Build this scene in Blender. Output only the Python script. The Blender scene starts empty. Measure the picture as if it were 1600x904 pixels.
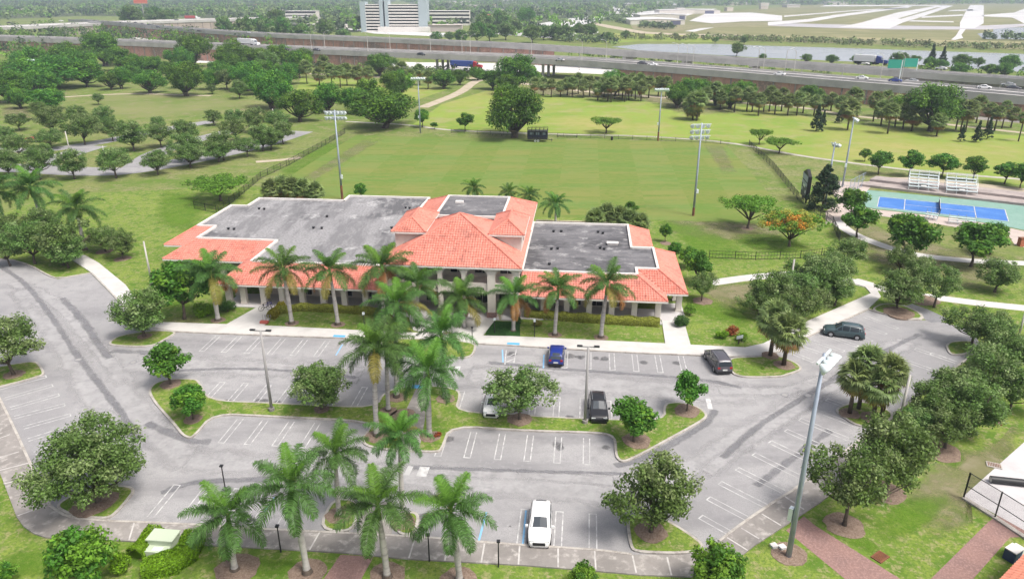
import bpy, bmesh, math, random
import numpy as np
from mathutils import Vector, Matrix
R = math.radians
SC = bpy.context.scene
COL = SC.collection
rng = np.random.default_rng(7)
random.seed(7)

# ------------------------------------------------------------------ camera
F, YH, H = 1150.0, -15.0, 39.5
P = math.atan((452 - YH) / F)
TH = R(5.6)                       # yaw of the car park and building against the view

def px(x, y, z=0.0):
    """Point of the level plane z that photo pixel (x, y) shows."""
    dx = (x - 800) / F; dy = (y - 452) / F
    fw = math.cos(P) - dy * math.sin(P); up = -math.sin(P) - dy * math.cos(P)
    t = (z - H) / up
    return Vector((dx * t, fw * t, z))

def proj(X, Y, Z):
    dz = Z - H
    zc = Y * math.cos(P) - dz * math.sin(P); yc = -(Y * math.sin(P) + dz * math.cos(P))
    return 800 + F * X / zc, 452 + F * yc / zc, zc

def height_at(X, Y, ytop):
    lo, hi = 0.0, 90.0
    for _ in range(50):
        m = (lo + hi) / 2
        if proj(X, Y, m)[1] > ytop: lo = m
        else: hi = m
    return lo

def w2(u, v, z=0.0):
    """Building frame (u along the front, v away) to world."""
    return Vector((u * math.cos(TH) + v * math.sin(TH), -u * math.sin(TH) + v * math.cos(TH), z))

cam = bpy.data.cameras.new('camera'); co = bpy.data.objects.new('camera', cam); COL.objects.link(co)
cam.sensor_width = 36; cam.lens = F / 1600 * 36; cam.clip_end = 20000; cam.clip_start = 0.5
co.location = (0, 0, H); co.rotation_euler = (math.pi / 2 - P, 0, 0)
SC.camera = co

# ------------------------------------------------------------------ light
SUN_EL, SUN_AZ = R(60), R(128)
S = Vector((math.sin(SUN_AZ) * math.cos(SUN_EL), math.cos(SUN_AZ) * math.cos(SUN_EL), math.sin(SUN_EL)))
sl = bpy.data.lights.new('sun', 'SUN'); so = bpy.data.objects.new('sun', sl); COL.objects.link(so)
sl.energy = 2.3; sl.angle = R(16); sl.color = (1, 0.955, 0.885)
so.rotation_euler = S.to_track_quat('Z', 'Y').to_euler(); so.location = (0, 0, 300)
W = bpy.data.worlds.new('World'); SC.world = W; W.use_nodes = True
nt = W.node_tree
sky = nt.nodes.new('ShaderNodeTexSky'); sky.sky_type = 'NISHITA'; sky.sun_disc = False
sky.sun_elevation = SUN_EL; sky.sun_rotation = SUN_AZ; sky.dust_density = 6.0; sky.air_density = 0.8; sky.ozone_density = 1.0
bg = nt.nodes['Background']; bg.inputs['Strength'].default_value = 0.15
hz_ = nt.nodes.new('ShaderNodeHueSaturation'); hz_.inputs['Saturation'].default_value = 0.55   # thin overcast: a whiter sky
nt.links.new(sky.outputs[0], hz_.inputs['Color']); nt.links.new(hz_.outputs[0], bg.inputs['Color'])
SC.view_settings.view_transform = 'Standard'; SC.view_settings.look = 'None'
SC.view_settings.exposure = EXPOSURE if 'EXPOSURE' in globals() else 0.5
SC.view_settings.gamma = 1
SC.cycles.max_bounces = 6; SC.cycles.diffuse_bounces = 4; SC.cycles.glossy_bounces = 2
SC.cycles.transmission_bounces = 3; SC.cycles.volume_bounces = 0; SC.cycles.transparent_max_bounces = 8
SC.cycles.use_denoising = False if 'NODN' in globals() else True

# ------------------------------------------------------------------ materials
MATS = {}
def mat(name, col, rough=0.8, spec=0.3, metal=0.0, noise=None, bump=None, rnd=0.0, isl=0.0, trans=0.0, emit=None):
    """Principled material; noise = list of (scale, amount, colour, detail) blended by object-space noise."""
    if name in MATS: return MATS[name]
    m = bpy.data.materials.new(name); m.use_nodes = True; MATS[name] = m
    n = m.node_tree; b = n.nodes['Principled BSDF']
    b.inputs['Roughness'].default_value = rough; b.inputs['Metallic'].default_value = metal
    b.inputs['Specular IOR Level'].default_value = spec
    rgb = n.nodes.new('ShaderNodeRGB'); rgb.outputs[0].default_value = (*col, 1); cur = rgb.outputs[0]
    geo = None
    def pos():
        nonlocal geo
        if geo is None: geo = n.nodes.new('ShaderNodeNewGeometry')
        return geo
    for k in (noise or []):
        sc, lo, hi, c2 = k[0], k[1], k[2], k[3]
        stretch = k[4] if len(k) > 4 else None
        t = n.nodes.new('ShaderNodeTexNoise'); t.inputs['Scale'].default_value = sc; t.inputs['Detail'].default_value = 5
        t.inputs['Roughness'].default_value = 0.62
        src = pos().outputs['Position']
        if stretch:
            mp = n.nodes.new('ShaderNodeMapping'); mp.inputs['Scale'].default_value = stretch
            mp.inputs['Rotation'].default_value = (0, 0, k[5] if len(k) > 5 else TH)
            n.links.new(src, mp.inputs['Vector']); src = mp.outputs[0]
        n.links.new(src, t.inputs['Vector'])
        mr = n.nodes.new('ShaderNodeMapRange'); mr.inputs['From Min'].default_value = lo; mr.inputs['From Max'].default_value = hi
        n.links.new(t.outputs['Fac'], mr.inputs['Value'])
        mx = n.nodes.new('ShaderNodeMix'); mx.data_type = 'RGBA'
        mx.inputs[7].default_value = (*c2, 1)
        n.links.new(mr.outputs[0], mx.inputs[0]); n.links.new(cur, mx.inputs[6]); cur = mx.outputs[2]
    if rnd or isl:
        hs = n.nodes.new('ShaderNodeHueSaturation'); n.links.new(cur, hs.inputs['Color'])
        acc = None
        for amt, which in ((rnd, 'o'), (isl, 'i')):
            if not amt: continue
            s_ = n.nodes.new('ShaderNodeObjectInfo').outputs['Random'] if which == 'o' else pos().outputs['Random Per Island']
            mr = n.nodes.new('ShaderNodeMapRange'); mr.inputs['To Min'].default_value = 1 - amt; mr.inputs['To Max'].default_value = 1 + amt
            n.links.new(s_, mr.inputs['Value'])
            if acc is None: acc = mr.outputs[0]
            else:
                mu = n.nodes.new('ShaderNodeMath'); mu.operation = 'MULTIPLY'
                n.links.new(acc, mu.inputs[0]); n.links.new(mr.outputs[0], mu.inputs[1]); acc = mu.outputs[0]
        n.links.new(acc, hs.inputs['Value'])
        if rnd:
            oi = n.nodes.new('ShaderNodeObjectInfo')
            mr = n.nodes.new('ShaderNodeMapRange'); mr.inputs['To Min'].default_value = 0.5 - rnd * 0.09; mr.inputs['To Max'].default_value = 0.5 + rnd * 0.09
            n.links.new(oi.outputs['Random'], mr.inputs['Value']); n.links.new(mr.outputs[0], hs.inputs['Hue'])
        cur = hs.outputs[0]
    n.links.new(cur, b.inputs['Base Color'])
    if bump:
        t = n.nodes.new('ShaderNodeTexNoise'); t.inputs['Scale'].default_value = bump[0]; t.inputs['Detail'].default_value = 3
        n.links.new(pos().outputs['Position'], t.inputs['Vector'])
        bp = n.nodes.new('ShaderNodeBump'); bp.inputs['Strength'].default_value = bump[1]; bp.inputs['Distance'].default_value = 0.1
        n.links.new(t.outputs['Fac'], bp.inputs['Height']); n.links.new(bp.outputs[0], b.inputs['Normal'])
    if trans:
        tr = n.nodes.new('ShaderNodeBsdfTranslucent'); n.links.new(cur, tr.inputs['Color'])
        ms = n.nodes.new('ShaderNodeMixShader'); ms.inputs[0].default_value = trans
        n.links.new(b.outputs[0], ms.inputs[1]); n.links.new(tr.outputs[0], ms.inputs[2])
        n.links.new(ms.outputs[0], n.nodes['Material Output'].inputs['Surface'])
    return m

G1 = (0.140, 0.215, 0.034)
M_ground = mat('grass_ground', (0.175, 0.225, 0.050), 0.95, 0.1, noise=[(0.018, .42, .60, (0.24, 0.225, 0.10)), (0.09, .46, .60, (0.115, 0.185, 0.030)), (0.3, .50, .62, (0.255, 0.235, 0.125)), (1.0, .50, .62, (0.105, 0.160, 0.028)), (0.5, .5, .75, (0.17, 0.18, 0.08)), (3.0, .4, .8, (0.08, 0.13, 0.03))], bump=(6, .5))
M_lawn = mat('lawn_grass', G1, 0.95, 0.1, noise=[(0.12, .44, .57, (0.205, 0.26, 0.052)), (0.45, .48, .61, (0.085, 0.165, 0.020)), (1.3, .51, .62, (0.27, 0.255, 0.12)), (4, .42, .66, (0.095, 0.160, 0.026)), (2.4, .58, .70, (0.30, 0.26, 0.15))], bump=(9, .6))
M_lawn_y = mat('far_lawn_grass', (0.208, 0.280, 0.054), 0.95, 0.1, noise=[(0.03, .42, .6, (0.16, 0.245, 0.04)), (0.1, .5, .62, (0.25, 0.26, 0.10)), (0.012, .5, .62, (0.29, 0.275, 0.095)), (0.3, .45, .7, (0.22, 0.25, 0.055))])
M_dry = mat('dry_grass', (0.25, 0.22, 0.135), 0.95, 0.1, noise=[(0.12, .42, .6, (0.16, 0.17, 0.07)), (0.6, .5, .7, (0.30, 0.26, 0.18))])
M_asph = mat('worn_asphalt', (0.268, 0.262, 0.266), 0.86, 0.3, noise=[(0.05, .42, .56, (0.345, 0.337, 0.338)), (0.14, .50, .66, (0.205, 0.20, 0.208), (0.5, 1.6, 1)), (0.7, .50, .70, (0.235, 0.23, 0.235)), (2.2, .52, .7, (0.30, 0.295, 0.297)), (9.0, .42, .75, (0.225, 0.22, 0.226))], bump=(14, .25))
M_asph_d = mat('dark_asphalt_stain', (0.185, 0.184, 0.197), 0.85, 0.3, noise=[(0.5, .42, .62, (0.24, 0.238, 0.25)), (3, .45, .7, (0.16, 0.16, 0.17))])
M_asph_l = mat('pale_asphalt_patch', (0.385, 0.377, 0.380), 0.85, 0.3, noise=[(0.25, .42, .62, (0.32, 0.313, 0.318)), (3, .45, .75, (0.42, 0.412, 0.415))])
M_walk = mat('sidewalk_concrete', (0.52, 0.505, 0.485), 0.88, 0.25, noise=[(0.4, .45, .68, (0.44, 0.425, 0.41)), (5, .5, .8, (0.48, 0.46, 0.44))])
M_walk_d = mat('weathered_concrete', (0.275, 0.255, 0.24), 0.9, 0.25, noise=[(0.35, .4, .58, (0.205, 0.19, 0.178)), (1.2, .52, .66, (0.40, 0.375, 0.35)), (4, .45, .75, (0.24, 0.22, 0.205))])
M_kerb = mat('kerb_concrete', (0.42, 0.39, 0.355), 0.9, 0.25, noise=[(1.1, .42, .62, (0.29, 0.265, 0.24)), (6, .5, .8, (0.5, 0.48, 0.45))])
M_paint = mat('white_road_paint', (0.55, 0.545, 0.54), 0.8, 0.3, noise=[(1.6, .42, .58, (0.335, 0.33, 0.332)), (.15, .5, .62, (.40, .395, .395))])
M_blue = mat('blue_road_paint', (0.20, 0.42, 0.66), 0.8, 0.3, noise=[(2.2, .50, .72, (0.30, 0.36, 0.43))])
M_bluepad = mat('blue_tactile_pad', (0.10, 0.36, 0.66), 0.7, 0.3)
M_brick = mat('brick_paver', (0.27, 0.165, 0.145), 0.9, 0.2, noise=[(0.5, .42, .62, (0.21, 0.135, 0.125)), (5, .45, .65, (0.34, 0.22, 0.195)), (11, .45, .7, (0.2, 0.12, 0.105))])
M_mulch = mat('mulch', (0.21, 0.155, 0.12), 0.95, 0.1, noise=[(2.5, .42, .62, (0.15, 0.105, 0.08)), (8, .45, .7, (0.29, 0.22, 0.175))], bump=(10, .6))
M_sand = mat('sandy_path', (0.42, 0.36, 0.28), 0.95, 0.1, noise=[(0.3, .45, .65, (0.34, 0.30, 0.21))])
M_conc = mat('bridge_concrete', (0.43, 0.415, 0.40), 0.9, 0.2, noise=[(0.15, .45, .65, (0.32, 0.31, 0.30)), (1.2, .5, .75, (0.46, 0.45, 0.44))])
M_deck = mat('bright_highway_concrete', (0.60, 0.585, 0.565), 0.8, 0.3, noise=[(0.08, .45, .65, (0.52, 0.51, 0.495))])
M_rwall = mat('reddish_panel_wall', (0.42, 0.235, 0.185), 0.9, 0.2, noise=[(0.35, .45, .62, (0.31, 0.18, 0.145), (1, 1, .12), 0), (0.08, .50, .62, (0.22, 0.165, 0.14)), (0.9, .54, .68, (0.47, 0.30, 0.25))])
M_gwall = mat('grey_panel_wall', (0.24, 0.22, 0.20), 0.9, 0.2, noise=[(0.3, .42, .62, (0.17, 0.155, 0.145), (1, 1, .2), 0), (0.7, .5, .7, (0.30, 0.25, 0.225))])
M_runway = mat('runway_concrete', (0.58, 0.57, 0.56), 0.7, 0.3, noise=[(0.01, .45, .62, (0.48, 0.47, 0.465)), (0.004, .48, .6, (.52, .5, .49))])
M_taxi = mat('taxiway_asphalt', (0.36, 0.345, 0.36), 0.8, 0.3, noise=[(0.01, .45, .65, (0.44, 0.42, 0.43))])
M_afield = mat('airfield_grass', (0.20, 0.195, 0.09), 0.95, 0.1, noise=[(0.008, .42, .6, (0.155, 0.16, 0.07), (.3, 1.6, 1), 0), (0.02, .5, .66, (0.26, 0.235, 0.13))])
M_water = mat('canal_water', (0.40, 0.425, 0.46), 0.16, 0.5, noise=[(0.02, .45, .65, (0.44, 0.46, 0.49))], bump=(0.5, .12))
M_tile = mat('clay_roof_tile', (0.54, 0.188, 0.138), 0.72, 0.3, isl=0.0, noise=[(0.3, .44, .62, (0.455, 0.148, 0.108)), (2.6, .42, .66, (0.60, 0.25, 0.195)), (0.9, .54, .66, (0.36, 0.13, 0.10)), (0.12, .5, .60, (0.52, 0.215, 0.17)), (0.22, .60, .70, (0.33, 0.15, 0.12), (1, 1, .4))])
M_tilecap = mat('clay_ridge_tile', (0.60, 0.215, 0.165), 0.75, 0.3, noise=[(2, .45, .7, (0.48, 0.13, 0.09))])
M_flat = mat('roof_membrane', (0.185, 0.182, 0.188), 0.9, 0.2, noise=[(0.14, .44, .54, (0.285, 0.28, 0.285), (2.2, .4, 1), 0.5), (0.08, .49, .57, (0.10, 0.099, 0.105)), (0.7, .50, .64, (0.255, 0.25, 0.254), (1.6, .4, 1), 0.6), (0.30, .58, .68, (0.40, 0.395, 0.395)), (3, .46, .68, (0.145, 0.143, 0.148))])
M_flat2 = mat('dark_roof_membrane', (0.125, 0.122, 0.130), 0.9, 0.2, noise=[(0.30, .45, .58, (0.19, 0.186, 0.194), (.45, 1.8, 1)), (0.12, .48, .58, (0.075, 0.074, 0.08)), (0.45, .57, .66, (0.31, 0.305, 0.305)), (1.1, .5, .66, (0.17, 0.166, 0.172), (.6, 1.6, 1)), (4, .48, .70, (0.10, 0.098, 0.104))])
M_white = mat('white_trim_paint', (0.66, 0.63, 0.60), 0.7, 0.3, noise=[(0.8, .5, .75, (0.56, 0.53, 0.5))])
M_stucco = mat('cream_stucco', (0.62, 0.55, 0.48), 0.9, 0.2, noise=[(0.5, .45, .7, (0.50, 0.435, 0.38))])
M_stuccow = mat('pale_stucco', (0.68, 0.63, 0.575), 0.9, 0.2, noise=[(0.5, .45, .7, (0.55, 0.50, 0.465))])
M_dark = mat('dark_glass', (0.012, 0.013, 0.017), 0.12, 0.5)
M_floor = mat('walkway_concrete', (0.50, 0.48, 0.485), 0.85, 0.3, noise=[(0.5, .45, .7, (0.43, 0.41, 0.415))])
M_iron = mat('black_iron', (0.018, 0.018, 0.02), 0.5, 0.4)
M_steel = mat('galvanised_steel', (0.33, 0.38, 0.46), 0.5, 0.5, 0.2, noise=[(0.8, .45, .7, (0.27, 0.31, 0.38))])
M_greypole = mat('grey_pole_paint', (0.30, 0.29, 0.285), 0.6, 0.4)
M_palepole = mat('pale_concrete_pole', (0.47, 0.45, 0.42), 0.85, 0.2, noise=[(1, .45, .7, (0.38, 0.36, 0.34))])
M_rust = mat('rusty_pole_base', (0.20, 0.085, 0.045), 0.9, 0.2, noise=[(1.2, .45, .65, (0.13, 0.06, 0.04))])
M_lampw = mat('white_lamp_housing', (0.66, 0.72, 0.73), 0.4, 0.5, 0.2)
M_lens = mat('lamp_lens', (0.55, 0.68, 0.68), 0.15, 0.5)
M_bark = mat('grey_brown_bark', (0.115, 0.092, 0.075), 0.95, 0.1, noise=[(2, .42, .62, (0.07, 0.056, 0.046))])
M_royal = mat('pale_palm_trunk', (0.40, 0.375, 0.36), 0.9, 0.15, noise=[(1.3, .45, .65, (0.26, 0.245, 0.235), (.4, .4, 4), 0), (0.5, .5, .7, (0.43, 0.41, 0.395))])
M_shaft = mat('green_crownshaft', (0.13, 0.20, 0.035), 0.6, 0.3)
M_sabalt = mat('brown_palm_trunk', (0.13, 0.105, 0.085), 0.95, 0.1, noise=[(4, .45, .65, (0.08, 0.062, 0.05), (1, 1, 3), 0)])
def leaf(name, c, rnd=.12, isl=.48, tr=.42):
    return mat(name, c, 0.5, 0.36 if 'oak' in name or 'fan' in name else 0.2, rnd=rnd, isl=isl, trans=tr)
L_oak = leaf('oak_leaf', (0.130, 0.222, 0.052), .14)
L_oak2 = leaf('oak_leaf_pale', (0.205, 0.285, 0.100), .12)
L_oak3 = leaf('oak_leaf_deep', (0.100, 0.190, 0.038), .14)
L_round = leaf('glossy_leaf', (0.080, 0.205, 0.026), .12)
L_round2 = leaf('young_leaf', (0.150, 0.290, 0.030), .1)
L_big = leaf('dark_canopy_leaf', (0.078, 0.185, 0.027), .2)
L_big2 = leaf('sunlit_canopy_leaf', (0.140, 0.280, 0.032), .16)  # brighter canopy green, dealt to leaf clumps at random
L_poin = leaf('feathery_leaf', (0.135, 0.270, 0.030), .10)
L_flower = leaf('orange_blossom', (0.55, 0.23, 0.035), .05, .3, .3)
L_yel = leaf('yellowing_leaf', (0.30, 0.29, 0.04), .05, .4, .3)
L_palm = leaf('palm_frond', (0.090, 0.185, 0.045), .14, .45)
L_palmy = leaf('young_palm_frond', (0.125, 0.260, 0.035), .1, .25)
L_palmo = leaf('old_palm_frond', (0.26, 0.24, 0.06), .1, .3)
L_palmb = leaf('dead_palm_frond', (0.30, 0.155, 0.06), .1, .3)
L_sabal = leaf('fan_palm_leaf', (0.180, 0.250, 0.085), .14, .4, .45)
L_sabal2 = leaf('fan_palm_leaf_bright', (0.245, 0.320, 0.105), .12, .4, .45)
L_con = leaf('conifer_needles', (0.042, 0.080, 0.033), .12)
L_hedge = leaf('hedge_leaf', (0.165, 0.31, 0.016), .05)
L_hedge2 = leaf('mottled_hedge_leaf', (0.31, 0.34, 0.06), .05, .5)
L_hedge3 = leaf('dark_shrub_leaf', (0.060, 0.130, 0.026), .08)
L_croton = leaf('red_croton_leaf', (0.28, 0.075, 0.025), .05, .5)
L_far = leaf('far_wood_leaf', (0.062, 0.098, 0.045), .1, .5, .25)
L_reed = leaf('reed_leaf', (0.13, 0.15, 0.06), .05, .4, .25)

# ------------------------------------------------------------------ object helpers
def tag(o, label=None, cat=None, group=None, kind=None):
    if label: o['label'] = label
    if cat: o['category'] = cat
    if group: o['group'] = group
    if kind: o['kind'] = kind
    return o
def empty(name, loc, rz=0.0, label=None, cat=None, group=None):
    o = bpy.data.objects.new(name, None); COL.objects.link(o); o.location = loc; o.rotation_euler = (0, 0, rz)
    o.empty_display_size = 0.5
    return tag(o, label, cat, group)
def link(name, me, parent=None):
    o = bpy.data.objects.new(name, me); COL.objects.link(o)
    if parent is not None: o.parent = parent
    return o
def copy_tree(o, parent=None):
    c = o.copy(); COL.objects.link(c)
    if parent is not None: c.parent = parent
    for ch in [k for k in o.children]: copy_tree(ch, c)
    return c

class MB:
    def __init__(s): s.v = []; s.f = []; s.m = []; s.cur = 0
    def add(s, vs, fs):
        o = len(s.v); s.v += [tuple(p) for p in vs]
        for f in fs: s.f.append(tuple(i + o for i in f)); s.m.append(s.cur)
        return s
    def poly(s, pts): return s.add(pts, [tuple(range(len(pts)))])
    def box(s, x0, x1, y0, y1, z0, z1):
        v = [(x, y, z) for z in (z0, z1) for y in (y0, y1) for x in (x0, x1)]
        return s.add(v, [(0, 2, 3, 1), (4, 5, 7, 6), (0, 1, 5, 4), (2, 6, 7, 3), (0, 4, 6, 2), (1, 3, 7, 5)])
    def prism(s, pts, z0, z1, bottom=False):
        n = len(pts)
        a = sum(pts[i][0] * pts[(i + 1) % n][1] - pts[(i + 1) % n][0] * pts[i][1] for i in range(n))
        if a < 0: pts = pts[::-1]
        v = [(p[0], p[1], z0) for p in pts] + [(p[0], p[1], z1) for p in pts]
        f = [tuple(range(n, 2 * n))] + [(i, (i + 1) % n, n + (i + 1) % n, n + i) for i in range(n)]
        if bottom: f.append(tuple(range(n - 1, -1, -1)))
        return s.add(v, f)
    def tube(s, path, rad, n=8, cap=True):
        path = [Vector(p) for p in path]
        if not hasattr(rad, '__len__'): rad = [rad] * len(path)
        o = []
        ref = None
        for i, p in enumerate(path):
            d = (path[min(i + 1, len(path) - 1)] - path[max(i - 1, 0)]).normalized()
            if ref is None:
                ref = Vector((1, 0, 0)) if abs(d.x) < 0.9 else Vector((0, 1, 0))
            a = d.cross(ref).normalized(); b = d.cross(a).normalized(); ref = b.cross(d).normalized() if False else ref
            for k in range(n):
                t = 2 * math.pi * k / n
                o.append(p + (a * math.cos(t) + b * math.sin(t)) * rad[i])
        f = [(i * n + k, i * n + (k + 1) % n, (i + 1) * n + (k + 1) % n, (i + 1) * n + k) for i in range(len(path) - 1) for k in range(n)]
        if cap: f += [tuple(range(n - 1, -1, -1)), tuple((len(path) - 1) * n + k for k in range(n))]
        return s.add(o, f)
    def bar(s, a, b, w, h):
        """square bar from a to b, w wide (level), h tall"""
        a = Vector(a); b = Vector(b); d = (b - a).normalized()
        sd = d.cross(Vector((0, 0, 1)))
        sd = Vector((1, 0, 0)) if sd.length < 1e-4 else sd.normalized()
        up = sd.cross(d).normalized()
        v = []
        for p in (a, b):
            for i, j in ((-1, -1), (1, -1), (1, 1), (-1, 1)): v.append(p + sd * (w / 2 * i) + up * (h / 2 * j))
        return s.add(v, [(3, 2, 1, 0), (4, 5, 6, 7), (0, 1, 5, 4), (1, 2, 6, 5), (2, 3, 7, 6), (3, 0, 4, 7)])
    def ribbon(s, left, right):
        n = len(left)
        return s.add(list(left) + list(right), [(i, n + i, n + i + 1, i + 1) for i in range(n - 1)])
    def build(s, name, mats, parent=None, smooth=False, off=None):
        me = bpy.data.meshes.new(name)
        v = s.v if off is None else [(p[0] - off[0], p[1] - off[1], p[2] - off[2]) for p in s.v]
        me.from_pydata(v, [], s.f); me.update()
        for m in (mats if isinstance(mats, (list, tuple)) else [mats]): me.materials.append(m)
        me.polygons.foreach_set('material_index', s.m)
        if smooth: me.polygons.foreach_set('use_smooth', [True] * len(s.f))
        return link(name, me, parent)

def quads_mesh(name, V, mats, midx=None, tri=None):
    """V: (N,4,3) float array -> mesh of loose quads."""
    N = len(V); me = bpy.data.meshes.new(name)
    me.vertices.add(N * 4); me.vertices.foreach_set('co', np.ascontiguousarray(V, dtype=np.float32).reshape(-1))
    me.loops.add(N * 4); me.loops.foreach_set('vertex_index', np.arange(N * 4, dtype=np.int32))
    me.polygons.add(N); me.polygons.foreach_set('loop_start', np.arange(0, N * 4, 4, dtype=np.int32))
    for m in (mats if isinstance(mats, (list, tuple)) else [mats]): me.materials.append(m)
    if midx is not None: me.polygons.foreach_set('material_index', np.asarray(midx, dtype=np.int32))
    me.update(calc_edges=True); me.validate()
    return me

def nrm(a): return a / np.maximum(np.linalg.norm(a, axis=-1, keepdims=True), 1e-9)
def leaf_quads(C, N, size, aspect=1.7, r=rng):
    """diamond leaves at C facing N"""
    n = len(C); T = nrm(np.cross(N, nrm(r.normal(size=(n, 3))))); B = np.cross(N, T)
    s = (size * r.uniform(.6, 1.35, n))[:, None]
    a = T * s * .5 * math.sqrt(aspect); b = B * s * .5 / math.sqrt(aspect)
    return np.stack([C - a, C - b, C + a, C + b], 1)
def clumps(centers, rad, per, size, r=rng, up=.35, squash=.8, hard=.45):
    out = []
    for c, cr, k in zip(centers, rad, per):
        d = nrm(r.normal(size=(k, 3))); q = r.uniform(hard, 1.0, k)[:, None]
        pts = c + d * q * cr * np.array([1, 1, squash])
        nn = nrm(d * .7 + r.normal(size=(k, 3)) * .5 + np.array([0, 0, up + .25]))
        out.append(leaf_quads(pts, nn, size, r=r))
    return np.concatenate(out)
ORD = ['first', 'second', 'third', 'fourth', 'fifth', 'sixth', 'seventh', 'eighth', 'ninth', 'tenth', 'eleventh', 'twelfth', 'thirteenth', 'fourteenth', 'fifteenth', 'sixteenth', 'seventeenth', 'eighteenth', 'nineteenth', 'twentieth', 'twenty-first', 'twenty-second', 'twenty-third', 'twenty-fourth', 'twenty-fifth', 'twenty-sixth']
def chaikin(pts, n=2, closed=True):
    pts = [Vector((p[0], p[1], 0)) for p in pts]
    for _ in range(n):
        q = []
        m = len(pts)
        for i in range(m if closed else m - 1):
            a, b = pts[i], pts[(i + 1) % m]
            q += [a * .78 + b * .22, a * .22 + b * .78]
        pts = q if closed else [pts[0]] + q + [pts[-1]]
    return pts
def inset(pts, d):
    n = len(pts); a = sum(pts[i].x * pts[(i + 1) % n].y - pts[(i + 1) % n].x * pts[i].y for i in range(n))
    sg = 1 if a > 0 else -1
    out = []
    for i in range(n):
        e1 = (pts[i] - pts[i - 1]); e2 = (pts[(i + 1) % n] - pts[i])
        if e1.length < 1e-6: e1 = e2
        if e2.length < 1e-6: e2 = e1
        e1.normalize(); e2.normalize()
        n1 = Vector((-e1.y, e1.x, 0)) * sg; n2 = Vector((-e2.y, e2.x, 0)) * sg
        m = (n1 + n2)
        if m.length < 1e-4: m = n1
        m.normalize(); k = d / max(m.dot(n1), .45)
        out.append(pts[i] + m * k)
    return out
def PX(l, z=0.0): return [px(a, b, z) for a, b in l]

def soft_mat(name, base, sc=1.2, amt=1.0):
    """copy of a ground material whose patch edges break up into the ground below (fade attribute and noise)"""
    m = base.copy(); m.name = name; n = m.node_tree; out = n.nodes['Material Output']; src = out.inputs['Surface'].links[0].from_socket
    at = n.nodes.new('ShaderNodeAttribute'); at.attribute_name = 'fade'
    ge = n.nodes.new('ShaderNodeNewGeometry'); t = n.nodes.new('ShaderNodeTexNoise'); t.inputs['Scale'].default_value = sc; t.inputs['Detail'].default_value = 6; t.inputs['Roughness'].default_value = .65
    n.links.new(ge.outputs['Position'], t.inputs['Vector'])
    k_ = n.nodes.new('ShaderNodeMath'); k_.operation = 'MULTIPLY_ADD'; n.links.new(t.outputs['Fac'], k_.inputs[0]); k_.inputs[1].default_value = 2.4; k_.inputs[2].default_value = -1.2
    a = n.nodes.new('ShaderNodeMath'); a.operation = 'ADD'; n.links.new(at.outputs['Fac'], a.inputs[0]); n.links.new(k_.outputs[0], a.inputs[1])
    mr = n.nodes.new('ShaderNodeMapRange'); mr.inputs['From Min'].default_value = .12; mr.inputs['From Max'].default_value = 1.15; mr.inputs['To Max'].default_value = amt
    n.links.new(a.outputs[0], mr.inputs['Value'])
    tr = n.nodes.new('ShaderNodeBsdfTransparent'); ms = n.nodes.new('ShaderNodeMixShader')
    n.links.new(mr.outputs[0], ms.inputs[0]); n.links.new(tr.outputs[0], ms.inputs[1]); n.links.new(src, ms.inputs[2]); n.links.new(ms.outputs[0], out.inputs['Surface'])
    return m
S_dry = soft_mat('dry_grass_patch', M_dry, .35, .72); S_lane = soft_mat('pale_asphalt_wear', M_asph_l, .5, .85); S_stain = soft_mat('dark_asphalt_wear', M_asph_d, .8, .75)
S_lush = soft_mat('lush_grass_patch', mat('lush_grass', (0.100, 0.205, 0.018), .95, .1, noise=[(1.2, .42, .65, (0.135, 0.235, 0.028))]), .28, .6)
def soft_sheet(name, pts, z, m, d):
    """flat patch with a fading margin d wide"""
    pts = [Vector((p[0], p[1], 0)) for p in pts]; n = len(pts); cg = sum(pts, Vector()) / n; inn = [p.lerp(cg, .42) for p in pts]; me = bpy.data.meshes.new(name)
    ar = sum(pts[i].x * pts[(i + 1) % n].y - pts[(i + 1) % n].x * pts[i].y for i in range(n))
    f = [(i, (i + 1) % n, n + (i + 1) % n, n + i) for i in range(n)] + [tuple(range(n, 2 * n))]
    if ar < 0: f = [tuple(reversed(q)) for q in f]
    me.from_pydata([(p.x, p.y, z) for p in pts] + [(p.x, p.y, z) for p in inn], [], f); me.materials.append(m)
    a = me.attributes.new('fade', 'FLOAT', 'POINT'); a.data.foreach_set('value', [0.0] * n + [1.0] * n); return tag(link(name, me), kind='structure')

MATS_faint = soft_mat('faint_worn_turf', M_dry, .4, .42)
S_oil = soft_mat('oil_drip', mat('oily_asphalt', (.13, .128, .132), .6, .4), 1.5, .6)
# ================================================================== ground, lawns, car park
def sheet(name, pts, z, m, kind='structure'):
    mb = MB(); mb.poly([(p[0], p[1], z) for p in pts])
    # keep the face looking up
    a = sum(pts[i][0] * pts[(i + 1) % len(pts)][1] - pts[(i + 1) % len(pts)][0] * pts[i][1] for i in range(len(pts)))
    if a < 0: mb.f = [tuple(reversed(f)) for f in mb.f]
    return tag(mb.build(name, m), kind=kind)
def slab(name, pts, z1, m):
    return tag(MB().prism(pts, 0.0, z1).build(name, m), kind='structure')

sheet('ground', [(-2600, -60), (2600, -60), (3600, 4300), (-3600, 4300)], 0.0, M_ground)
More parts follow.
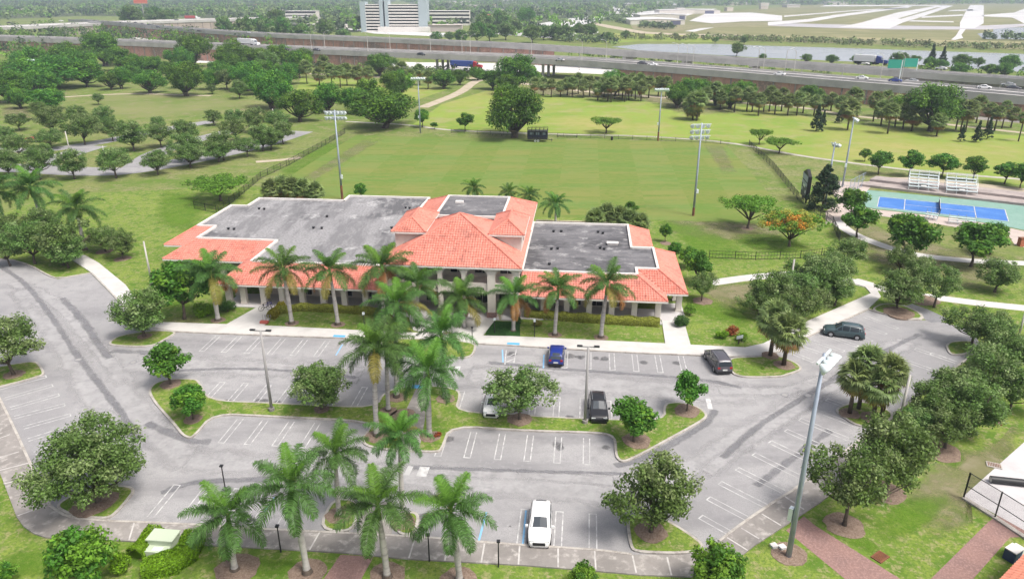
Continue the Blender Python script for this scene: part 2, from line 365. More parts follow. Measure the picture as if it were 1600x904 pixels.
# near lawns, drier behind the court
sheet('lawn', [w2(-110, 20), w2(60, 20), w2(75, 60), w2(60, 128), w2(46, 150), w2(-75, 150), w2(-110, 140)], 0.004, M_lawn)
sheet('back_lawn', PX([(690, 163), (760, 142), (880, 152), (1180, 168), (1330, 195), (1640, 215), (1700, 300), (1600, 290), (1380, 262), (1240, 240), (1140, 222), (850, 207), (700, 203), (640, 198)]), 0.004, M_lawn_y)
sheet('golf_lawn', PX([(470, 122), (560, 124), (700, 140), (640, 160), (540, 150), (460, 150)]), 0.004, M_lawn_y)
sheet('park_lawn', PX([(120, 165), (200, 140), (300, 150), (440, 160), (420, 180), (300, 178), (200, 185)]), 0.004, mat('olive_park_grass', (0.185, 0.20, 0.075), .95, .1, noise=[(.05, .42, .62, (0.13, 0.175, 0.045)), (.2, .5, .7, (0.22, 0.2, 0.11))]))
for pts in ([(1300, 330), (1440, 372), (1500, 385), (1620, 405), (1620, 470), (1400, 440), (1340, 400), (1290, 365)], [(1100, 440), (1200, 436), (1180, 470), (1130, 490), (1095, 470)],
            [(1395, 770), (1480, 700), (1560, 690), (1600, 640), (1600, 700), (1545, 750), (1500, 800), (1530, 830), (1470, 850), (1420, 815)],
            [(1010, 338), (1180, 345), (1260, 360), (1200, 385), (1060, 375)], [(258, 500), (300, 488), (330, 500), (300, 512), (262, 512)],
            [(960, 145), (1040, 150), (1100, 172), (1180, 170), (1180, 178), (1060, 182), (1030, 165)], [(800, 132), (960, 140), (1000, 158), (880, 150), (820, 148)],
            [(0, 165), (40, 165), (50, 180), (60, 190), (0, 195)]):
    dz_ = globals().get('dz_', .0055) + .0003; soft_sheet('dry_ground', chaikin(PX(pts), 3), dz_, S_dry, 3.2 if pts[0][1] > 250 else 6)

# sports field: mown in stripes
def field():
    m = mat('mown_field_grass', (0.116, 0.188, 0.040), .95, .1, noise=[(0.05, .42, .58, (0.160, 0.188, 0.048), (.3, 1.8, 1)), (0.3, .48, .64, (0.178, 0.195, 0.058), (.2, 1.6, 1)), (1.2, .45, .7, (0.100, 0.170, 0.026), (.5, 1.5, 1))])
    m2 = mat('mown_field_grass_pale', (0.128, 0.196, 0.048), .95, .1, noise=[(0.05, .42, .58, (0.175, 0.195, 0.054), (.3, 1.8, 1)), (0.3, .48, .64, (0.11, 0.175, 0.032), (.2, 1.6, 1)), (1.2, .5, .7, (0.185, 0.198, 0.062), (.5, 1.5, 1))])
    mb = MB(); n = 26
    us = [-67 + 106 * i / 12 for i in range(13)]
    for i in range(12):
        for j in range(10):
            mb.cur = (i + j * 0) % 2
            a = w2(us[i], 133.5 + 7.8 * j, .012); b = w2(us[i + 1], 133.5 + 7.8 * j, .012); c = w2(us[i + 1], 133.5 + 7.8 * (j + 1), .012); d = w2(us[i], 133.5 + 7.8 * (j + 1), .012)
            mb.poly([a, b, c, d])
    tag(mb.build('sports_field', [m, m2]), kind='structure')
field()
soft_sheet('worn_field_edge', [w2(-64, 150), w2(-60, 150), w2(-57, 209), w2(-63, 209)], .018, MATS_faint, 1.4)
soft_sheet('worn_field_edge', [w2(32, 172), w2(36, 172), w2(38.5, 209), w2(32.5, 210)], .018, MATS_faint, 1.3)
for pts in ([(1380, 800), (1420, 770), (1500, 770), (1480, 800), (1430, 840), (1380, 850), (1350, 830)], [(1440, 700), (1480, 690), (1520, 720), (1490, 740)], [(1290, 800), (1260, 790), (1270, 815), (1320, 850), (1380, 870), (1380, 850), (1330, 830)], [(0, 860), (60, 850), (160, 870), (60, 904), (0, 904)], [(320, 870), (420, 870), (520, 885), (500, 904), (320, 900)], [(1050, 455), (1090, 500), (1180, 520), (1190, 500), (1130, 470)], [(240, 300), (300, 290), (330, 330), (300, 370), (240, 360)], [(200, 460), (255, 440), (330, 480), (260, 490)], [(1120, 370), (1210, 360), (1300, 395), (1200, 400)], [(1000, 335), (1090, 345), (1200, 400), (1120, 430), (1050, 360)], [(430, 265), (520, 215), (560, 212), (470, 290), (440, 290)]):
    dz_ += .0003; soft_sheet('lush_grass', chaikin(PX(pts), 3), dz_, S_lush, 2.2)
M_walk_p = mat('dusty_path_concrete', (.40, .375, .33), .9, .2, noise=[(.3, .45, .65, (.33, .31, .26))])
# paths of the park
def path(name, line, w, z, m):
    pts = chaikin([px(a, b) for a, b in line], 2, False)
    L, Rr = [], []
    for i, p in enumerate(pts):
        d = (pts[min(i + 1, len(pts) - 1)] - pts[max(i - 1, 0)]).normalized(); nn = Vector((-d.y, d.x, 0))
        L.append(p + nn * w / 2); Rr.append(p - nn * w / 2)
    mb = MB(); mb.ribbon([(q.x, q.y, z) for q in Rr], [(q.x, q.y, z) for q in L])
    mb.f = [tuple(reversed(f)) for f in mb.f]
    return tag(mb.build(name, m), kind='structure')
path('park_path', [(540, 190), (640, 195), (700, 204), (860, 210), (1000, 212), (1140, 222), (1240, 242), (1340, 256), (1440, 268), (1620, 282)], 1.7, .02, M_walk_p)
path('park_path', [(660, 168), (720, 145), (740, 128), (760, 122)], 4.5, .02, M_sand)
path('park_path', [(1120, 158), (1260, 168), (1330, 182), (1440, 190), (1620, 210)], 3, .02, M_sand)
path('park_path', [(0, 160), (120, 150), (210, 146), (330, 150)], 3, .02, M_sand)
path('park_path', [(480, 115), (560, 120), (660, 122), (760, 122), (880, 140), (1000, 150), (1120, 158)], 5, .02, M_sand)
path('park_path', [(1300, 340), (1330, 365), (1390, 388), (1440, 400), (1520, 408), (1620, 412)], 2.2, .02, M_walk)
path('park_path', [(1110, 442), (1180, 432), (1280, 425), (1370, 450), (1440, 462), (1540, 475), (1640, 485)], 2.2, .02, M_walk)
# parking road at the upper left
path('parking_road', [(-120, 262), (40, 262), (120, 268), (200, 268), (300, 250), (400, 228), (470, 205)], 8.5, .02, M_asph)
path('parking_road', [(-60, 232), (60, 236), (140, 226), (240, 205), (330, 190)], 6, .02, M_asph)
path('parking_road', [(60, 255), (110, 240), (150, 228)], 7, .024, M_asph)
path('parking_road', [(210, 262), (240, 240), (300, 220), (360, 205)], 6, .024, M_asph)
path('park_path', [(400, 253), (440, 250), (470, 246)], 2.4, .02, M_sand)

# --- the big car park
LOT = [(-260, 391), (13, 404.5), (48, 415), (74, 430), (90, 436), (143, 427), (172, 456), (205, 492), (236, 517), (400, 524), (543, 529), (745, 537), (972, 551), (1102, 556), (1137, 558), (1198, 557), (1228, 545), (1265, 525), (1356.5, 484), (1413, 500), (1443, 500), (1467, 501), (1520, 516), (1535, 545), (1450, 605), (1340, 690), (1241, 766), (1220, 778), (1164, 815), (1124, 846), (1087, 867), (986, 867), (933, 860), (798, 851.5), (647, 839), (400, 827), (313, 821), (228, 817), (165, 815), (106, 809), (78, 791), (68, 770), (50, 730), (20, 664), (0, 620), (-60, 560), (-260, 560)]
sheet('car_park', PX(LOT), .010, M_asph)
path('access_drive', [(1415, 478), (1440, 487), (1470, 502)], 3, .018, M_asph_d)
# worn lanes and stains on the asphalt
def band(name, line, w, z, m, wob=.25, seed=1):
    r = random.Random(seed); pts = chaikin([px(a, b) for a, b in line], 2, False); fine = []
    for a, b in zip(pts[:-1], pts[1:]):
        k = max(1, int((b - a).length / 1.2)); fine += [a.lerp(b, i / k) for i in range(k)]
    fine.append(pts[-1]); rows = [[], [], [], []]; n = len(fine); wob *= .35
    for i, p in enumerate(fine):
        d = (fine[min(i + 1, n - 1)] - fine[max(i - 1, 0)]).normalized(); nn = Vector((-d.y, d.x, 0)); e = w / 2 + r.uniform(-wob, wob)
        for rr, o in zip(rows, (e * 1.35, e * .5, -e * .5, -e * 1.35)): rr.append(p + nn * o)
    v = [(q.x, q.y, z) for rr in rows for q in rr]; f = [(k * n + i, (k + 1) * n + i, (k + 1) * n + i + 1, k * n + i + 1) for k in range(3) for i in range(n - 1)]
    me = bpy.data.meshes.new(name); me.from_pydata(v, [], f); me.materials.append(m)
    val = [0.0] * n + [1.0] * n + [1.0] * n + [0.0] * n
    for k in range(4):
        val[k * n] = val[k * n + n - 1] = 0.0
    at = me.attributes.new('fade', 'FLOAT', 'POINT'); at.data.foreach_set('value', val); return tag(link(name, me), kind='structure')
sd = 3
for line, w in (([(60, 470), (110, 520), (170, 590), (230, 660), (300, 725)], 3.2), ([(20, 440), (90, 470), (150, 540), (200, 600)], 2.2), ([(200, 566), (300, 570), (430, 576), (570, 584)], 4.2), ([(730, 584), (900, 598), (1080, 612), (1180, 616)], 4.4), ([(30, 450), (100, 540), (160, 640), (190, 720)], 3.0),
                ([(290, 716), (480, 732), (700, 750), (900, 766), (1010, 775)], 3.4), ([(660, 735), (880, 745), (960, 752)], 1.4), ([(1030, 760), (1150, 690), (1280, 610), (1420, 530)], 3.0), ([(1100, 740), (1200, 668), (1320, 590)], 1.6), ([(1120, 610), (1230, 612), (1290, 590)], 2)):
    sd += 1; band('pale_lane', line, w, .0125 + sd * .0002, S_lane, .35, sd)
for line, w in (([(0, 416), (38, 440), (80, 493), (117, 551), (148, 591), (196, 652), (215, 690)], .7), ([(96, 465), (130, 500), (155, 540), (172, 560)], .9), ([(1128, 716), (1180, 668), (1246, 626), (1330, 575), (1440, 520)], .7), ([(236, 580), (400, 574), (560, 590)], .55),
                ([(172, 548), (240, 551), (300, 556)], 1.0), ([(230, 660), (262, 676), (300, 690), (330, 690)], .9), ([(760, 566), (900, 578), (1100, 592), (1160, 606)], .6), ([(960, 728), (1010, 715), (1100, 665), (1120, 640)], .8), ([(250, 770), (300, 752), (420, 748)], .7),
                ([(640, 730), (800, 735), (980, 740)], .5), ([(1180, 760), (1240, 715), (1300, 670)], .7), ([(1010, 815), (1075, 835), (1090, 855)], .8)):
    sd += 1; band('asphalt_stain', line, w, .0125 + sd * .0002, S_stain, .16, sd)
for x, y in ((122, 562), (208, 566), (1226, 617), (1263, 618)):
    c = px(x, y); mb = MB(); mb.prism([(c.x + .42 * math.cos(t * math.pi / 6), c.y + .42 * math.sin(t * math.pi / 6)) for t in range(12)], .012, .034)
    mb.cur = 1
    mb.prism([(c.x + .30 * math.cos(t * math.pi / 6), c.y + .30 * math.sin(t * math.pi / 6)) for t in range(12)], .012, .042)
    tag(mb.build('manhole_cover', [M_asph_d, M_greypole]), kind='structure')

# oil drips in the bays
orr = random.Random(5)
for k in range(34):
    row = k % 4; u = orr.uniform(-40, 12) if row < 2 else orr.uniform(-28, 6); v = (76.5, 63.5, 58.6, 47.6)[row] + orr.uniform(-.5, .5)
    if row == 1 and -24 < u < -14 or row >= 2 and -26 < u < -13: continue
    r_ = orr.uniform(.35, .8); c = w2(u, v); soft_sheet('oil_stain', [(c.x + r_ * orr.uniform(.8, 1.2) * math.cos(t * math.pi / 5), c.y + r_ * orr.uniform(.8, 1.2) * math.sin(t * math.pi / 5)) for t in range(10)], .0205 + k * .0001, S_oil, .3)
# --- pavements
def walk(name, pts, m, z=.12): return slab(name, PX(pts), z, m)
walk('sidewalk', [(100, 398), (133, 399.5), (154, 411), (196.5, 445.7), (214, 470), (225, 490), (247, 503.7), (420, 509.5), (570, 517), (758, 525), (800, 526), (1033.6, 537), (1163.7, 543.5), (1193, 537), (1262, 502), (1360.5, 459), (1352, 449), (1325, 441), (1340, 436), (1365, 443), (1376, 464), (1356.5, 483), (1265, 524.5), (1228, 544.5), (1198, 556.5), (1137, 557.5), (1102, 555.5), (972, 550.5), (745, 536.5), (543, 528.5), (400, 523.5), (236, 516.5), (205, 491.5), (172, 455.5), (143, 426.5)], M_walk)
walk('sidewalk', [(78, 791.5), (106, 809.5), (165, 815.5), (228, 817.5), (313, 821.5), (400, 827.5), (647, 839.5), (798, 852), (933, 860.5), (986, 867.5), (1087, 867.5), (1124, 846.5), (1164, 815.5), (1220, 778.5), (1241, 766.5), (1345, 687), (1385, 704), (1281, 786), (1252, 805), (1220, 826), (1180, 852), (1161, 867), (1079, 902), (1002, 899), (933, 893), (820, 884), (639, 874), (533, 864), (400, 856.5), (220, 847), (170, 844.5), (72, 840.5), (53, 834), (37, 823), (26.6, 808.7), (6.6, 755.6), (-40, 640), (-90, 560), (-62, 560.5), (-2, 620.5), (19, 664.5), (49, 730.5), (67, 770.5)], M_walk_d)
kmb = MB()
def kerbline(pts, w=.22, z=.15):
    pts = [px(a, b) for a, b in pts]
    pts = chaikin(pts, 1, False)
    for i in range(len(pts) - 1):
        d = (pts[i + 1] - pts[i]).normalized(); nn = Vector((-d.y, d.x, 0)) * w / 2; e = d * .03
        a, b = pts[i] - e * (i > 0), pts[i + 1] + e
        kmb.prism([a + nn, a - nn, b - nn, b + nn], 0, z + .0007 * (i % 7))
kerbline([(78, 791), (106, 809), (165, 815), (228, 817), (313, 821), (400, 827), (647, 839), (798, 851.5), (933, 860), (986, 867)])
kerbline([(-2, 620), (20, 664), (50, 730), (68, 770), (78, 790)])
kerbline([(1124, 846), (1164, 815), (1220, 778), (1241, 766), (1345, 687), (1450, 605), (1533, 546)])
kerbline([(143, 427), (172, 456), (205, 491.5), (236, 517), (400, 524), (543, 529), (745, 537), (972, 551), (1102, 556), (1137, 558), (1198, 557), (1228, 545), (1265, 525), (1356, 484)])
kerbline([(-260, 391), (13, 404.5), (48, 415), (74, 430), (90, 436), (142, 427)])
kerbline([(1357, 484), (1413, 500), (1443, 500), (1438, 490), (1412, 478)])
tag(kmb.build('kerb', M_kerb), kind='structure')
# entrance and side approach walks
slab('entrance_plaza', [w2(-18.5, 81.1), w2(-11.6, 81.1), w2(-10.6, 86), w2(-22, 86), w2(-20.5, 82)], .122, M_walk)
slab('approach_walk', [w2(-44.6, 81.1), w2(-39.6, 81.1), w2(-39.9, 87.2), w2(-42.9, 87.2)], .122, M_walk)
slab('approach_walk', [w2(10.6, 81.0), w2(13.6, 80.9), w2(13.6, 88), w2(10.8, 88)], .122, M_walk)
jm = MB()
def joint(a, b, w=.12, z=.128):
    a, b = px(*a), px(*b); d = (b - a).normalized(); nn = Vector((-d.y, d.x, 0)) * w / 2
    jm.poly([(q.x, q.y, z) for q in (a + nn, a - nn, b - nn, b + nn)])
for a, b in (((72, 791), (28, 807)), ((47, 724), (0, 736)), ((38, 750), (6, 757)), ((210, 818), (202, 845)), ((350, 826), (338, 851)), ((500, 832), (484, 860)), ((603, 840), (596, 867)), ((649, 840), (639, 873)), ((702, 846), (695, 877)), ((757, 850), (752, 880)), ((812, 854), (810, 883)), ((872, 857), (872, 887)), ((929, 862), (931, 891)), ((988, 869), (994, 896)), ((1042, 871), (1049, 900)), ((1136, 841), (1168, 861)), ((1158, 826), (1186, 843)), ((1190, 804), (1220, 822)), ((1225, 776), (1256, 797)), ((16, 680), (-12, 690)), ((30, 707), (-2, 716))):
    joint(a, b)
tag(jm.build('sidewalk_joints', mat('pale_joint_filler', (0.50, 0.48, 0.46), .9, .2, noise=[(2, .45, .65, (0.36, 0.34, 0.325))])), kind='structure')

# --- planted islands: kerb ring and lawn
def island(pts, rnd=2):
    pts = chaikin(PX(pts), rnd) if rnd else PX(pts)
    slab('island_kerb', pts, .15, M_kerb)
    slab('island_lawn', inset(pts, .24), .172, M_lawn)
MAIN = [(313, 597), (305, 592.6), (265, 592.6), (241.6, 599), (231, 611), (239, 628.5), (271, 664), (284, 681), (295, 686), (305, 682.6), (334.5, 648), (420, 652), (583, 660), (570, 680), (564.6, 690.5), (572.6, 698.5), (602, 704), (640, 706), (681, 708), (692, 704), (705, 666.7), (820, 674.6), (933, 677.6), (959, 682.6), (960.6, 714.4), (970, 723), (983, 721), (1012, 706.5), (1060, 680), (1100, 657.7), (1106.6, 649.7), (1094.7, 637.8), (1063, 628.5), (1036, 631), (1037, 657), (948.7, 656), (834.5, 651), (820, 648), (713, 644), (721, 618), (716, 610), (690, 604), (640, 603), (599, 613), (586, 638), (464, 632), (420, 630), (326.5, 626)]
island(MAIN)
island([(-60, 590), (0, 573), (57, 564), (66, 574), (71, 585), (60, 590), (0, 606), (-60, 618)])
island([(170, 535.5), (186, 525), (233.6, 517.5), (279, 518.5), (265.5, 527.6), (236, 543.5), (172.6, 541)])
island([(1136, 559.5), (1141, 580.7), (1148, 587), (1166, 591), (1220, 590), (1233, 586), (1255.7, 578), (1244, 567), (1214.5, 555.5), (1180, 558.5)])
island([(1303.4, 644), (1310, 636), (1339, 627), (1376, 634), (1400, 650), (1380, 668), (1339, 668)])
island([(217, 761), (195, 790), (172.6, 812), (140, 811), (108, 806), (84, 793), (110, 775), (160, 758)])
island([(983, 807), (978, 815), (983, 852), (990, 864), (1055, 867), (1095, 863), (1102, 852), (1065.5, 826), (1031, 807)])
island([(592, 528), (745, 533.5), (742, 554), (729, 561), (650, 560), (600, 552)])
island([(519, 779), (562, 782), (556, 833), (495.6, 829.5)])
island([(622, 800), (658, 801), (649.5, 838), (618, 836)])
island([(1476, 541), (1485, 534), (1520, 533), (1528, 542), (1510, 555), (1484, 556)])
island([(1357, 485), (1380, 474), (1412, 478), (1438, 490), (1443, 499), (1413, 499.5)])
sheet('median_path', PX([(653, 603.5), (668, 603.5), (664, 658), (655, 706), (618, 704.5), (631, 650)]), .178, M_walk_d)
sheet('median_path', PX([(566, 782), (618, 785), (612, 836), (560, 833)]), .02, M_walk_d)
sheet('brick_path', PX([(532, 866), (584, 869), (560, 912), (500, 912)]), .014, M_brick)
sheet('brick_path', PX([(1228, 828), (1256, 806), (1276, 822), (1420, 912), (1330, 912)]), .014, M_brick)
sheet('brick_path', PX([(1440, 918), (1456, 902), (1544, 815), (1620, 760), (1620, 838), (1578, 839), (1522, 902), (1512, 914)]), .018, M_brick)
sheet('court_apron', PX([(1505, 775), (1640, 655), (1700, 690), (1640, 850)]), .022, M_floor)

# --- painted markings
pm, bm_ = MB(), MB()
def line(mb, a, b, w=.095, z=.026):
    d = (b - a).normalized(); nn = Vector((-d.y, d.x, 0)) * w / 2
    mb.poly([(q.x, q.y, z) for q in (a + nn, a - nn, b - nn, b + nn)])
def dbl(a, b, g=.29):
    a, b = Vector(a), Vector(b); a.z = b.z = 0
    d = (b - a).normalized(); nn = Vector((-d.y, d.x, 0)) * g
    line(pm, a + nn, b + nn); line(pm, a - nn, b - nn); line(pm, a + nn * 1.16, a - nn * 1.16, .11, .0275)
for u in (-1.3, 1.4, 4.1, 6.75, 9.4, 12.1, -44.1, -41.4, -38.6, -35.8, -33.0, -30.2): dbl(w2(u, 73.9), w2(u, 78.1))
for q, s in (((871, 620), 0), ((911, 622), 0), ((950, 626), 0), ((762, 612), 0), ((722, 611), 0), ((348, 597), 0), ((385, 598), 0), ((420, 602), 0), ((456, 603), 0), ((494, 603), 0), ((532, 604), 0), ((570, 605), 0), ((835, 617), 0)):
    p = px(*q); u = p.x * math.cos(TH) - p.y * math.sin(TH); v = p.x * math.sin(TH) + p.y * math.cos(TH); dbl(w2(u, v), w2(u, v - 3.9))
for u in (-12.3, -9.6, -6.8, -4.1, -1.4, 1.25): dbl(w2(u, 55.8), w2(u, 60))
for q in ((345, 692), (386, 694.5), (429, 697), (472, 699)):
    p = px(*q); u = p.x * math.cos(TH) - p.y * math.sin(TH); dbl(w2(u, 55.9), w2(u, 60.1))
for u in (-.9, 1.8, -3.75): dbl(w2(u, 49.1), w2(u, 44.9))
p0 = px(228, 816); u0 = p0.x * math.cos(TH) - p0.y * math.sin(TH)
for k in (0, 1, 2, 3, 4): dbl(w2(u0 + 2.72 * k, 49.4), w2(u0 + 2.72 * k, 45.2))
for a, b in (((82, 602), (8, 623)), ((92, 616.5), (16, 638)), ((101, 632), (22.5, 652)), ((110, 648), (37, 668)), ((119.5, 664), (44, 687)), ((128, 682), (54, 708)), ((72, 588), (0, 607)), ((1095, 807), (1138, 831)), ((1107, 778), (1166, 809)), ((1125, 754), (1198, 791)), ((1152, 732), (1224, 768)), ((1178, 709), (1250, 745)), ((1203, 690), (1275, 724)), ((1228, 672), (1300, 704)), ((1250, 655), (1325, 686)), ((1271, 640), (1345, 668)), ((1292, 624), (1362, 650)), ((1400, 558), (1462, 580)), ((1430, 545), (1490, 565)), ((1455, 552), (1494, 566)),
             ((1271.6, 565), (1232, 549)), ((1296, 557), (1250, 541)), ((1318, 549), (1270, 533)), ((1340, 541), (1293, 525)), ((1362, 533), (1314, 513)), ((1384, 522), (1334, 503)), ((1402, 513), (1350, 494))):
    dbl(px(*a), px(*b))
# handicapped bays and crossing bars
for a, b in (((785, 546), (786, 566)), ((850, 554), (849, 575)), ((535, 538), (525, 555)), ((822, 797), (817, 851)), ((430, 776), (412, 800)), ((760, 800), (748, 845))):
    line(bm_, px(*a), px(*b), .16)
for a, b in (((791, 547), (789, 569)), ((807, 545), (803, 566)), ((829, 797), (826, 851)), ((792, 558), (805, 552)), ((790, 566), (804, 560)), ((798, 820), (795, 826)), ((792, 821), (801, 822))): line(pm, px(*a), px(*b), .12)
for a, b, w in (((716, 572), (712, 583), .6), ((664, 729), (658, 744), .9), ((554, 758), (548, 774), .9), ((642, 728), (635, 742), .5)): line(pm, px(*a), px(*b), w)
line(pm, px(1106, 622), px(1110, 639), .5)
tag(pm.build('painted_markings', M_paint), kind='structure'); tag(bm_.build('blue_markings', M_blue), kind='structure')
for x, y in ((802, 538.5), (530, 526.5), (655, 606)):
    c = px(x, y); u = c.x * math.cos(TH) - c.y * math.sin(TH); v = c.x * math.sin(TH) + c.y * math.cos(TH)
    slab('tactile_pad', [w2(u - .75, v - .35), w2(u + .75, v - .35), w2(u + .75, v + .35), w2(u - .75, v + .35)], .19 if y > 600 else .135, M_bluepad)

# --- mulch beds under the trees
def mulch(x, y, r, z=.03):
    c = px(x, y); mb = MB(); n = 18; rr = random.Random(int(x * 7 + y))
    mb.prism([(c.x + r * rr.uniform(.88, 1.1) * math.cos(t * 2 * math.pi / n), c.y + r * rr.uniform(.88, 1.1) * math.sin(t * 2 * math.pi / n)) for t in range(n)], 0, z)
    tag(mb.build('mulch_bed', M_mulch), kind='structure')
for x, y, r in ((22, 587, 1.1), (267, 602, 1.1), (302, 657, .9), (226, 527, .9), (148, 787, 1.8), (812, 657, 1.2), (503, 641, .8), (995, 690, 1.4), (1073, 644, 1.3), (589, 684, 1.1), (607, 644, .9), (620, 623, 1), (672, 684, 1), (696, 625, 1), (530, 807, 1.1), (630, 817, 1), (1225, 572, 1.2), (1203, 557, 1), (1327, 648, 1), (1364, 655, 1.2), (1404, 490, 2), (1017, 833, 1.25), (630, 650, 1.2)):
    mulch(x, y, r, .20)
for x, y, r in ((370, 888, 1.6), (480, 893, 1.4), (605, 899, 1.4), (718, 905, 1.4), (1319, 820, 1.55), (1383, 768, 1.6), (1470, 705, 1.8), (192, 404, 1.3), (163, 393, 1.3), (1098, 470, 1.4), (341, 500, .9), (456, 505, .9), (528, 507, .9), (801, 518, .9), (867, 523, .9), (939, 527, .9), (1440, 468, 2.2), (1168, 357, 1.1), (1040, 380, 1), (1232, 865, 1.3)):
    mulch(x, y, r, .035)
# ================================================================== the community centre
OFF = (-24.0, 100.0, 0.0)
cc = empty('community_center', w2(-24, 100), -TH, 'long cream arcaded building with red tile roofs and grey flat roofs beside the car park', 'building')
def bpart(mb, name, m, parent=None, smooth=False): return mb.build(name, m, parent or cc, smooth, OFF)
C0 = -16.25
EZ, TZ = 3.2, 5.08
def V3(p, z): return Vector((p[0], p[1], z))

def tiles(mb, caps, A, B, C, D, course=.42, rib=.34):
    """clay barrel tiles laid in courses on the slope A-B (eave) C-D (top)"""
    A, B, C, D = Vector(A), Vector(B), Vector(C), Vector(D)
    s = (B - A).normalized(); nn = (B - A).cross(D - A)
    if nn.z < 0: nn = -nn
    nn.normalize(); t = nn.cross(s).normalized()
    if t.z < 0: t = -t
    L = (D - A).dot(t); dl = (D - A).dot(s); W_ = (B - A).length; cr = (C - A).dot(s)
    mb.cur = 0
    # under-sheet
    mb.poly([p - nn * .06 for p in ((A, B, C, D) if (C - D).length > .01 else (A, B, C))])
    k = max(1, int(round(L / course)))
    for i in range(k):
        t0, t1 = L * i / k, L * (i + 1) / k + .05
        f = (i + .5) / k
        s0, s1 = dl * f, W_ + (cr - W_) * f
        if s1 - s0 < .1: continue
        xs = [s0]; q = math.ceil(s0 / (rib / 3) + 1e-3) * rib / 3
        while q < s1 - .02: xs.append(q); q += rib / 3
        xs.append(s1)
        v = []
        for x in xs:
            h = .075 * abs(math.sin(math.pi * x / rib))
            v += [A + s * x + t * t0 + nn * (.055 + h), A + s * x + t * min(t1, L + .02) + nn * (.0 + h)]
        v0 = len(v)
        for x in xs: v.append(A + s * x + t * t0 - nn * .02)
        n = len(xs)
        fs = [(2 * j, 2 * j + 2, 2 * j + 3, 2 * j + 1) for j in range(n - 1)] + [(v0 + j, v0 + j + 1, 2 * j + 2, 2 * j) for j in range(n - 1)]
        mb.add(v, fs)
def cap(mb, a, b, r=.15): mb.tube([Vector(a) + Vector((0, 0, .06)), Vector(b) + Vector((0, 0, .06))], r, 7)
def roofset(name, slopes, caps, eaves, capname='ridge_tile'):
    mb = MB()
    for q in slopes: tiles(mb, None, *q)
    o = bpart(mb, name, M_tile)
    for a, b in caps:
        cb = MB(); cap(cb, a, b); bpart(cb, capname, M_tilecap, o)
    eb = MB()
    for a, b in eaves: eb.bar(Vector(a) - Vector((0, 0, .12)), Vector(b) - Vector((0, 0, .12)), .12, .2)
    bpart(eb, 'fascia', M_white, o)
    return o
def z(p, h): return (p[0], p[1], h)
E_, T_ = EZ, TZ
def slope4(a, b, c, d, e=EZ, t=TZ): return (z(a, e), z(b, e), z(c, t), z(d, t))
roofset('tiled_roof', [slope4((-48.2, 87), (-25.4, 87), (-25.4, 91), (-44.8, 91)), slope4((-48.2, 95.7), (-48.2, 87), (-44.8, 91), (-44.8, 100)),
                       slope4((-60.6, 95.7), (-48.2, 95.7), (-44.8, 100), (-57.1, 100)), slope4((-60.6, 101.8), (-60.6, 95.7), (-57.1, 100), (-57.1, 106)),
                       slope4((-63.8, 101.8), (-60.6, 101.8), (-57.1, 106), (-60.3, 106)), slope4((-63.8, 118), (-63.8, 101.8), (-60.3, 106), (-60.3, 118))],
        [(z((-48.2, 87), E_), z((-44.8, 91), T_)), (z((-60.6, 95.7), E_), z((-57.1, 100), T_)), (z((-63.8, 101.8), E_), z((-60.3, 106), T_))],
        [(z((-48.2, 87), E_), z((-25.4, 87), E_)), (z((-48.2, 95.7), E_), z((-48.2, 87), E_)), (z((-60.6, 95.7), E_), z((-48.2, 95.7), E_)), (z((-60.6, 101.8), E_), z((-60.6, 95.7), E_)), (z((-63.8, 101.8), E_), z((-60.6, 101.8), E_)), (z((-63.8, 118), E_), z((-63.8, 101.8), E_))])
roofset('tiled_roof', [slope4((-7.6, 86.7), (11.2, 86.7), (7.5, 91), (-7.6, 91)), slope4((11.2, 86.7), (11.2, 89.4), (7.5, 93.3), (7.5, 91)),
                       slope4((11.2, 89.4), (14, 89.4), (10.4, 93.3), (7.5, 93.3)), slope4((14, 89.4), (14, 105.5), (10.4, 101.9), (10.4, 93.3)),
                       slope4((14, 105.5), (11, 105.5), (7.3, 101.9), (10.4, 101.9)), slope4((11, 105.5), (11, 116.4), (7.3, 112.9), (7.3, 101.9))],
        [(z((11.2, 86.7), E_), z((7.5, 91), T_)), (z((14, 89.4), E_), z((10.4, 93.3), T_)), (z((14, 105.5), E_), z((10.4, 101.9), T_)), (z((11, 116.4), E_), z((7.3, 112.9), T_))],
        [(z((-7.6, 86.7), E_), z((11.2, 86.7), E_)), (z((11.2, 86.7), E_), z((11.2, 89.4), E_)), (z((11.2, 89.4), E_), z((14, 89.4), E_)), (z((14, 89.4), E_), z((14, 105.5), E_)), (z((11, 105.5), E_), z((11, 116.4), E_))])
hw = 9.0; ap = (C0, 94.15, 11.8)
c1, c2, c3_, c4 = [z(q, 7.1) for q in ((C0 - hw, 86.25), (C0 + hw, 86.25), (C0 + hw, 102.0), (C0 - hw, 102.0))]
roofset('hip_roof', [(c1, c2, ap, ap), (c2, c3_, ap, ap), (c3_, c4, ap, ap), (c4, c1, ap, ap)], [(c1, ap), (c2, ap), (c3_, ap), (c4, ap)], [(c1, c2), (c2, z((C0 + hw, 92), 7.1)), (c1, z((C0 - hw, 92), 7.1))])
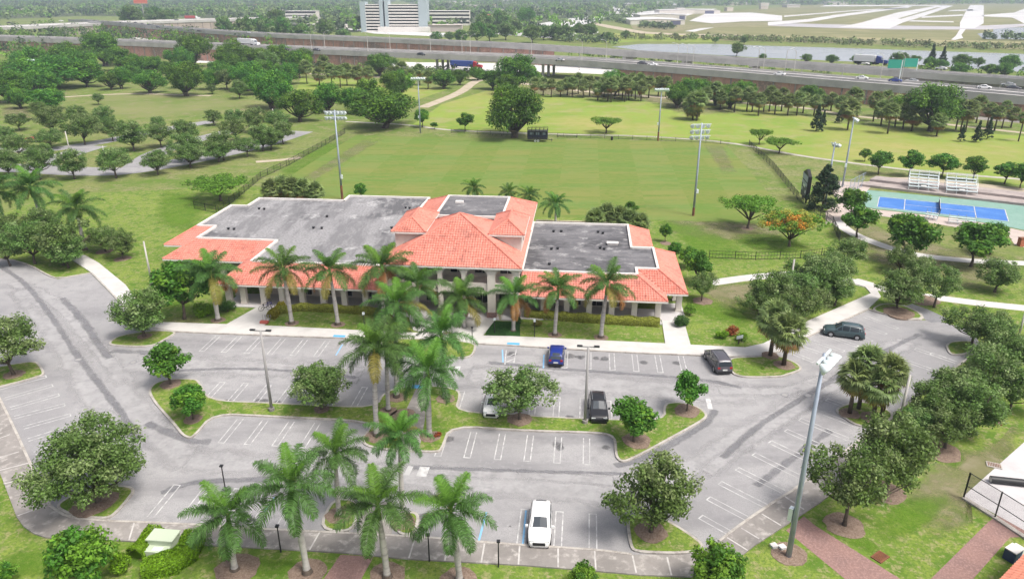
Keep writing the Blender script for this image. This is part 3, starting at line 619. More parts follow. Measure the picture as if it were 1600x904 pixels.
for cu in (-22.8, -9.72):
    a, b, c, d = [z(q, 9.8) for q in ((cu - 2.35, 91.5), (cu + 2.35, 91.5), (cu + 2.35, 100.8), (cu - 2.35, 100.8))]
    r1, r2 = (cu, 94.1, 11.1), (cu, 98.5, 11.1)
    tw = roofset('tower_roof', [(a, b, r1, r1), (b, c, r2, r1), (c, d, r2, r2), (d, a, r1, r2)], [(a, r1), (b, r1), (c, r2), (d, r2), (r1, r2)], [(a, b), (b, c), (d, a), (c, d)])
    mb = MB(); mb.box(cu - 1.95, cu + 1.95, 92.0, 100.3, 4.2, 9.75); tww = bpart(mb, 'tower_wall', M_stuccow)
    for sgn in (-1, 1):
        mb = MB()
        for k in range(4): mb.box(cu + sgn * 1.96 - .03, cu + sgn * 1.96 + .03, 95.2 + .6 * k, 95.6 + .6 * k, 7.9, 9.3)
        bpart(mb, 'louver', M_dark, tww)
# rear block: mansard round a flat roof
b = [(-25.7, 98.5), (-7.4, 98.5), (-7.4, 118), (-25.7, 118)]; t_ = [(-21.4, 103), (-11.6, 103), (-11.6, 114.2), (-21.4, 114.2)]
e, t = 6.85, 8.75
roofset('mansard_roof', [slope4(b[1], b[2], t_[2], t_[1], e, t), slope4(b[2], b[3], t_[3], t_[2], e, t), slope4(b[3], b[0], t_[0], t_[3], e, t)],
        [(z(b[2], e), z(t_[2], t)), (z(b[3], e), z(t_[3], t))], [(z(b[1], e), z(b[2], e)), (z(b[2], e), z(b[3], e)), (z(b[3], e), z(b[0], e))])
mb = MB(); mb.box(-21.25, -11.75, 103.2, 114.05, 6.9, 8.72); bpart(mb, 'flat_roof', M_flat2)
def parapet(pts, z0, z1, w=.32, skip=()):
    mb = MB(); n = len(pts)
    for i in range(n):
        if i in skip: continue
        a, b_ = Vector((*pts[i], 0)), Vector((*pts[(i + 1) % n], 0)); d = (b_ - a).normalized(); nn = Vector((-d.y, d.x, 0)) * w / 2; e_ = d * w * .5
        mb.prism([a + nn - e_, a - nn - e_, b_ - nn + e_, b_ + nn + e_], z0, z1 + .0013 * i)
    return mb
bpart(parapet([(-21.4, 103), (-11.6, 103), (-11.6, 114.2), (-21.4, 114.2)], 8.55, 8.92, .3), 'parapet', M_white)
LP = [(-44.8, 91), (-24.7, 91), (-24.7, 104), (-27.6, 114), (-27.2, 126), (-41.8, 126), (-41.8, 122.8), (-57.3, 122.8), (-57.3, 117.8), (-60.2, 117.8), (-60.2, 106), (-57.2, 106), (-57.2, 100), (-44.8, 100)]
RP = [(-7.6, 91), (7.5, 91), (7.5, 93.3), (10.4, 93.3), (10.4, 101.9), (7.3, 101.9), (7.3, 112.9), (-7.6, 112.9)]
def flat(pts, m, zz, holes):
    mb = MB(); mb.prism(pts, zz - .25, zz); o = bpart(mb, 'flat_roof', m)
    for hx, hy, k in holes:
        q = px(hx, hy, zz); u = q.x * math.cos(TH) - q.y * math.sin(TH); v = q.x * math.sin(TH) + q.y * math.cos(TH); mb = MB()
        if k == 'v':
            mb.prism([(u + .17 * math.cos(i * math.pi / 5), v + .17 * math.sin(i * math.pi / 5)) for i in range(10)], zz, zz + .22)
            mb.prism([(u + .24 * math.cos(i * math.pi / 5), v + .24 * math.sin(i * math.pi / 5)) for i in range(10)], zz + .23, zz + .3, True)
            bpart(mb, 'roof_vent', M_iron, o)
        else:
            mb.box(u - .75, u + .75, v - .35, v + .35, zz, zz + .3); mb.box(u - .85, u + .85, v - .45, v + .45, zz + .302, zz + .36); bpart(mb, 'roof_hatch', M_white, o)
    return o
flat(LP, M_flat, 5.0, [(405, 327, 'v'), (413, 327.5, 'v'), (490, 357, 'v'), (503, 357.5, 'v'), (511, 339, 'v'), (575, 394, 'v'), (634, 325.5, 'v'), (640, 326, 'v'), (357, 358.5, 'v'), (366, 359, 'v'), (612, 357, 'v')])
flat(RP, M_flat2, 5.0, [(865, 362.5, 'v'), (877, 362.5, 'v'), (934.5, 363.6, 'v'), (942, 365.3, 'v'), (861.6, 390, 'v'), (871.5, 389.3, 'v'), (937.7, 388.4, 'v'), (944, 390, 'v'), (858.4, 413.7, 'v'), (957, 382, 'h')])
q = px(718, 316.5, 8.72); mb = MB(); uu = q.x * math.cos(TH) - q.y * math.sin(TH); vv = q.x * math.sin(TH) + q.y * math.cos(TH); mb.box(uu - .6, uu + .6, vv - .4, vv + .4, 8.7, 9.0); bpart(mb, 'roof_hatch', M_white)
bpart(parapet(LP, 4.72, 5.27), 'parapet', M_white); bpart(parapet(RP, 4.72, 5.27), 'parapet', M_white)
# walls
def ins(pts, d): return [(p.x, p.y) for p in inset([Vector((*q, 0)) for q in pts], d)]
mb = MB(); mb.prism(ins(LP, .45), 0, 4.74); bpart(mb, 'wall', M_stucco)
mb = MB(); mb.prism(ins(RP, .45), 0, 4.74); bpart(mb, 'wall', M_stucco)
mb = MB(); mb.box(-24.9, -8.2, 91.2, 117.3, 0, 6.8); bpart(mb, 'wall', M_stuccow)
# floors of the arcade
mb = MB(); mb.box(-47.4, -24.6, 86.9, 91.4, 0, .13); mb.box(-8, 10.7, 86.7, 91.4, 0, .131); mb.box(10.7, 13.9, 88, 93.7, 0, .1315); mb.box(-24.6, -8, 86.0, 91.2, 0, .1325); bpart(mb, 'arcade_floor', M_floor)
for a_ in ((-47.9, -25.4, 87.1, 91.2, 3.02, 3.06), (-7.9, 11, 86.8, 91.2, 3.021, 3.061), (11, 13.8, 89.5, 93.6, 3.022, 3.062), (-60.3, -48, 95.8, 100.3, 3.023, 3.063)):
    mb = MB(); mb.box(*a_); bpart(mb, 'soffit', M_stuccow)

def arch(mb, u0, u1, v0, v1, zs, zt, rise, n=10):
    """wall over an opening u0..u1 with a segmental arch springing at zs"""
    us = [u0 + (u1 - u0) * i / n for i in range(n + 1)]
    zz = [zs + rise * math.sqrt(max(0, 1 - ((2 * i / n) - 1) ** 2)) for i in range(n + 1)]
    for i in range(n):
        a, b_ = us[i], us[i + 1]
        mb.add([(a, v0, zz[i]), (b_, v0, zz[i + 1]), (b_, v0, zt), (a, v0, zt), (a, v1, zz[i]), (b_, v1, zz[i + 1]), (b_, v1, zt), (a, v1, zt)], [(0, 1, 2, 3), (5, 4, 7, 6), (4, 5, 1, 0)])
def column(u, v, w=.72, h=3.02, d=None):
    mb = MB(); d = d or w
    mb.box(u - w / 2, u + w / 2, v - d / 2, v + d / 2, .1, h); mb.box(u - w / 2 - .06, u + w / 2 + .06, v - d / 2 - .06, v + d / 2 + .06, .1, .42)
    mb.box(u - w / 2 - .05, u + w / 2 + .05, v - d / 2 - .05, v + d / 2 + .05, h - .62, h - .5)
    return bpart(mb, 'column', M_stuccow)
lc = [-47.2, -45.1, -42.3, -39.7, -36.9, -34.0, -31.1, -28.2]; rc = [-7.4, -4.5, -1.5, 1.4, 4.3, 7.2, 10.2]
for arr in (lc, rc):
    for u in arr: column(u, 88.1)
    for a, b_ in zip(arr[:-1], arr[1:]): ab = MB(); arch(ab, a + .36, b_ - .36, 87.95, 88.25, 2.42, 3.02, .42); bpart(ab, 'arcade_arch', M_stuccow)
for q in ((13.2, 91.2), (13.2, 95), (13.2, 99), (13.2, 103)): column(*q)
for q in ((-59.6, 97.2), (-56, 97.2), (-52.4, 97.2), (-47.2, 91), (-47.2, 94)): column(*q)
def window(u, v, w, z0, z1, rise=.35, face=-1):
    n = 8; pts = [(u - w / 2, z0), (u + w / 2, z0)] + [(u + w / 2 - w * i / n, z1 + rise * math.sqrt(max(0, 1 - (1 - 2 * i / n) ** 2))) for i in range(n + 1)]
    mb = MB(); mb.add([(p[0], v - .03, p[1]) for p in pts], [tuple(range(len(pts)))]); o = bpart(mb, 'window', M_dark)
    fb = MB(); q = [(p[0], v - .05, p[1]) for p in pts]
    for a, b_ in zip(q, q[1:] + q[:1]):
        if (Vector(a) - Vector(b_)).length > .01: fb.bar(a, b_, .07, .07)
    fb.bar((u, v - .05, z0), (u, v - .05, z1 + rise), .05, .05)
    bpart(fb, 'frame', M_white, o)
for u in (-43.8, -41, -38.1, -35.2, -32.4, -29.6, -27.2): window(u + .5, 91.45, 1.55, .3, 2.1)
for u in (-6.2, -3.2, -.3, 2.6, 5.5): window(u - .2, 91.45, 1.7, .3, 2.1)
window(9.0, 93.75, 1.5, .3, 2.1)
# two-storey portico
for du, w in ((-8.3, .8), (-5.1, 1.0), (-1.55, .55), (1.55, .55), (5.1, 1.0), (8.3, .8)):
    u = C0 + du
    mb = MB(); mb.box(u - w / 2, u + w / 2, 86.55, 87.25, .1, 7.1); mb.box(u - w / 2 - .05, u + w / 2 + .05, 86.5, 87.3, 6.2, 6.34); o = bpart(mb, 'portico_column', M_stuccow)
    mb = MB(); mb.box(u - w / 2 - .12, u + w / 2 + .12, 86.43, 87.37, .1, .85); bpart(mb, 'column_base', M_brick, o)
mb = MB(); mb.box(C0 - 8.5, C0 + 8.5, 86.75, 87.1, 3.45, 4.75); mb.box(C0 - 8.5, C0 + 8.5, 87.1, 91.2, 3.7, 4.1); bpart(mb, 'balcony', M_stuccow)
xs = [C0 + d for d in (-8.3, -5.1, -1.55, 1.55, 5.1, 8.3)]; wd = [.4, .5, .28, .28, .5, .4]
for i in range(5): ab = MB(); arch(ab, xs[i] + wd[i], xs[i + 1] - wd[i + 1], 86.7, 87.1, 5.85, 7.12, .95); bpart(ab, 'portico_arch', M_stuccow)
mb = MB(); mb.box(C0 - 8.9, C0 + 8.9, 86.4, 91.2, 7.0, 7.06); bpart(mb, 'soffit', M_stuccow)
for u in (-6.7, -3.3, 0, 3.3, 6.7):
    window(C0 + u, 91.2, 2.3, .25, 3.0, .25); window(C0 + u, 91.2, 2.0, 4.5, 6.0, .5)
def text(body, size, loc, rotx, parent, m, name='sign_lettering', ext=.02, rz=0.0, align='LEFT'):
    cu = bpy.data.curves.new(name, 'FONT'); cu.body = body; cu.size = size; cu.extrude = ext; cu.align_x = align
    o = bpy.data.objects.new(name, cu); COL.objects.link(o)
    me = bpy.data.meshes.new_from_object(o.evaluated_get(bpy.context.evaluated_depsgraph_get()))
    bpy.data.objects.remove(o); bpy.data.curves.remove(cu)
    me.materials.clear(); me.materials.append(m)
    o = link(name, me, parent); o.location = loc; o.rotation_euler = (rotx, 0, rz); return o
def cct(body, size, u, v, zz): text(body, size, (u - OFF[0], v - OFF[1], zz), math.pi / 2, cc, M_iron)
cct('CHEN A', .62, C0 - 4.1, 86.72, 3.75); cct('CENTER', .62, C0 + 1.95, 86.72, 3.75)
# rear loading fence behind the building
fb = empty('timber_fence', w2(-1, 126), -TH, 'low grey timber fence standing on the field edge behind the flat roof', 'fence')
mb = MB(); mb.box(-7, 9.5, -.05, .05, .2, 1.5); mb.build('board_panel', mat('grey_timber', (.19, .165, .15), .9, .1, noise=[(1.5, .45, .65, (.13, .11, .10))]), fb)
for k in range(9):
    mb = MB(); mb.box(-7 + 2.06 * k - .07, -7 + 2.06 * k + .07, -.16, -.06, 0, 1.6); mb.build('post', M_iron, fb)
mb = MB(); mb.box(-7.1, 9.6, -.2, .35, 1.51, 1.58); mb.build('cap_rail', M_sand, fb)
# ================================================================== trees
PROTO = {}
def broadleaf(kind, seed, h, r, base, n, cr, per, size, mats, pm_, top=.5, flat=1.0, lobes=.18, limbs=9, tr=.16, stems=1, hard=.45, fill=.38):
    g = np.random.default_rng(seed)
    zc = h * (base + (1 - base) * .46); rz = h * (1 - base) * .54 * flat
    if flat < 1: zc = h - rz * 1.05
    d = nrm(g.normal(size=(n, 3)) + np.array([0, 0, top * .6]))
    ph = g.uniform(0, 6.28, 4); az = np.arctan2(d[:, 1], d[:, 0])
    lob = 1 + lobes * (np.sin(2 * az + ph[0]) * .6 + np.sin(3 * az + ph[1]) * .6 + np.sin(5 * az + ph[2] + d[:, 2] * 4) * .5)
    q = g.uniform(0, 1, n) ** fill
    cen = d * q[:, None] * np.stack([(r - cr * .7) * lob, (r - cr * .7) * lob, np.full(n, rz - cr * .5)], 1)
    cen[:, :2] -= cen[:, :2].mean(0) * .85
    cen[:, 2] = np.where(cen[:, 2] < 0, cen[:, 2] * .75, cen[:, 2]) + zc
    rad = cr * g.uniform(.6, 1.25, n); pk = (per * (rad / cr) ** 1.6).astype(int) + 8
    V = clumps(cen, rad, pk, size, g, hard=hard)
    mi = np.repeat(g.choice(len(mats), n, p=pm_), pk)
    crown = quads_mesh(kind + '_crown', V, mats, mi)
    mb = MB()
    for s in range(stems):
        o = Vector((g.uniform(-.3, .3) * r * .3, g.uniform(-.3, .3) * r * .3, 0)) if stems > 1 else Vector((0, 0, 0))
        fk = Vector((o.x * 1.6 + g.uniform(-.1, .1) * h * .2, o.y * 1.6 + g.uniform(-.1, .1) * h * .2, h * base * .95))
        mid = o.lerp(fk, .5) + Vector((g.uniform(-.05, .05), g.uniform(-.05, .05), 0))
        mb.tube([o - Vector((0, 0, .1)), o + Vector((0, 0, .25)), mid, fk], [tr * 1.5, tr * 1.1, tr * .9, tr * .75], 8)
        for k in g.choice(n, min(limbs, n), replace=False):
            c = Vector(cen[k]); m_ = fk.lerp(c, .5) + Vector((0, 0, -.06 * h * (1 if flat == 1 else -.4))) 
            mb.tube([fk - Vector((0, 0, .1)), m_, c], [tr * .55, tr * .36, tr * .14], 6)
    me_o = mb.build(kind + '_trunk', M_bark, smooth=True); tm = me_o.data; bpy.data.objects.remove(me_o)
    PROTO.setdefault(kind, []).append((tm, crown, h, r))

for s in range(6): broadleaf('oak', 10 + s, 6.4, 3.5, (.20, .26, .17, .23, .2, .28)[s], (92, 80, 104, 88, 96, 72)[s], .80, 118, .185, [L_oak, L_oak2, L_oak3], [.5, .3, .2], lobes=(.2, .32, .16, .26, .3, .36)[s], limbs=13, hard=.3, top=(.35, .1, .5, .25, .3, .2)[s], fill=(.38, .3, .42, .34, .4, .28)[s])
broadleaf('bigoak', 17, 8.4, 5.4, .16, 200, .92, 112, .20, [L_oak, L_oak2, L_oak3], [.5, .3, .2], lobes=.24, limbs=16, tr=.24, hard=.3, top=.35)
for s in range(3): broadleaf('round', 30 + s, 4.6, 2.2, .30, 60, .62, 88, .22, [L_round, L_round2], [.8, .2], lobes=.14, tr=.11)
for s in range(2): broadleaf('young', 40 + s, 4.6, 2.2, .22, 64, .60, 88, .21, [L_round2, L_round], [.72, .28], lobes=.15, tr=.11)
for s in range(4): broadleaf('big', 50 + s, 14, 9.2, .13, 100, 2.15, 108, .52, [L_big, L_big2], [.6, .4], lobes=.26, tr=.6, limbs=12, stems=2, fill=.3)
for s in range(3): broadleaf('umbrella', 60 + s, 6.2, 5.0, .30, 84, .85, 84, .24, [L_poin, L_big2], [.8, .2], flat=.52, lobes=.2, tr=.2, limbs=13)
broadleaf('flame', 70, 6.6, 5.0, .22, 92, .85, 84, .24, [L_poin, L_flower, L_yel], [.46, .14, .40], flat=.7, lobes=.2, tr=.2, limbs=13)
broadleaf('flame', 71, 6.6, 5.0, .22, 92, .85, 84, .24, [L_flower, L_yel], [.4, .6], flat=.7, lobes=.2, tr=.2, limbs=13)
for s in range(3): broadleaf('grove', 80 + s, 10, 6, .16, 58, 1.6, 70, .62, [L_oak, L_big, L_oak2], [.45, .35, .2], lobes=.25, tr=.3, limbs=6, fill=.3)
def cone(kind, seed, h, r, base, n, cr, per, size, m, power=1.0, tr=.15):
    g = np.random.default_rng(seed); f = g.uniform(0, 1, n) ** .8; a = g.uniform(0, 6.28, n)
    rr = np.maximum(r * (1 - f ** power) - cr * .3, .02) * g.uniform(.5, 1.0, n)
    cen = np.stack([rr * np.cos(a), rr * np.sin(a), h * (base + (1 - base) * f * .97)], 1)
    rad = cr * g.uniform(.6, 1.2, n) * (1 - .5 * f); pk = np.full(n, per)
    crown = quads_mesh(kind + '_crown', clumps(cen, rad, pk, size, g), [m])
    mb = MB(); mb.tube([(0, 0, -.1), (0, 0, h * .9)], [tr, tr * .2], 7); o = mb.build(kind + '_trunk', M_bark, smooth=True); tm = o.data; bpy.data.objects.remove(o)
    PROTO.setdefault(kind, []).append((tm, crown, h, r))
for s in range(2): cone('conifer', 90 + s, 9, 2.3, .06, 90, .8, 60, .3, L_con, 1.2)
cone('cypress', 95, 8, 2.3, .0, 130, .75, 80, .22, L_con, 3.2)

def strip(P0, P1, Wd, w0, w1):
    a = P0 - Wd * w0[:, None]; b = P0 + Wd * w0[:, None]; c = P1 + Wd * w1[:, None]; d = P1 - Wd * w1[:, None]
    return np.stack([a, b, c, d], 1)
def frond(g, z0, az, el, L, bend, dens=32, lw=.062, ll=.95):
    k = 14; s = np.linspace(0, 1, k); th = el - bend * s ** 1.25
    dirs = np.stack([np.cos(th) * math.cos(az), np.cos(th) * math.sin(az), np.sin(th)], 1)
    pts = np.concatenate([[[0, 0, 0]], np.cumsum((dirs[1:] + dirs[:-1]) / 2 * L / (k - 1), 0)]) + np.array([.12 * math.cos(az), .12 * math.sin(az), z0])
    side = np.array([-math.sin(az), math.cos(az), 0.0])
    Q = [strip(pts[:-1], pts[1:], np.tile(side, (k - 1, 1)), np.linspace(.05, .015, k - 1), np.linspace(.05, .015, k - 1))]
    t = np.linspace(.16, .99, dens); idx = t * (k - 1); i0 = np.minimum(idx.astype(int), k - 2); fr = (idx - i0)[:, None]
    base = pts[i0] * (1 - fr) + pts[i0 + 1] * fr; T = nrm(dirs[i0] * (1 - fr) + dirs[i0 + 1] * fr)
    up = nrm(np.cross(T, side) * 1.0); up = np.where(up[:, 2:3] < 0, -up, up)
    for sg in (-1, 1):
        for lay in (0, 1):
            ln = ll * (np.sin(np.pi * (t * .86 + .1)) ** .55) * g.uniform(.8, 1.1, dens)
            lift = g.uniform(.0, .75, dens) if lay else g.uniform(-.55, .05, dens)
            D = nrm(side * sg + T * .55 + up * lift[:, None])
            m1 = base + D * (ln * .5)[:, None]
            D2 = nrm(D * .8 + np.array([0, 0, -.75]) + T * .1); m2 = m1 + D2 * (ln * .5)[:, None]
            wv = nrm(np.cross(D, up) + 1e-6)
            Q.append(strip(base, m1, wv, np.full(dens, lw * .5), np.full(dens, lw * .5))); Q.append(strip(m1, m2, wv, np.full(dens, lw * .5), np.full(dens, lw * .08)))
    return np.concatenate(Q)
def royal(seed, h=9.6, old=0, L=3.9, lean=0.0, nf=19, thick=.25, bright=3):
    g = np.random.default_rng(seed); V, mi = [], []
    for i in range(nf):
        f = i / (nf - 1); az = i * 2.4 + g.uniform(-.25, .25)
        el = R(84) - f ** .9 * R(100) + g.uniform(-.12, .12); bend = R(56) + f * R(32) + g.uniform(-.15, .2)
        q = frond(g, h - .05 - .25 * f, az, el, L * g.uniform(.86, 1.08) * (.78 + .22 * min(1, f * 3)), bend)
        V.append(q); m = 1 if i < bright else 0
        if old and i >= nf - old: m = 2 if g.random() < .55 else 3
        elif f > .72 and g.random() < .25: m = 2
        mi.append(np.full(len(q), m))
    # spear leaf
    crown = quads_mesh('royal_palm_crown', np.concatenate(V) + np.array([lean, 0, 0]), [L_palm, L_palmy, L_palmo, L_palmb], np.concatenate(mi))
    mb = MB(); n = 12; zs = [i / (n - 1) * (h - 1.5) for i in range(n)]
    prof = [1.55, 1.15, 1.0, 1.0, 1.06, 1.1, 1.08, 1.0, .92, .84, .76, .7]
    mb.tube([(lean * (q / h) ** 1.5, 0, q - (.1 if i == 0 else 0)) for i, q in enumerate(zs)], [thick * p for p in prof], 10)
    mb.cur = 1; mb.tube([(0, 0, -.1), (0, 0, .12), (0, 0, .34), (0, 0, .5)], [thick * 2.0, thick * 1.75, thick * 1.5, thick * 1.36], 10)
    o = mb.build('t', [M_royal, M_bark], smooth=True); tm = o.data; bpy.data.objects.remove(o)
    mb = MB(); mb.tube([(lean * ((h - 1.52) / h) ** 1.5, 0, h - 1.52), (lean * .93, 0, h - .9), (lean, 0, h), (lean, 0, h + .5)], [thick * .78, thick * .85, thick * .5, .03], 10)
    o = mb.build('t', M_shaft, smooth=True); sm = o.data; bpy.data.objects.remove(o)
    PROTO.setdefault('royal_old' if old else 'royal', []).append((tm, crown, h + .9, L * .93, sm, h))
for s in range(4): royal(100 + s, lean=(-.5, .3, .7, -.2)[s], bright=(2, 3, 4, 3)[s])
for s in range(3): royal(110 + s, old=4, lean=(.2, -.3, .5)[s], bright=2)
def sabal(seed, h=7.0, r=1.75, bright=0):
    g = np.random.default_rng(seed); V, mi = [], []; nf = 60
    for i in range(nf):
        f = i / (nf - 1); az = i * 2.4 + g.uniform(-.3, .3); el = R(80) - f * R(150) + g.uniform(-.15, .15)
        d = np.array([math.cos(el) * math.cos(az), math.cos(el) * math.sin(az), math.sin(el)])
        pl = r * .52 * g.uniform(.8, 1.15); c = np.array([0, 0, h]) + d * pl
        side = nrm(np.cross(d, [0, 0, 1]) + 1e-6); up = np.cross(side, d)
        k = 13; a = np.linspace(-1.35, 1.35, k)
        D = nrm(d[None] * np.cos(a)[:, None] + side[None] * np.sin(a)[:, None] + up[None] * (.25 - .3 * np.abs(a))[:, None])
        ln = r * .55 * g.uniform(.85, 1.1, k); m1 = c + D * (ln * .55)[:, None]; D2 = nrm(D + np.array([0, 0, -.75])); m2 = m1 + D2 * (ln * .5)[:, None]
        wv = nrm(np.cross(D, up[None]) + 1e-6)
        q = np.concatenate([strip(np.tile(c, (k, 1)), m1, wv, np.full(k, .02), np.full(k, .085)), strip(m1, m2, wv, np.full(k, .085), np.full(k, .01)),
                            strip(np.array([[0, 0, h]]) + 0 * c, c[None], side[None], np.array([.03]), np.array([.02]))])
        V.append(q); mi.append(np.full(len(q), (2 if g.random() < .6 else 3) if f > .76 else (1 if g.random() < .35 + bright else 0)))
    crown = quads_mesh('fan_palm_crown', np.concatenate(V), [L_sabal, L_sabal2, L_palmo, L_palmb], np.concatenate(mi))
    mb = MB(); mb.tube([(0, 0, -.1), (.05, 0, h * .5), (0, 0, h)], [.2, .16, .19], 8); o = mb.build('t', M_sabalt, smooth=True); tm = o.data; bpy.data.objects.remove(o)
    PROTO.setdefault('sabal', []).append((tm, crown, h + r * .9, r, None, h)); PROTO.setdefault('lowpalm', []).append((tm, crown, h + r * .9, r, None, h))
for s in range(4): sabal(120 + s, bright=(0, .2, 0, .1)[s])

KIND = {  # height/width, crown centre as a part of the height, object name
    'oak': (.86, .62, 'live_oak'), 'bigoak': (.8, .6, 'live_oak'), 'round': (1.06, .63, 'shade_tree'), 'young': (1.06, .6, 'young_tree'), 'big': (.76, .58, 'banyan_tree'), 'umbrella': (.60, .74, 'poinciana_tree'), 'flame': (.66, .68, 'poinciana_tree'),
    'grove': (.85, .56, 'park_tree'), 'conifer': (1.9, .5, 'conifer_tree'), 'cypress': (1.75, .5, 'conifer_tree'), 'sabal': (1.8, .76, 'cabbage_palm'), 'lowpalm': (.95, .5, 'cabbage_palm'), 'royal': (1.7, .86, 'royal_palm'), 'royal_old': (1.7, .86, 'royal_palm')}
tcount = {}
def plant(kind, loc, h, w, label, group, cat=None, variant=None, rz=None):
    ps = PROTO[kind]; k = tcount.get(kind, 0); tcount[kind] = k + 1
    p = ps[k % len(ps) if variant is None else variant]
    t = empty(KIND[kind][2], loc, random.uniform(0, 6.28) if rz is None else rz, label, cat or ('palm' if KIND[kind][2].endswith('palm') else 'tree'), group)
    sx, sz = w / (2 * p[3]), h / p[2]
    if kind in ('sabal', 'royal', 'royal_old', 'lowpalm'):
        # a palm's head keeps its own shape whatever the height of its trunk
        sx *= 1.22 if kind == 'sabal' and loc.y > 150 else 1.17 if kind.startswith('royal') else 1.0
        top = p[5]; hd = p[2] - top; tz = max((h - hd * sx) / top, .2); tr = link('trunk', p[0], t); tr.scale = (min(max(sx, .8), 1.3),) * 2 + (tz,)
        if kind.startswith('royal'): tr.scale = (min(max(sx, .75), 1.1),) * 2 + ((h - hd * sx - 1.5 * sx) / (top - 1.5),)
        for nm, q in (('crown', p[1]), ('crownshaft', p[4])):
            if q is None: continue
            c = link(nm, q, t); c.scale = (sx, sx, sx); c.location = (0, 0, h - hd * sx - top * sx)
        return t
    t.scale = (sx, sx, sz)
    link('trunk', p[0], t); link('crown', p[1], t)
    return t
def solve(kind, e):
    ratio, cf, _ = KIND[kind]
    cx, cy, w = e[:3]
    if len(e) > 4 and e[3] is not None:
        b = px(e[3], e[4]); h = height_at(b.x, b.y, cy) / cf
        wm = w * proj(b.x, b.y, h * cf)[2] / F
        if kind == 'sabal': h = h * cf + .45 * wm
        return b, h, wm
    h = 5.0
    for _ in range(12):
        q = px(cx, cy, h * cf); wm = w * proj(q.x, q.y, h * cf)[2] / F; h = .5 * h + .5 * min(ratio * wm, 28)
    q.z = 0
    if kind == 'sabal': h *= random.uniform(.84, 1.14)
    if kind in ('big', 'oak', 'grove', 'round'): h *= random.uniform(.92, 1.08)
    return q, h, wm
def group(kind, ents, adj, where, grp, single=None, frm='left', variant=None):
    """a row or clump of one kind; each gets its place in it, counted from the left"""
    ents = sorted(ents, key=lambda e: e[0])
    for i, e in enumerate(ents):
        k = e[5] if len(e) > 5 else kind
        q, h, wm = solve(k, e)
        lab = single if len(ents) == 1 else '%s, %s from the left %s' % (adj, ORD[i], where)
        plant(k, q, h, wm, lab, grp if len(ents) > 1 else None, variant=variant)

# --- royal palms
def rp(kind, cx, cy, bx, by, w, label, grp, v=None, rz=None):
    b = px(bx, by); hc = height_at(b.x, b.y, cy); p = PROTO[kind][0]
    wm = w * proj(b.x, b.y, hc)[2] / F
    plant(kind, b, hc * p[2] / (p[2] - 1.2), wm, label, grp, 'palm', v, rz)
g_ = 'royal palms along the front of the building'
for i, (cx, cy, bx, by, w, nm) in enumerate([(335, 424, 341, 500, 88, 'over the round clipped shrub at the left wing'), (447, 418, 456, 505, 82, 'by the bicycles and yellow croton hedge'), (521, 420, 528, 507, 78, 'at the middle of the left arcade'), (597, 416, 600, 506, 92, 'where the left arcade meets the two-storey entrance'),
        (652, 442, 652, 510, 80, 'in front of the left side of the entrance'), (726, 462, 726, 512, 82, 'in front of the sign band at the entrance'), (799, 458, 802, 517, 76, 'on the dark green square right of the entrance'), (869, 450, 867, 523, 74, 'with its crown above the tiles behind the blue car'), (942, 442, 939, 527, 82, 'nearest the right end of the arcade')]):
    rp('royal_old', cx, cy, bx, by, w, 'royal palm ' + nm, g_)
g_ = 'royal palms of the central walk'
for cx, cy, bx, by, w, nm in [(586, 545, 589, 682, 104, 'left of the median path, nearest of the left three'), (606, 540, 607, 643, 84, 'left of the median path, middle of the left three'), (621, 482, 620, 622, 92, 'left of the median path, farthest and tallest of the left three'), (677, 578, 671, 682, 106, 'right of the median path, nearer of the right two'), (702, 525, 696, 624, 96, 'right of the median path, farther of the right two'),
        (560, 508, 628, 555, 1, ''), (525, 708, 530, 806, 98, 'on the small left island above the bottom crossing'), (630, 690, 630, 816, 88, 'at the crossing right of the bottom path, yellow lower fronds')]:
    if nm: rp('royal', cx, cy, bx, by, w, 'royal palm ' + nm, g_)
g_ = 'royal palms along the bottom pavement'
for cx, cy, bx, by, w, nm in [(354, 802, 367, 889, 122, 'shortest of the bottom row, right of the clipped hedge'), (470, 762, 480, 894, 128, 'with pale leaning trunk left of the brick path'), (601, 784, 605, 901, 128, 'just right of the brick path at the bottom'), (716, 800, 718, 907, 126, 'rightmost of the bottom row, left of the white car')]:
    rp('royal', cx, cy, bx, by, w, 'royal palm ' + nm, g_)
g_ = 'royal palms at the left edge'
for cx, cy, bx, by, w, nm in [(12, 298, 14, 372, 72, 'at the far left edge, behind the oak clump'), (65, 290, 72, 366, 74, 'with tall spear behind the left oak clump'), (126, 322, 133, 390, 70, 'standing right of the left oak clump')]:
    rp('royal', cx, cy, bx, by, w, 'royal palm ' + nm, g_)
g_ = 'small palms behind the building'
for cx, cy, w, nm in [(741, 294, 36, 'leftmost'), (795, 301, 34, 'second'), (829, 305, 36, 'third'), (869, 318, 44, 'rightmost and largest')]:
    q = px(cx, cy, 5.5); rp('royal', cx, cy, *proj(q.x, q.y, 0)[:2], w, 'small royal palm behind the rear flat roof, %s of four' % nm, g_)
# --- cabbage palms in the car park
g_ = 'cabbage palms on the right islands'
for cx, cy, bx, by, w, nm in [(1207, 498, 1203, 557, 64, 'left of the pair on the right lawn island'), (1242, 517, 1224, 572, 66, 'right of the pair on the right lawn island, browner skirt')]:
    group('sabal', [(cx, cy, w, bx, by)], '', '', '', 'cabbage palm ' + nm)
for cx, cy, bx, by, w, nm in [(1323, 588, 1327, 647, 64, 'leftmost of the four on the small right island'), (1350, 566, 1341, 640, 62, 'rear of the four on the small right island'), (1370, 602, 1364, 655, 70, 'front of the four on the small right island'), (1399, 580, 1377, 652, 62, 'rightmost of the four on the small right island')]:
    group('sabal', [(cx, cy, w, bx, by)], '', '', '', 'cabbage palm ' + nm)
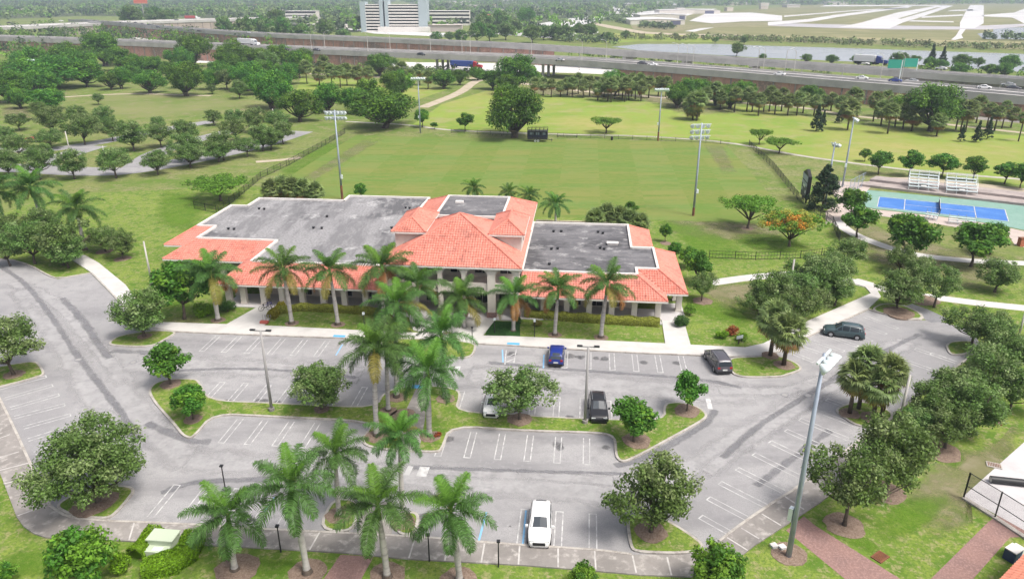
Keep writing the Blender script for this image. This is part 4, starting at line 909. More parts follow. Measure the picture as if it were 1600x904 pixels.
# --- trees of the car park
one = lambda kind, e, label: group(kind, [e], '', '', '', label)
one('oak', (212, 482, 104, 226, 527), 'live oak on the long left island beside the building sidewalk')
one('oak', (20, 530, 120, 22, 587), 'live oak on the small kerbed island at the left edge')
one('bigoak', (148, 714, 196, 154, 786), 'largest live oak, spreading over the bottom left island')
one('oak', (492, 595, 112, 503, 641), 'live oak on the central strip, left of the palms')
one('oak', (823, 606, 116, 812, 657), 'live oak on the central strip, half hiding a white car')
one('oak', (1033, 762, 152, 1017, 833), 'live oak on the bottom right lawn island')
one('oak', (1314, 742, 142, 1319, 820), 'live oak in a round mulch bed beside the tall floodlight pole')
one('oak', (1393, 694, 142, 1383, 768), 'live oak behind the one with the round mulch bed')
one('round', (265, 562, 76, 267, 602), 'bright green round tree at the tip of the left island')
one('round', (294, 623, 64, 302, 657), 'small bright green tree, nearer one on the left island')
one('round', (995, 650, 88, 990, 692), 'bright green bushy tree at the right end of the central strip')
one('round', (1080, 605, 60, 1073, 644), 'upright bright green tree on the right tip of the central island')
one('young', (120, 862, 112), 'bright green tree in the bottom left lawn beside the hedge')
one('young', (2, 893, 44), 'bright green treetop cut by the bottom left corner')
one('young', (1122, 888, 98), 'bright yellow-green treetop at the bottom edge, right of centre')
one('young', (912, 900, 54), 'small yellow-green treetop at the bottom edge below the white car')
one('round', (278, 440, 96), 'dense green tree at the left end of the arcade')
group('oak', [(1508, 502, 92, 1517, 541), (1556, 516, 84), (1583, 545, 92), (1552, 572, 108), (1497, 604, 104), (1466, 628, 96), (1528, 632, 108), (1487, 658, 92), (1590, 600, 90), (1440, 655, 74)], 'grey-green live oak', 'in the dense clump right of the car park', 'live oaks right of the car park')
group('oak', [(1278, 421, 96), (1206, 450, 84), (1188, 466, 62), (1244, 444, 84), (1306, 414, 78), (1330, 388, 62), (1262, 466, 76), (1310, 446, 64), (1232, 474, 60)], 'olive live oak', 'in the clump behind the right lawn path', 'live oaks behind the right lawn')
group('oak', [(1404, 446, 84, 1401, 483), (1466, 438, 78, 1459, 480), (1556, 424, 76, 1554, 456), (1410, 398, 56), (1440, 420, 60)], 'live oak', 'around the mulch corner above the car park', 'live oaks above the right car park')
group('round', [(1340, 340, 64, 1338, 371), (1333, 312, 52), (1428, 362, 84), (1532, 374, 88, 1517, 416), (1408, 355, 52), (1555, 366, 50)], 'mid-green rounded tree', 'in front of the blue court', 'rounded trees in front of the blue court')
group('oak', [(14, 352, 76), (44, 370, 84), (88, 368, 92), (116, 388, 78, 107, 418), (62, 345, 66), (8, 385, 60)], 'grey-green live oak', 'in the clump left of the building lawn', 'live oaks at the left bend')
one('oak', (163, 368, 64, 165, 393), 'loose live oak beside the curved sidewalk, left of the lean one')
one('oak', (190, 376, 56, 192, 404), 'lean little live oak in a mulch ring on the left lawn')
# --- around the building
one('umbrella', (352, 288, 122, 345, 314), 'flat-topped light green poinciana behind the left flat roof')
one('umbrella', (1160, 320, 94, 1168, 357), 'flat-topped light green poinciana right of the sports field')
one('flame', (1240, 348, 106, 1233, 385), 'orange-flowered poinciana beside the black scoreboard')
one('umbrella', (947, 190, 58, 947, 208), 'small umbrella-shaped poinciana beyond the field, right of the trailer')
group('umbrella', [(1185, 208, 42, 1186, 226), (1219, 222, 60, 1217, 240)], 'green umbrella-shaped tree', 'of two at the field corner path', 'trees at the field corner')
one('cypress', (1286, 292, 50, 1284, 328), 'dense dark egg-shaped conifer behind the slim pole')
group('lowpalm', [(422, 296, 34), (440, 292, 36), (456, 294, 38), (474, 296, 36), (492, 300, 34)], 'low cabbage palm', 'in the clump behind the left roof', 'low palms behind the left roof')
group('lowpalm', [(930, 342, 36), (948, 336, 40), (966, 340, 40), (984, 345, 40), (1000, 350, 36)], 'low cabbage palm', 'in the clump behind the right roof', 'low palms behind the right roof')
one('round', (563, 297, 26), 'small dark tree behind the left roof by the floodlight pole')
one('round', (986, 323, 27), 'small dark tree rising behind the right palm clump')
one('round', (1040, 360, 20, 1039, 378), 'tiny dark tree alone on the lawn right of the building')
group('round', [(1055, 388, 30), (1076, 398, 36, None, None, 'young'), (1092, 414, 50)], 'leafy shrub tree', 'beside the right end of the building', 'shrub trees at the right wing')
one('oak', (1098, 441, 46, 1096, 470), 'small live oak beside the right wing eave')
# --- rows of oaks by the parking road, upper left
group('oak', [(8, 246, 56), (56, 248, 62), (115, 250, 56, 117, 280), (180, 248, 66, 182, 278), (243, 248, 50, 247, 273), (296, 238, 66, 298, 262), (342, 232, 58, 342, 253), (386, 226, 46, 387, 245), (426, 212, 52, 424, 234)], 'dark live oak', 'in the front row along the parking road', 'live oaks, front row by the parking road')
group('oak', [(24, 222, 50), (62, 238, 42), (80, 212, 54, 81, 232), (132, 194, 58, 133, 226), (172, 196, 46), (210, 206, 62, 210, 236), (248, 206, 46), (288, 201, 52), (290, 225, 54), (346, 222, 54), (366, 198, 44), (408, 208, 52), (440, 202, 44)], 'grey live oak', 'in the middle row of the parking road', 'live oaks, middle row by the parking road')
group('oak', [(4, 206, 44), (30, 186, 44, 31, 204), (78, 182, 52), (118, 176, 40), (160, 180, 40), (335, 180, 34, 335, 196), (366, 180, 40), (398, 182, 46), (432, 186, 44), (246, 190, 30)], 'small grey live oak', 'in the back row of the parking road', 'live oaks, back row by the parking road')
# --- big dark trees of the park
group('big', [(16, 130, 78, 18, 160), (78, 152, 68, 78, 173), (88, 108, 122, 82, 138), (148, 110, 62, 137, 136), (104, 84, 60), (158, 70, 72), (34, 108, 56), (48, 92, 60)], 'broad dark tree', 'around the upper left floodlight', 'broad trees at the upper left')
group('big', [(194, 118, 34, 191, 139), (236, 124, 52, 236, 146), (264, 106, 38), (291, 118, 66, 293, 150), (326, 122, 40), (300, 76, 62), (366, 84, 62), (386, 112, 66), (356, 98, 50), (404, 92, 54), (214, 98, 46), (240, 100, 38), (418, 112, 50)], 'bushy green tree', 'along the upper left park edge', 'bushy trees along the upper left edge')
group('big', [(431, 134, 78, 428, 170), (466, 160, 70, 470, 190), (514, 148, 56, 513, 176), (552, 152, 56), (592, 164, 116, 598, 200), (616, 130, 50, 618, 158)], 'massive dark spreading tree', 'behind the left field corner', 'massive trees behind the left field corner')
group('big', [(30, 150, 44), (120, 95, 64), (182, 88, 50), (60, 122, 60), (205, 112, 34), (340, 108, 44), (398, 128, 44), (450, 112, 44), (380, 92, 40), (280, 88, 46), (172, 124, 36)], 'mid-green spreading tree', 'in the second rank at upper left', 'second rank of trees at the upper left')
group('oak', [(352, 118, 40), (402, 108, 50), (420, 96, 44), (372, 136, 34), (152, 152, 22), (60, 168, 34), (330, 136, 20)], 'greyish tree', 'between the dark trees at upper left', 'greyish trees at the upper left')
group('young', [(284, 112, 40), (466, 96, 40), (626, 126, 44), (575, 140, 44), (206, 100, 30), (432, 84, 36)], 'yellow-green tree', 'among the dark trees at upper left', 'yellow-green trees at the upper left')
one('big', (806, 166, 108, 803, 215), 'lone massive tree on the far side of the sports field')
one('big', (1454, 160, 96, 1450, 205), 'tallest broad green tree among the palms below the highway at right')
group('round', [(660, 181, 30, 660, 199), (679, 195, 14, 679, 202), (730, 187, 33, 727, 205)], 'small young tree', 'beyond the far touchline left of the lone tree', 'young trees beyond the far touchline')
group('big', [(692, 121, 44, 693, 139), (720, 118, 28, 718, 133), (594, 98, 56, 594, 119), (770, 120, 44), (808, 106, 78), (790, 130, 40), (470, 92, 46), (440, 82, 44), (745, 112, 30)], 'dark green tree', 'in the belt below the near highway', 'trees in the belt below the near highway')
group('big', [(1060, 148, 46), (1078, 138, 62), (1096, 136, 44), (1142, 146, 52), (1162, 140, 46), (1268, 144, 42), (1286, 130, 36), (1120, 146, 40), (960, 126, 52)], 'dense green tree', 'in the palm belt right of centre', 'dense trees in the palm belt')
group('sabal', [(477, 103, 20), (497, 108, 19), (516, 104, 20), (540, 103, 22), (557, 106, 20), (575, 108, 18), (612, 110, 18), (628, 108, 20), (641, 112, 18), (655, 108, 18), (668, 114, 18), (505, 96, 20), (530, 112, 18)], 'cabbage palm', 'in the belt left of the truck', 'cabbage palms, left belt')
group('sabal', [(836, 130, 18), (849, 124, 18), (862, 131, 15), (876, 129, 16), (887, 124, 18), (895, 127, 18), (904, 122, 18), (912, 129, 17), (922, 126, 18), (935, 132, 18), (945, 124, 20), (956, 132, 20), (968, 122, 20), (978, 131, 20), (988, 126, 18), (1001, 122, 20), (1003, 133, 18), (1015, 128, 18), (1030, 125, 18), (1042, 128, 17), (951, 130, 20), (962, 127, 20), (974, 126, 20), (984, 129, 20), (994, 130, 18)], 'slim cabbage palm', 'in the belt behind the lone tree', 'cabbage palms, middle belt')
group('sabal', [(1084, 160, 34, 1082, 187), (1092, 150, 28), (1120, 138, 20), (1178, 150, 18), (1188, 153, 20), (1196, 150, 18), (1205, 147, 20), (1214, 151, 20), (1224, 149, 18), (1234, 153, 20), (1249, 150, 22), (1289, 156, 18, 1286, 172), (1302, 148, 18), (1316, 152, 20), (1104, 140, 20), (1128, 144, 20), (1150, 148, 20), (1170, 146, 20), (1258, 152, 18), (1275, 156, 18)], 'cabbage palm', 'in the belt above the light green lawn', 'cabbage palms, right belt')
group('sabal', [(1330, 148, 26, 1331, 179), (1331, 162, 30), (1366, 154, 24, 1364, 190), (1379, 168, 26, 1376, 196), (1400, 160, 26, 1398, 198), (1410, 172, 26, 1410, 202), (1427, 176, 30, 1424, 205), (1386, 152, 22), (1496, 166, 22, 1493, 203), (1517, 168, 28), (1548, 172, 20), (1575, 164, 16, 1565, 201), (1597, 182, 16, 1591, 221), (1532, 162, 22), (1586, 172, 20), (1470, 180, 24), (1418, 160, 24), (1393, 176, 24), (1483, 164, 22), (1507, 176, 22), (1560, 178, 20)], 'cabbage palm', 'around the tall green tree at right', 'cabbage palms, far right')
group('conifer', [(1278, 184, 22), (1287, 186, 14), (1313, 179, 14), (1504, 208, 14), (1529, 205, 18), (1546, 200, 18)], 'small conifer-like sapling', 'on the far right lawn', 'saplings on the far right lawn')
group('round', [(1353, 240, 19), (1376, 249, 46, 1372, 273), (1421, 250, 43, 1420, 276), (1476, 253, 49, 1471, 276), (1523, 258, 45, 1519, 284), (1572, 266, 46, 1569, 288), (1600, 270, 40)], 'neat round tree', 'in the row behind the blue court', 'round trees behind the blue court')
# --- beyond the highways
group('grove', [(205, 26, 40), (238, 22, 36), (262, 26, 30), (380, 42, 40), (410, 40, 40), (440, 42, 40), (470, 48, 36), (432, 32, 40), (350, 40, 34), (508, 46, 30), (536, 52, 24), (505, 40, 24), (560, 36, 26)], 'green tree', 'beyond the far highway, left of the hotel', 'trees beyond the far highway, left')
group('grove', [(680, 58, 22), (702, 56, 18), (720, 56, 26), (745, 50, 36), (765, 48, 34), (790, 46, 34), (758, 34, 34), (805, 40, 30), (832, 50, 34), (850, 48, 30), (868, 50, 26), (884, 50, 28), (905, 46, 26), (924, 46, 26), (780, 30, 34)], 'rounded tree', 'beyond the far highway, right of the hotel', 'trees beyond the far highway, right')
one('big', (824, 24, 36, 822, 42), 'tall dark tree far behind the highways, right of the low office')
group('grove', [(952, 57, 20), (978, 53, 16), (1056, 55, 10), (1118, 62, 12), (1152, 76, 24), (1192, 88, 14), (1163, 62, 16)], 'isolated bushy tree', 'around the canal bank', 'isolated trees by the canal')
group('big', [(1406, 90, 30), (1430, 92, 22), (1504, 93, 32), (1530, 96, 18), (1578, 96, 34), (1455, 98, 26), (1472, 101, 22), (1342, 92, 24), (1300, 91, 20), (1358, 96, 20), (1260, 90, 18), (1570, 108, 28), (1548, 108, 24), (1500, 106, 30)], 'dark bankside tree', 'on the near canal bank at right', 'trees on the near canal bank')
group('conifer', [(1457, 86, 18), (1474, 88, 16)], 'tall dark pine', 'of two by the green road signs', 'dark pines by the green signs')
# --- far woods: one mass nobody could count
def mass(name, polys, per_m2, hgt, rad, per, size, m, seed):
    g = np.random.default_rng(seed); cs = []
    for poly, dens in polys:
        P_ = np.array([px(a, b)[:2] for a, b in poly]); lo, hi = P_.min(0), P_.max(0)
        n = int((hi - lo).prod() * per_m2 * dens); pts = g.uniform(lo, hi, (n, 2)); ins_ = np.zeros(n, bool); j = len(P_) - 1
        for i in range(len(P_)):
            c = ((P_[i, 1] > pts[:, 1]) != (P_[j, 1] > pts[:, 1])) & (pts[:, 0] < (P_[j, 0] - P_[i, 0]) * (pts[:, 1] - P_[i, 1]) / (P_[j, 1] - P_[i, 1] + 1e-12) + P_[i, 0]); ins_ ^= c; j = i
        cs.append(pts[ins_])
    xy = np.concatenate(cs); n = len(xy); r_ = rad * g.uniform(.55, 1.4, n); h_ = hgt * g.uniform(.5, 1.25, n)
    cen = np.concatenate([xy, (h_ * .55)[:, None]], 1)
    k = per; d = nrm(g.normal(size=(n, k, 3)) + np.array([0, 0, .5])); q = g.uniform(.55, 1, (n, k, 1))
    pts = cen[:, None] + d * q * np.stack([r_, r_, h_ * .5], 1)[:, None]
    N = nrm(d + g.normal(size=d.shape) * .4); V = leaf_quads(pts.reshape(-1, 3), N.reshape(-1, 3), size, 1.2, g)
    o = link(name, quads_mesh(name, V, [m] if not isinstance(m, list) else m, None if not isinstance(m, list) else np.repeat(g.integers(0, len(m), n), k))); tag(o, kind='stuff'); return n
nn_ = mass('far_woods', [([(-60, 38), (40, 30), (130, 26), (230, 27), (340, 30), (345, 44), (420, 52), (500, 55), (560, 52), (560, 28), (600, -3), (-200, -3)], 1.7), ([(670, 50), (735, 40), (800, 52), (905, 46), (960, 30), (1040, 16), (1100, 10), (1800, 5.5), (1800, -4), (600, -4), (670, 14)], .9), ([(690, 56), (780, 60), (870, 62), (920, 56), (860, 46), (735, 46)], .8)], .0011, 11, 7, 26, 3.4, [L_far, L_oak2, L_big2], 5)
mass('near_woods', [([(-120, 110), (40, 98), (130, 62), (210, 70), (250, 92), (330, 86), (430, 96), (430, 76), (320, 62), (200, 52), (100, 46), (-120, 56)], 1.0)], .005, 10, 5, 42, 1.5, [L_far, L_oak, L_big2], 6)
mass('reed_bank', [([(900, 62), (960, 60), (1000, 64), (1120, 64), (1320, 71), (1490, 77), (1700, 84), (1700, 80), (1490, 73), (1320, 66), (1120, 60), (1000, 60), (960, 57), (900, 58)], 1.0)], .03, 4.2, 3.6, 22, 1.3, [L_reed, L_oak2], 7)
mass('shrub_belt', [([(830, 62), (880, 66), (960, 72), (970, 68), (900, 60), (840, 58)], 1), ([(1535, 63), (1640, 66), (1640, 61), (1540, 60)], 1), ([(1000, 44), (1055, 48), (1055, 43), (1005, 40)], 1), ([(944, 33), (975, 38), (990, 30), (960, 26)], 1)], .02, 6, 4, 24, 1.7, [L_far, L_oak2], 8)
mass('highway_verge_shrubs', [([(880, 90), (1000, 102), (1120, 108), (1180, 113), (1290, 120), (1290, 112), (1180, 106), (1040, 96), (900, 88)], 1), ([(400, 74), (520, 76), (640, 79), (870, 90), (870, 87), (640, 75), (520, 71), (400, 69)], .6), ([(1380, 112), (1600, 124), (1640, 118), (1400, 106)], .8)], .012, 4.5, 3, 26, 1.1, [L_far, L_oak2, L_big2], 9)
mass('belt_undergrowth', [([(440, 112), (560, 118), (660, 118), (740, 118), (740, 112), (560, 110), (440, 102)], .8), ([(930, 138), (1040, 142), (1180, 150), (1320, 156), (1320, 150), (1180, 144), (1040, 136), (930, 132)], .9), ([(1340, 168), (1480, 180), (1620, 192), (1620, 178), (1480, 168), (1350, 158)], .6)], .05, 3.4, 2.6, 26, .8, [L_far, L_oak2, L_big2], 10)
# --- hedges and shrubs
def hedge(name, line_, w, h, m, label, cat='hedge', grp=None, size=.14, dens=420, zed=None, closed=False):
    pts = [px(a, b) for a, b in line_]; g = np.random.default_rng(int(line_[0][0] * 13 + line_[0][1])); Q = []
    core = MB()
    for a, b in zip(pts[:-1], pts[1:]):
        d = b - a; L = d.length; d.normalize(); nn = np.array([-d.y, d.x, 0]); k = int(dens * (L + w) * (w + 2 * h))
        t = g.uniform(-w * .3, L + w * .3, k); th = g.uniform(-.25, math.pi + .25, k)
        rr = g.uniform(.86, 1.07, k); cx_ = np.sign(np.cos(th)) * np.abs(np.cos(th)) ** .6 * w / 2 * rr; cz = np.sign(np.sin(th)) * np.abs(np.sin(th)) ** .5 * h * rr
        wob = 1 + .08 * np.sin(t * 2.2 + pts[0].x); base = np.array(a) + np.outer(t, np.array(d))
        C = base + np.outer(cx_ * wob, nn) + np.stack([0 * cz, 0 * cz, np.maximum(cz * wob, .04)], 1)
        N = nrm(np.outer(np.cos(th), nn) + np.outer(np.sin(th), [0, 0, 1]) + g.normal(size=(k, 3)) * .5); Q.append(leaf_quads(C, N, size, 1.4, g))
        n3 = Vector(nn) * w * .40; core.prism([a + n3, a - n3, b - n3, b + n3], 0, h * .86)
    c0 = sum(pts, Vector()) / len(pts)
    V = np.concatenate(Q) - np.array(c0)
    t = empty(name, c0, 0, label, cat, grp); link('foliage', quads_mesh(name, V, [m]), t)
    core.build('branches', m, t, off=tuple(c0)); return t
def shrub(x, y, w, h, m, label, grp=None, size=.15, per=900):
    c = px(x, y); g = np.random.default_rng(int(x * 3 + y)); n = 9
    d = nrm(g.normal(size=(n, 3)) + [0, 0, .3]); cen = d * np.array([w * .27, w * .27, h * .25]) + [0, 0, h * .52]
    V = clumps(cen, np.full(n, w * .26), np.full(n, per // n), size, g, hard=.6)
    V[:, :, 2] = np.maximum(V[:, :, 2], .03)
    t = empty('shrub', c, 0, label, 'shrub', grp); link('foliage', quads_mesh('shrub', V, [m]), t)
    mb = MB(); mb.tube([(0, 0, 0), (0, 0, h * .5)], [.08, .05], 6); mb.build('stem', M_bark, t)
hedge('hedge', [(219, 872), (242, 846)], 1.45, 1.2, L_hedge, 'short clipped bright hedge left of the pale green transformer box')
hedge('hedge', [(236, 893), (272, 886), (292, 872), (303, 852)], 1.55, 1.2, L_hedge, 'curved clipped bright hedge wrapping the right of the transformer box')
shrub(186, 893, 1.9, 1.5, L_hedge, 'round bright clipped shrub between the young tree and the hedge', size=.13, per=1600)
hedge('hedge', [(434, 489), (470, 484), (520, 486), (565, 489), (612, 492)], 1.0, .85, L_hedge2, 'mottled yellow-green hedge along the left arcade')
hedge('hedge', [(824, 495), (880, 499), (950, 504), (1026, 508)], 1.15, .95, L_hedge2, 'mottled yellow-green hedge along the right arcade')
hedge('croton_hedge', [(424, 498), (440, 483)], 1.0, .95, leaf('yellow_croton_leaf', (0.30, .27, .03), .05, .4), 'yellow croton hedge beside the bicycle rack')
shrub(318, 492, 3.1, 1.6, L_hedge, 'large round clipped bright shrub at the left lawn', size=.15, per=2600)
shrub(356, 486, 2.6, 1.3, L_hedge3, 'dark green clipped shrub at the left arcade corner', size=.15, per=1800)
shrub(1065, 510, 2.2, 1.7, L_hedge3, 'dark green shrub beside the right approach walk', size=.15, per=1800)
shrub(1078, 492, 1.8, 1.6, L_round2, 'light green shrub behind the dark one at the right wing')
shrub(1128, 528, 1.7, 1.1, L_hedge, 'left bright shrub of the small bed on the right lawn', size=.12, per=1000)
shrub(1159, 532, 1.6, 1.0, L_hedge, 'right bright shrub of the small bed on the right lawn', size=.12, per=1000)
shrub(1143, 522, 2.0, 1.1, L_croton, 'reddish croton in the middle of the small lawn bed', size=.14, per=900)
shrub(1191, 578, .5, .45, L_hedge, 'tiny shrub on the lawn island by the dark minivan', size=.1, per=160)
shrub(808, 505, 1.3, .8, L_hedge3, 'low dark shrub at the pier right of the entrance', size=.12, per=700)
shrub(900 - 60, 508, 1.2, .7, L_palmo, 'low brownish shrub bed beside the right arcade')
shrub(683, 682, .9, .5, L_croton, 'small pink-leaved plant at the foot of a median palm', size=.12, per=260)
slab('groundcover_bed', PX([(762, 502), (812, 504), (813, 526), (759, 524)]), .10, mat('dark_groundcover', (.025, .075, .018), .95, .1, noise=[(3, .42, .62, (.045, .105, .028)), (9, .45, .7, (.015, .05, .012))], bump=(12, .8)))
# ================================================================== highways
def offs(pts, d):
    out = []
    for i, p in enumerate(pts):
        t = (pts[min(i + 1, len(pts) - 1)] - pts[max(i - 1, 0)]); t.z = 0; t.normalize(); out.append(p + Vector((-t.y, t.x, 0)) * d)
    return out
def VZ(l, zz): return [Vector((a, b, zz)) for a, b in l]
def sweep(mb, front, back, z0, z1):
    """solid strip between two edge lines"""
    n = len(front)
    v = [(p.x, p.y, p.z + z0) for p in front] + [(p.x, p.y, p.z + z0) for p in back] + [(p.x, p.y, p.z + z1) for p in front] + [(p.x, p.y, p.z + z1) for p in back]
    f = []
    for i in range(n - 1):
        f += [(2 * n + i, 2 * n + i + 1, 3 * n + i + 1, 3 * n + i), (i, n + i, n + i + 1, i + 1), (i, i + 1, 2 * n + i + 1, 2 * n + i), (n + i + 1, n + i, 3 * n + i, 3 * n + i + 1)]
    f += [(0, 2 * n, 3 * n, n), (n - 1, 2 * n - 1, 4 * n - 1, 3 * n - 1)]
    mb.add(v, f)
def densify(pts, n=2): 
    q = chaikin([(p.x, p.y) for p in pts], n, False)
    xs_ = [p.x for p in pts]; zs_ = [p.z for p in pts]
    return [Vector((p.x, p.y, float(np.interp(p.x, xs_, zs_)) if xs_[-1] > xs_[0] else pts[0].z)) for p in q]
NEAR = densify(VZ([(-620, 640), (-400, 560), (-270, 505), (-148, 445), (-61, 405), (0, 379), (40, 356), (99, 311), (141, 273), (166, 244), (240, 165), (330, 70)], 8.7), 2)
FAR = densify(VZ([(-470, 830), (-380, 745), (-310, 672), (-253, 616), (-180, 555), (-83, 500), (0, 448), (68, 399), (120, 358), (166, 314), (206, 274), (270, 208), (380, 95)], 10.4), 2)
def highway(name, front, width, gird):
    back = offs(front, width)
    mb = MB(); sweep(mb, front, back, -.5, 0); tag(mb.build(name, M_deck), kind='structure')
    mb = MB(); sweep(mb, offs(front, -.35), offs(front, .002), -gird, .82); a = mb
    sweep(mb, offs(front, width - .002), offs(front, width + .35), -gird, .82); sweep(mb, offs(front, width / 2 - .15), offs(front, width / 2 + .15), .002, .8)
    tag(mb.build('highway_barrier', M_conc), kind='structure')
    mk = MB()
    for o in (1.6, width / 2 - 1.2, width / 2 + 1.2, width - 1.6): mk.ribbon([p + Vector((0, 0, .02)) for p in offs(front, o)], [p + Vector((0, 0, .02)) for p in offs(front, o + .2)])
    tag(mk.build('lane_lines', M_paint), kind='structure')
    md = MB(); lane = offs(front, width * .25), offs(front, width * .25 + 5), offs(front, width * .75 - 5), offs(front, width * .75)
    for a_, b_ in ((lane[0], lane[1]), (lane[2], lane[3])): md.ribbon([p + Vector((0, 0, .012)) for p in a_], [p + Vector((0, 0, .012)) for p in b_])
    tag(md.build('tyre_worn_lane', mat('worn_highway_lane', (.40, .39, .38), .85, .3, noise=[(.1, .45, .65, (.34, .33, .325))])), kind='structure')
def zN(x): return float(np.interp(x, [-100, 40, 120, 200], [8.6, 8.3, 7.1, 6.9]))
def zF(x): return float(np.interp(x, [-300, 0, 100, 180], [10.2, 9.9, 8.2, 7.6]))
for p in NEAR: p.z = zN(p.x)
for p in FAR: p.z = zF(p.x)
highway('near_highway', NEAR, 18, 1.9); highway('far_highway', FAR, 12, 1.7)
def sub(line_, x0, x1): return [p for p in line_ if x0 <= p.x <= x1]
def rwall(line_, x0, x1, d, m, label, top):
    seg = offs(line_, d); seg = [p for p in seg if x0 <= p.x <= x1]
    base = Vector((*((seg[0] + seg[-1]) / 2)[:2], 0)); t = empty('retaining_wall', base, 0, label, 'wall')
    mb = MB(); v = []; f = []
    sweep(mb, [Vector((p.x, p.y, 0)) for p in seg], [Vector((p.x, p.y, 0)) for p in [q + Vector((.3, .5, 0)) for q in seg]], 0, top)
    mb.build('panel_wall', m, t, off=tuple(base))
    # pilaster joints
    pm2 = MB(); acc = 0
    for a, b in zip(seg[:-1], seg[1:]):
        L = (b - a).length; k = int((acc + L) // 9) - int(acc // 9)
        for j in range(k): 
            q = a.lerp(b, (9 - acc % 9 + 9 * j) / L if L else 0); pm2.box(q.x - .25, q.x + .25, q.y - .25, q.y + .1, 0, top - .1)
        acc += L
    if pm2.v: pm2.build('pilaster', M_gwall, t, off=tuple(base))
rwall(NEAR, 41, 400, .1, M_rwall, 'long reddish panel retaining wall under the near highway at right', 5.9)
rwall(NEAR, -420, -72, .1, M_rwall, 'reddish panel wall carrying the near highway left of its bridge', 7.02)
rwall(FAR, -430, 27, .1, M_rwall, 'long reddish brown panel wall carrying the far highway at left and centre', 8.4)
rwall(FAR, 152, 420, .1, M_gwall, 'grey stained panel wall carrying the far highway at right', 6.2)
def piers(line_, width, xs, top, lab):
    for i, x in enumerate(xs):
        p = min(line_, key=lambda q: abs(q.x - x)); k = line_.index(p); d = (line_[min(k + 1, len(line_) - 1)] - line_[k - 1]); d.z = 0; d.normalize(); nn = Vector((-d.y, d.x, 0))
        t = empty('bridge_pier', (p.x, p.y, 0) , math.atan2(d.y, d.x), lab % ORD[i], 'bridge pier', lab.split(',')[0])
        mb = MB(); mb.box(-1.0, 1.0, .3, width - .3, top - 1.4, top); mb.build('cap_beam', M_conc, t)
        for k2 in (3, width / 2, width - 3):
            mb = MB(); mb.prism([(.7 * math.cos(a * math.pi / 5), k2 + .7 * math.sin(a * math.pi / 5)) for a in range(10)], 0, top - 1.41); mb.build('shaft', M_conc, t)
piers(NEAR, 18, (-45, -12, 18), 7.8, 'concrete pier under the near highway bridge, %s from the left')
piers(FAR, 12, (55, 88, 118), 7.0, 'concrete pier under the far highway bridge, %s from the left')
sheet('lower_road', [(-200, 455), (-60, 418), (60, 385), (160, 300), (175, 312), (70, 408), (-50, 452), (-195, 492)], .02, M_deck)
sheet('lower_road', PX([(560, 108), (700, 111), (840, 112), (940, 116), (940, 106), (820, 99), (560, 97)]), .026, M_deck)
sheet('lower_road', PX([(1210, 146), (1320, 152), (1480, 178), (1640, 192), (1640, 196), (1480, 183), (1320, 157), (1210, 149)]), .02, M_walk_d)
sheet('verge', PX([(420, 74), (640, 80), (880, 92), (1040, 106), (1300, 122), (1300, 114), (1040, 98), (880, 88), (640, 77), (420, 71)]), .012, mat('verge_grass', (.13, .15, .06), .95, .1, noise=[(.1, .42, .6, (.09, .12, .04))]))
sheet('service_yard', PX([(195, 72), (260, 72), (262, 88), (200, 92)]), .03, M_asph); sheet('service_yard', PX([(200, 58), (330, 60), (450, 66), (450, 70), (330, 66), (200, 63)]), .034, M_deck)
# overpass at the far left
OV = densify(VZ([(-900, 575), (-600, 628), (-439, 669), (-412, 755), (-345, 850), (-230, 940)], 9.0), 2)
mb = MB(); sweep(mb, OV, offs(OV, 34), -1.4, 0); tag(mb.build('overpass_road', M_deck), kind='structure')
mb = MB(); sweep(mb, offs(OV, -.4), offs(OV, -.002), -1.6, .9); sweep(mb, offs(OV, 34.002), offs(OV, 34.4), -1.6, .9); tag(mb.build('highway_barrier', M_conc), kind='structure')
rwall(OV, -424, -250, .2, mat('tan_panel_wall', (.36, .30, .26), .9, .2, noise=[(.1, .45, .65, (.29, .24, .21))]), 'tan panel wall of the far left overpass ramp', 7.6)
piers(OV, 34, (-600, -540, -480), 7.5, 'concrete pier under the far left overpass, %s from the left')

# highway street lamps, twin masts
mast = None
def lamp_mast(x, y, zz, h, label, grp, arm=2.6, rz=0):
    global mast
    if mast is None:
        t = empty('highway_lamp', (0, 0, 0)); mb = MB(); mb.tube([(0, 0, 0), (0, 0, 10)], [.17, .1], 7); mb.build('pole', M_palepole, t)
        mb = MB(); mb.tube([(0, 0, 9.6), (.9, 0, 10.9), (2.4, 0, 11.4)], [.09, .08, .07], 6); a = mb.build('arm', M_palepole, t)
        mb = MB(); mb.box(2.3, 3.3, -.17, .17, 11.3, 11.5); mb.build('lamp_head', M_lampw, a); mast = t; o = t
    else: o = copy_tree(mast)
    o.location = (x, y, zz); o.rotation_euler = (0, 0, rz); o.scale = (h / 11.4,) * 3; tag(o, label, 'street lamp', grp)
ms = [(487, 76), (508, 74), (575, 78), (610, 78), (673, 80), (722, 82), (735, 82), (830, 88), (909, 93), (947, 94), (1058, 100), (1072, 102), (1082, 103), (1183, 108), (1192, 108), (1226, 110), (1240, 112), (1375, 122), (1408, 122)]
for i, (x, y) in enumerate(ms):
    q = px(x, y + 3, 8.8); q = px(x, y + 3, zN(q.x)); lamp_mast(q.x, q.y, zN(q.x), 10, 'curved-arm lamp on the near highway median, %s from the left' % ORD[i], 'lamps along the highway median', rz=random.choice((0, 3.14)))
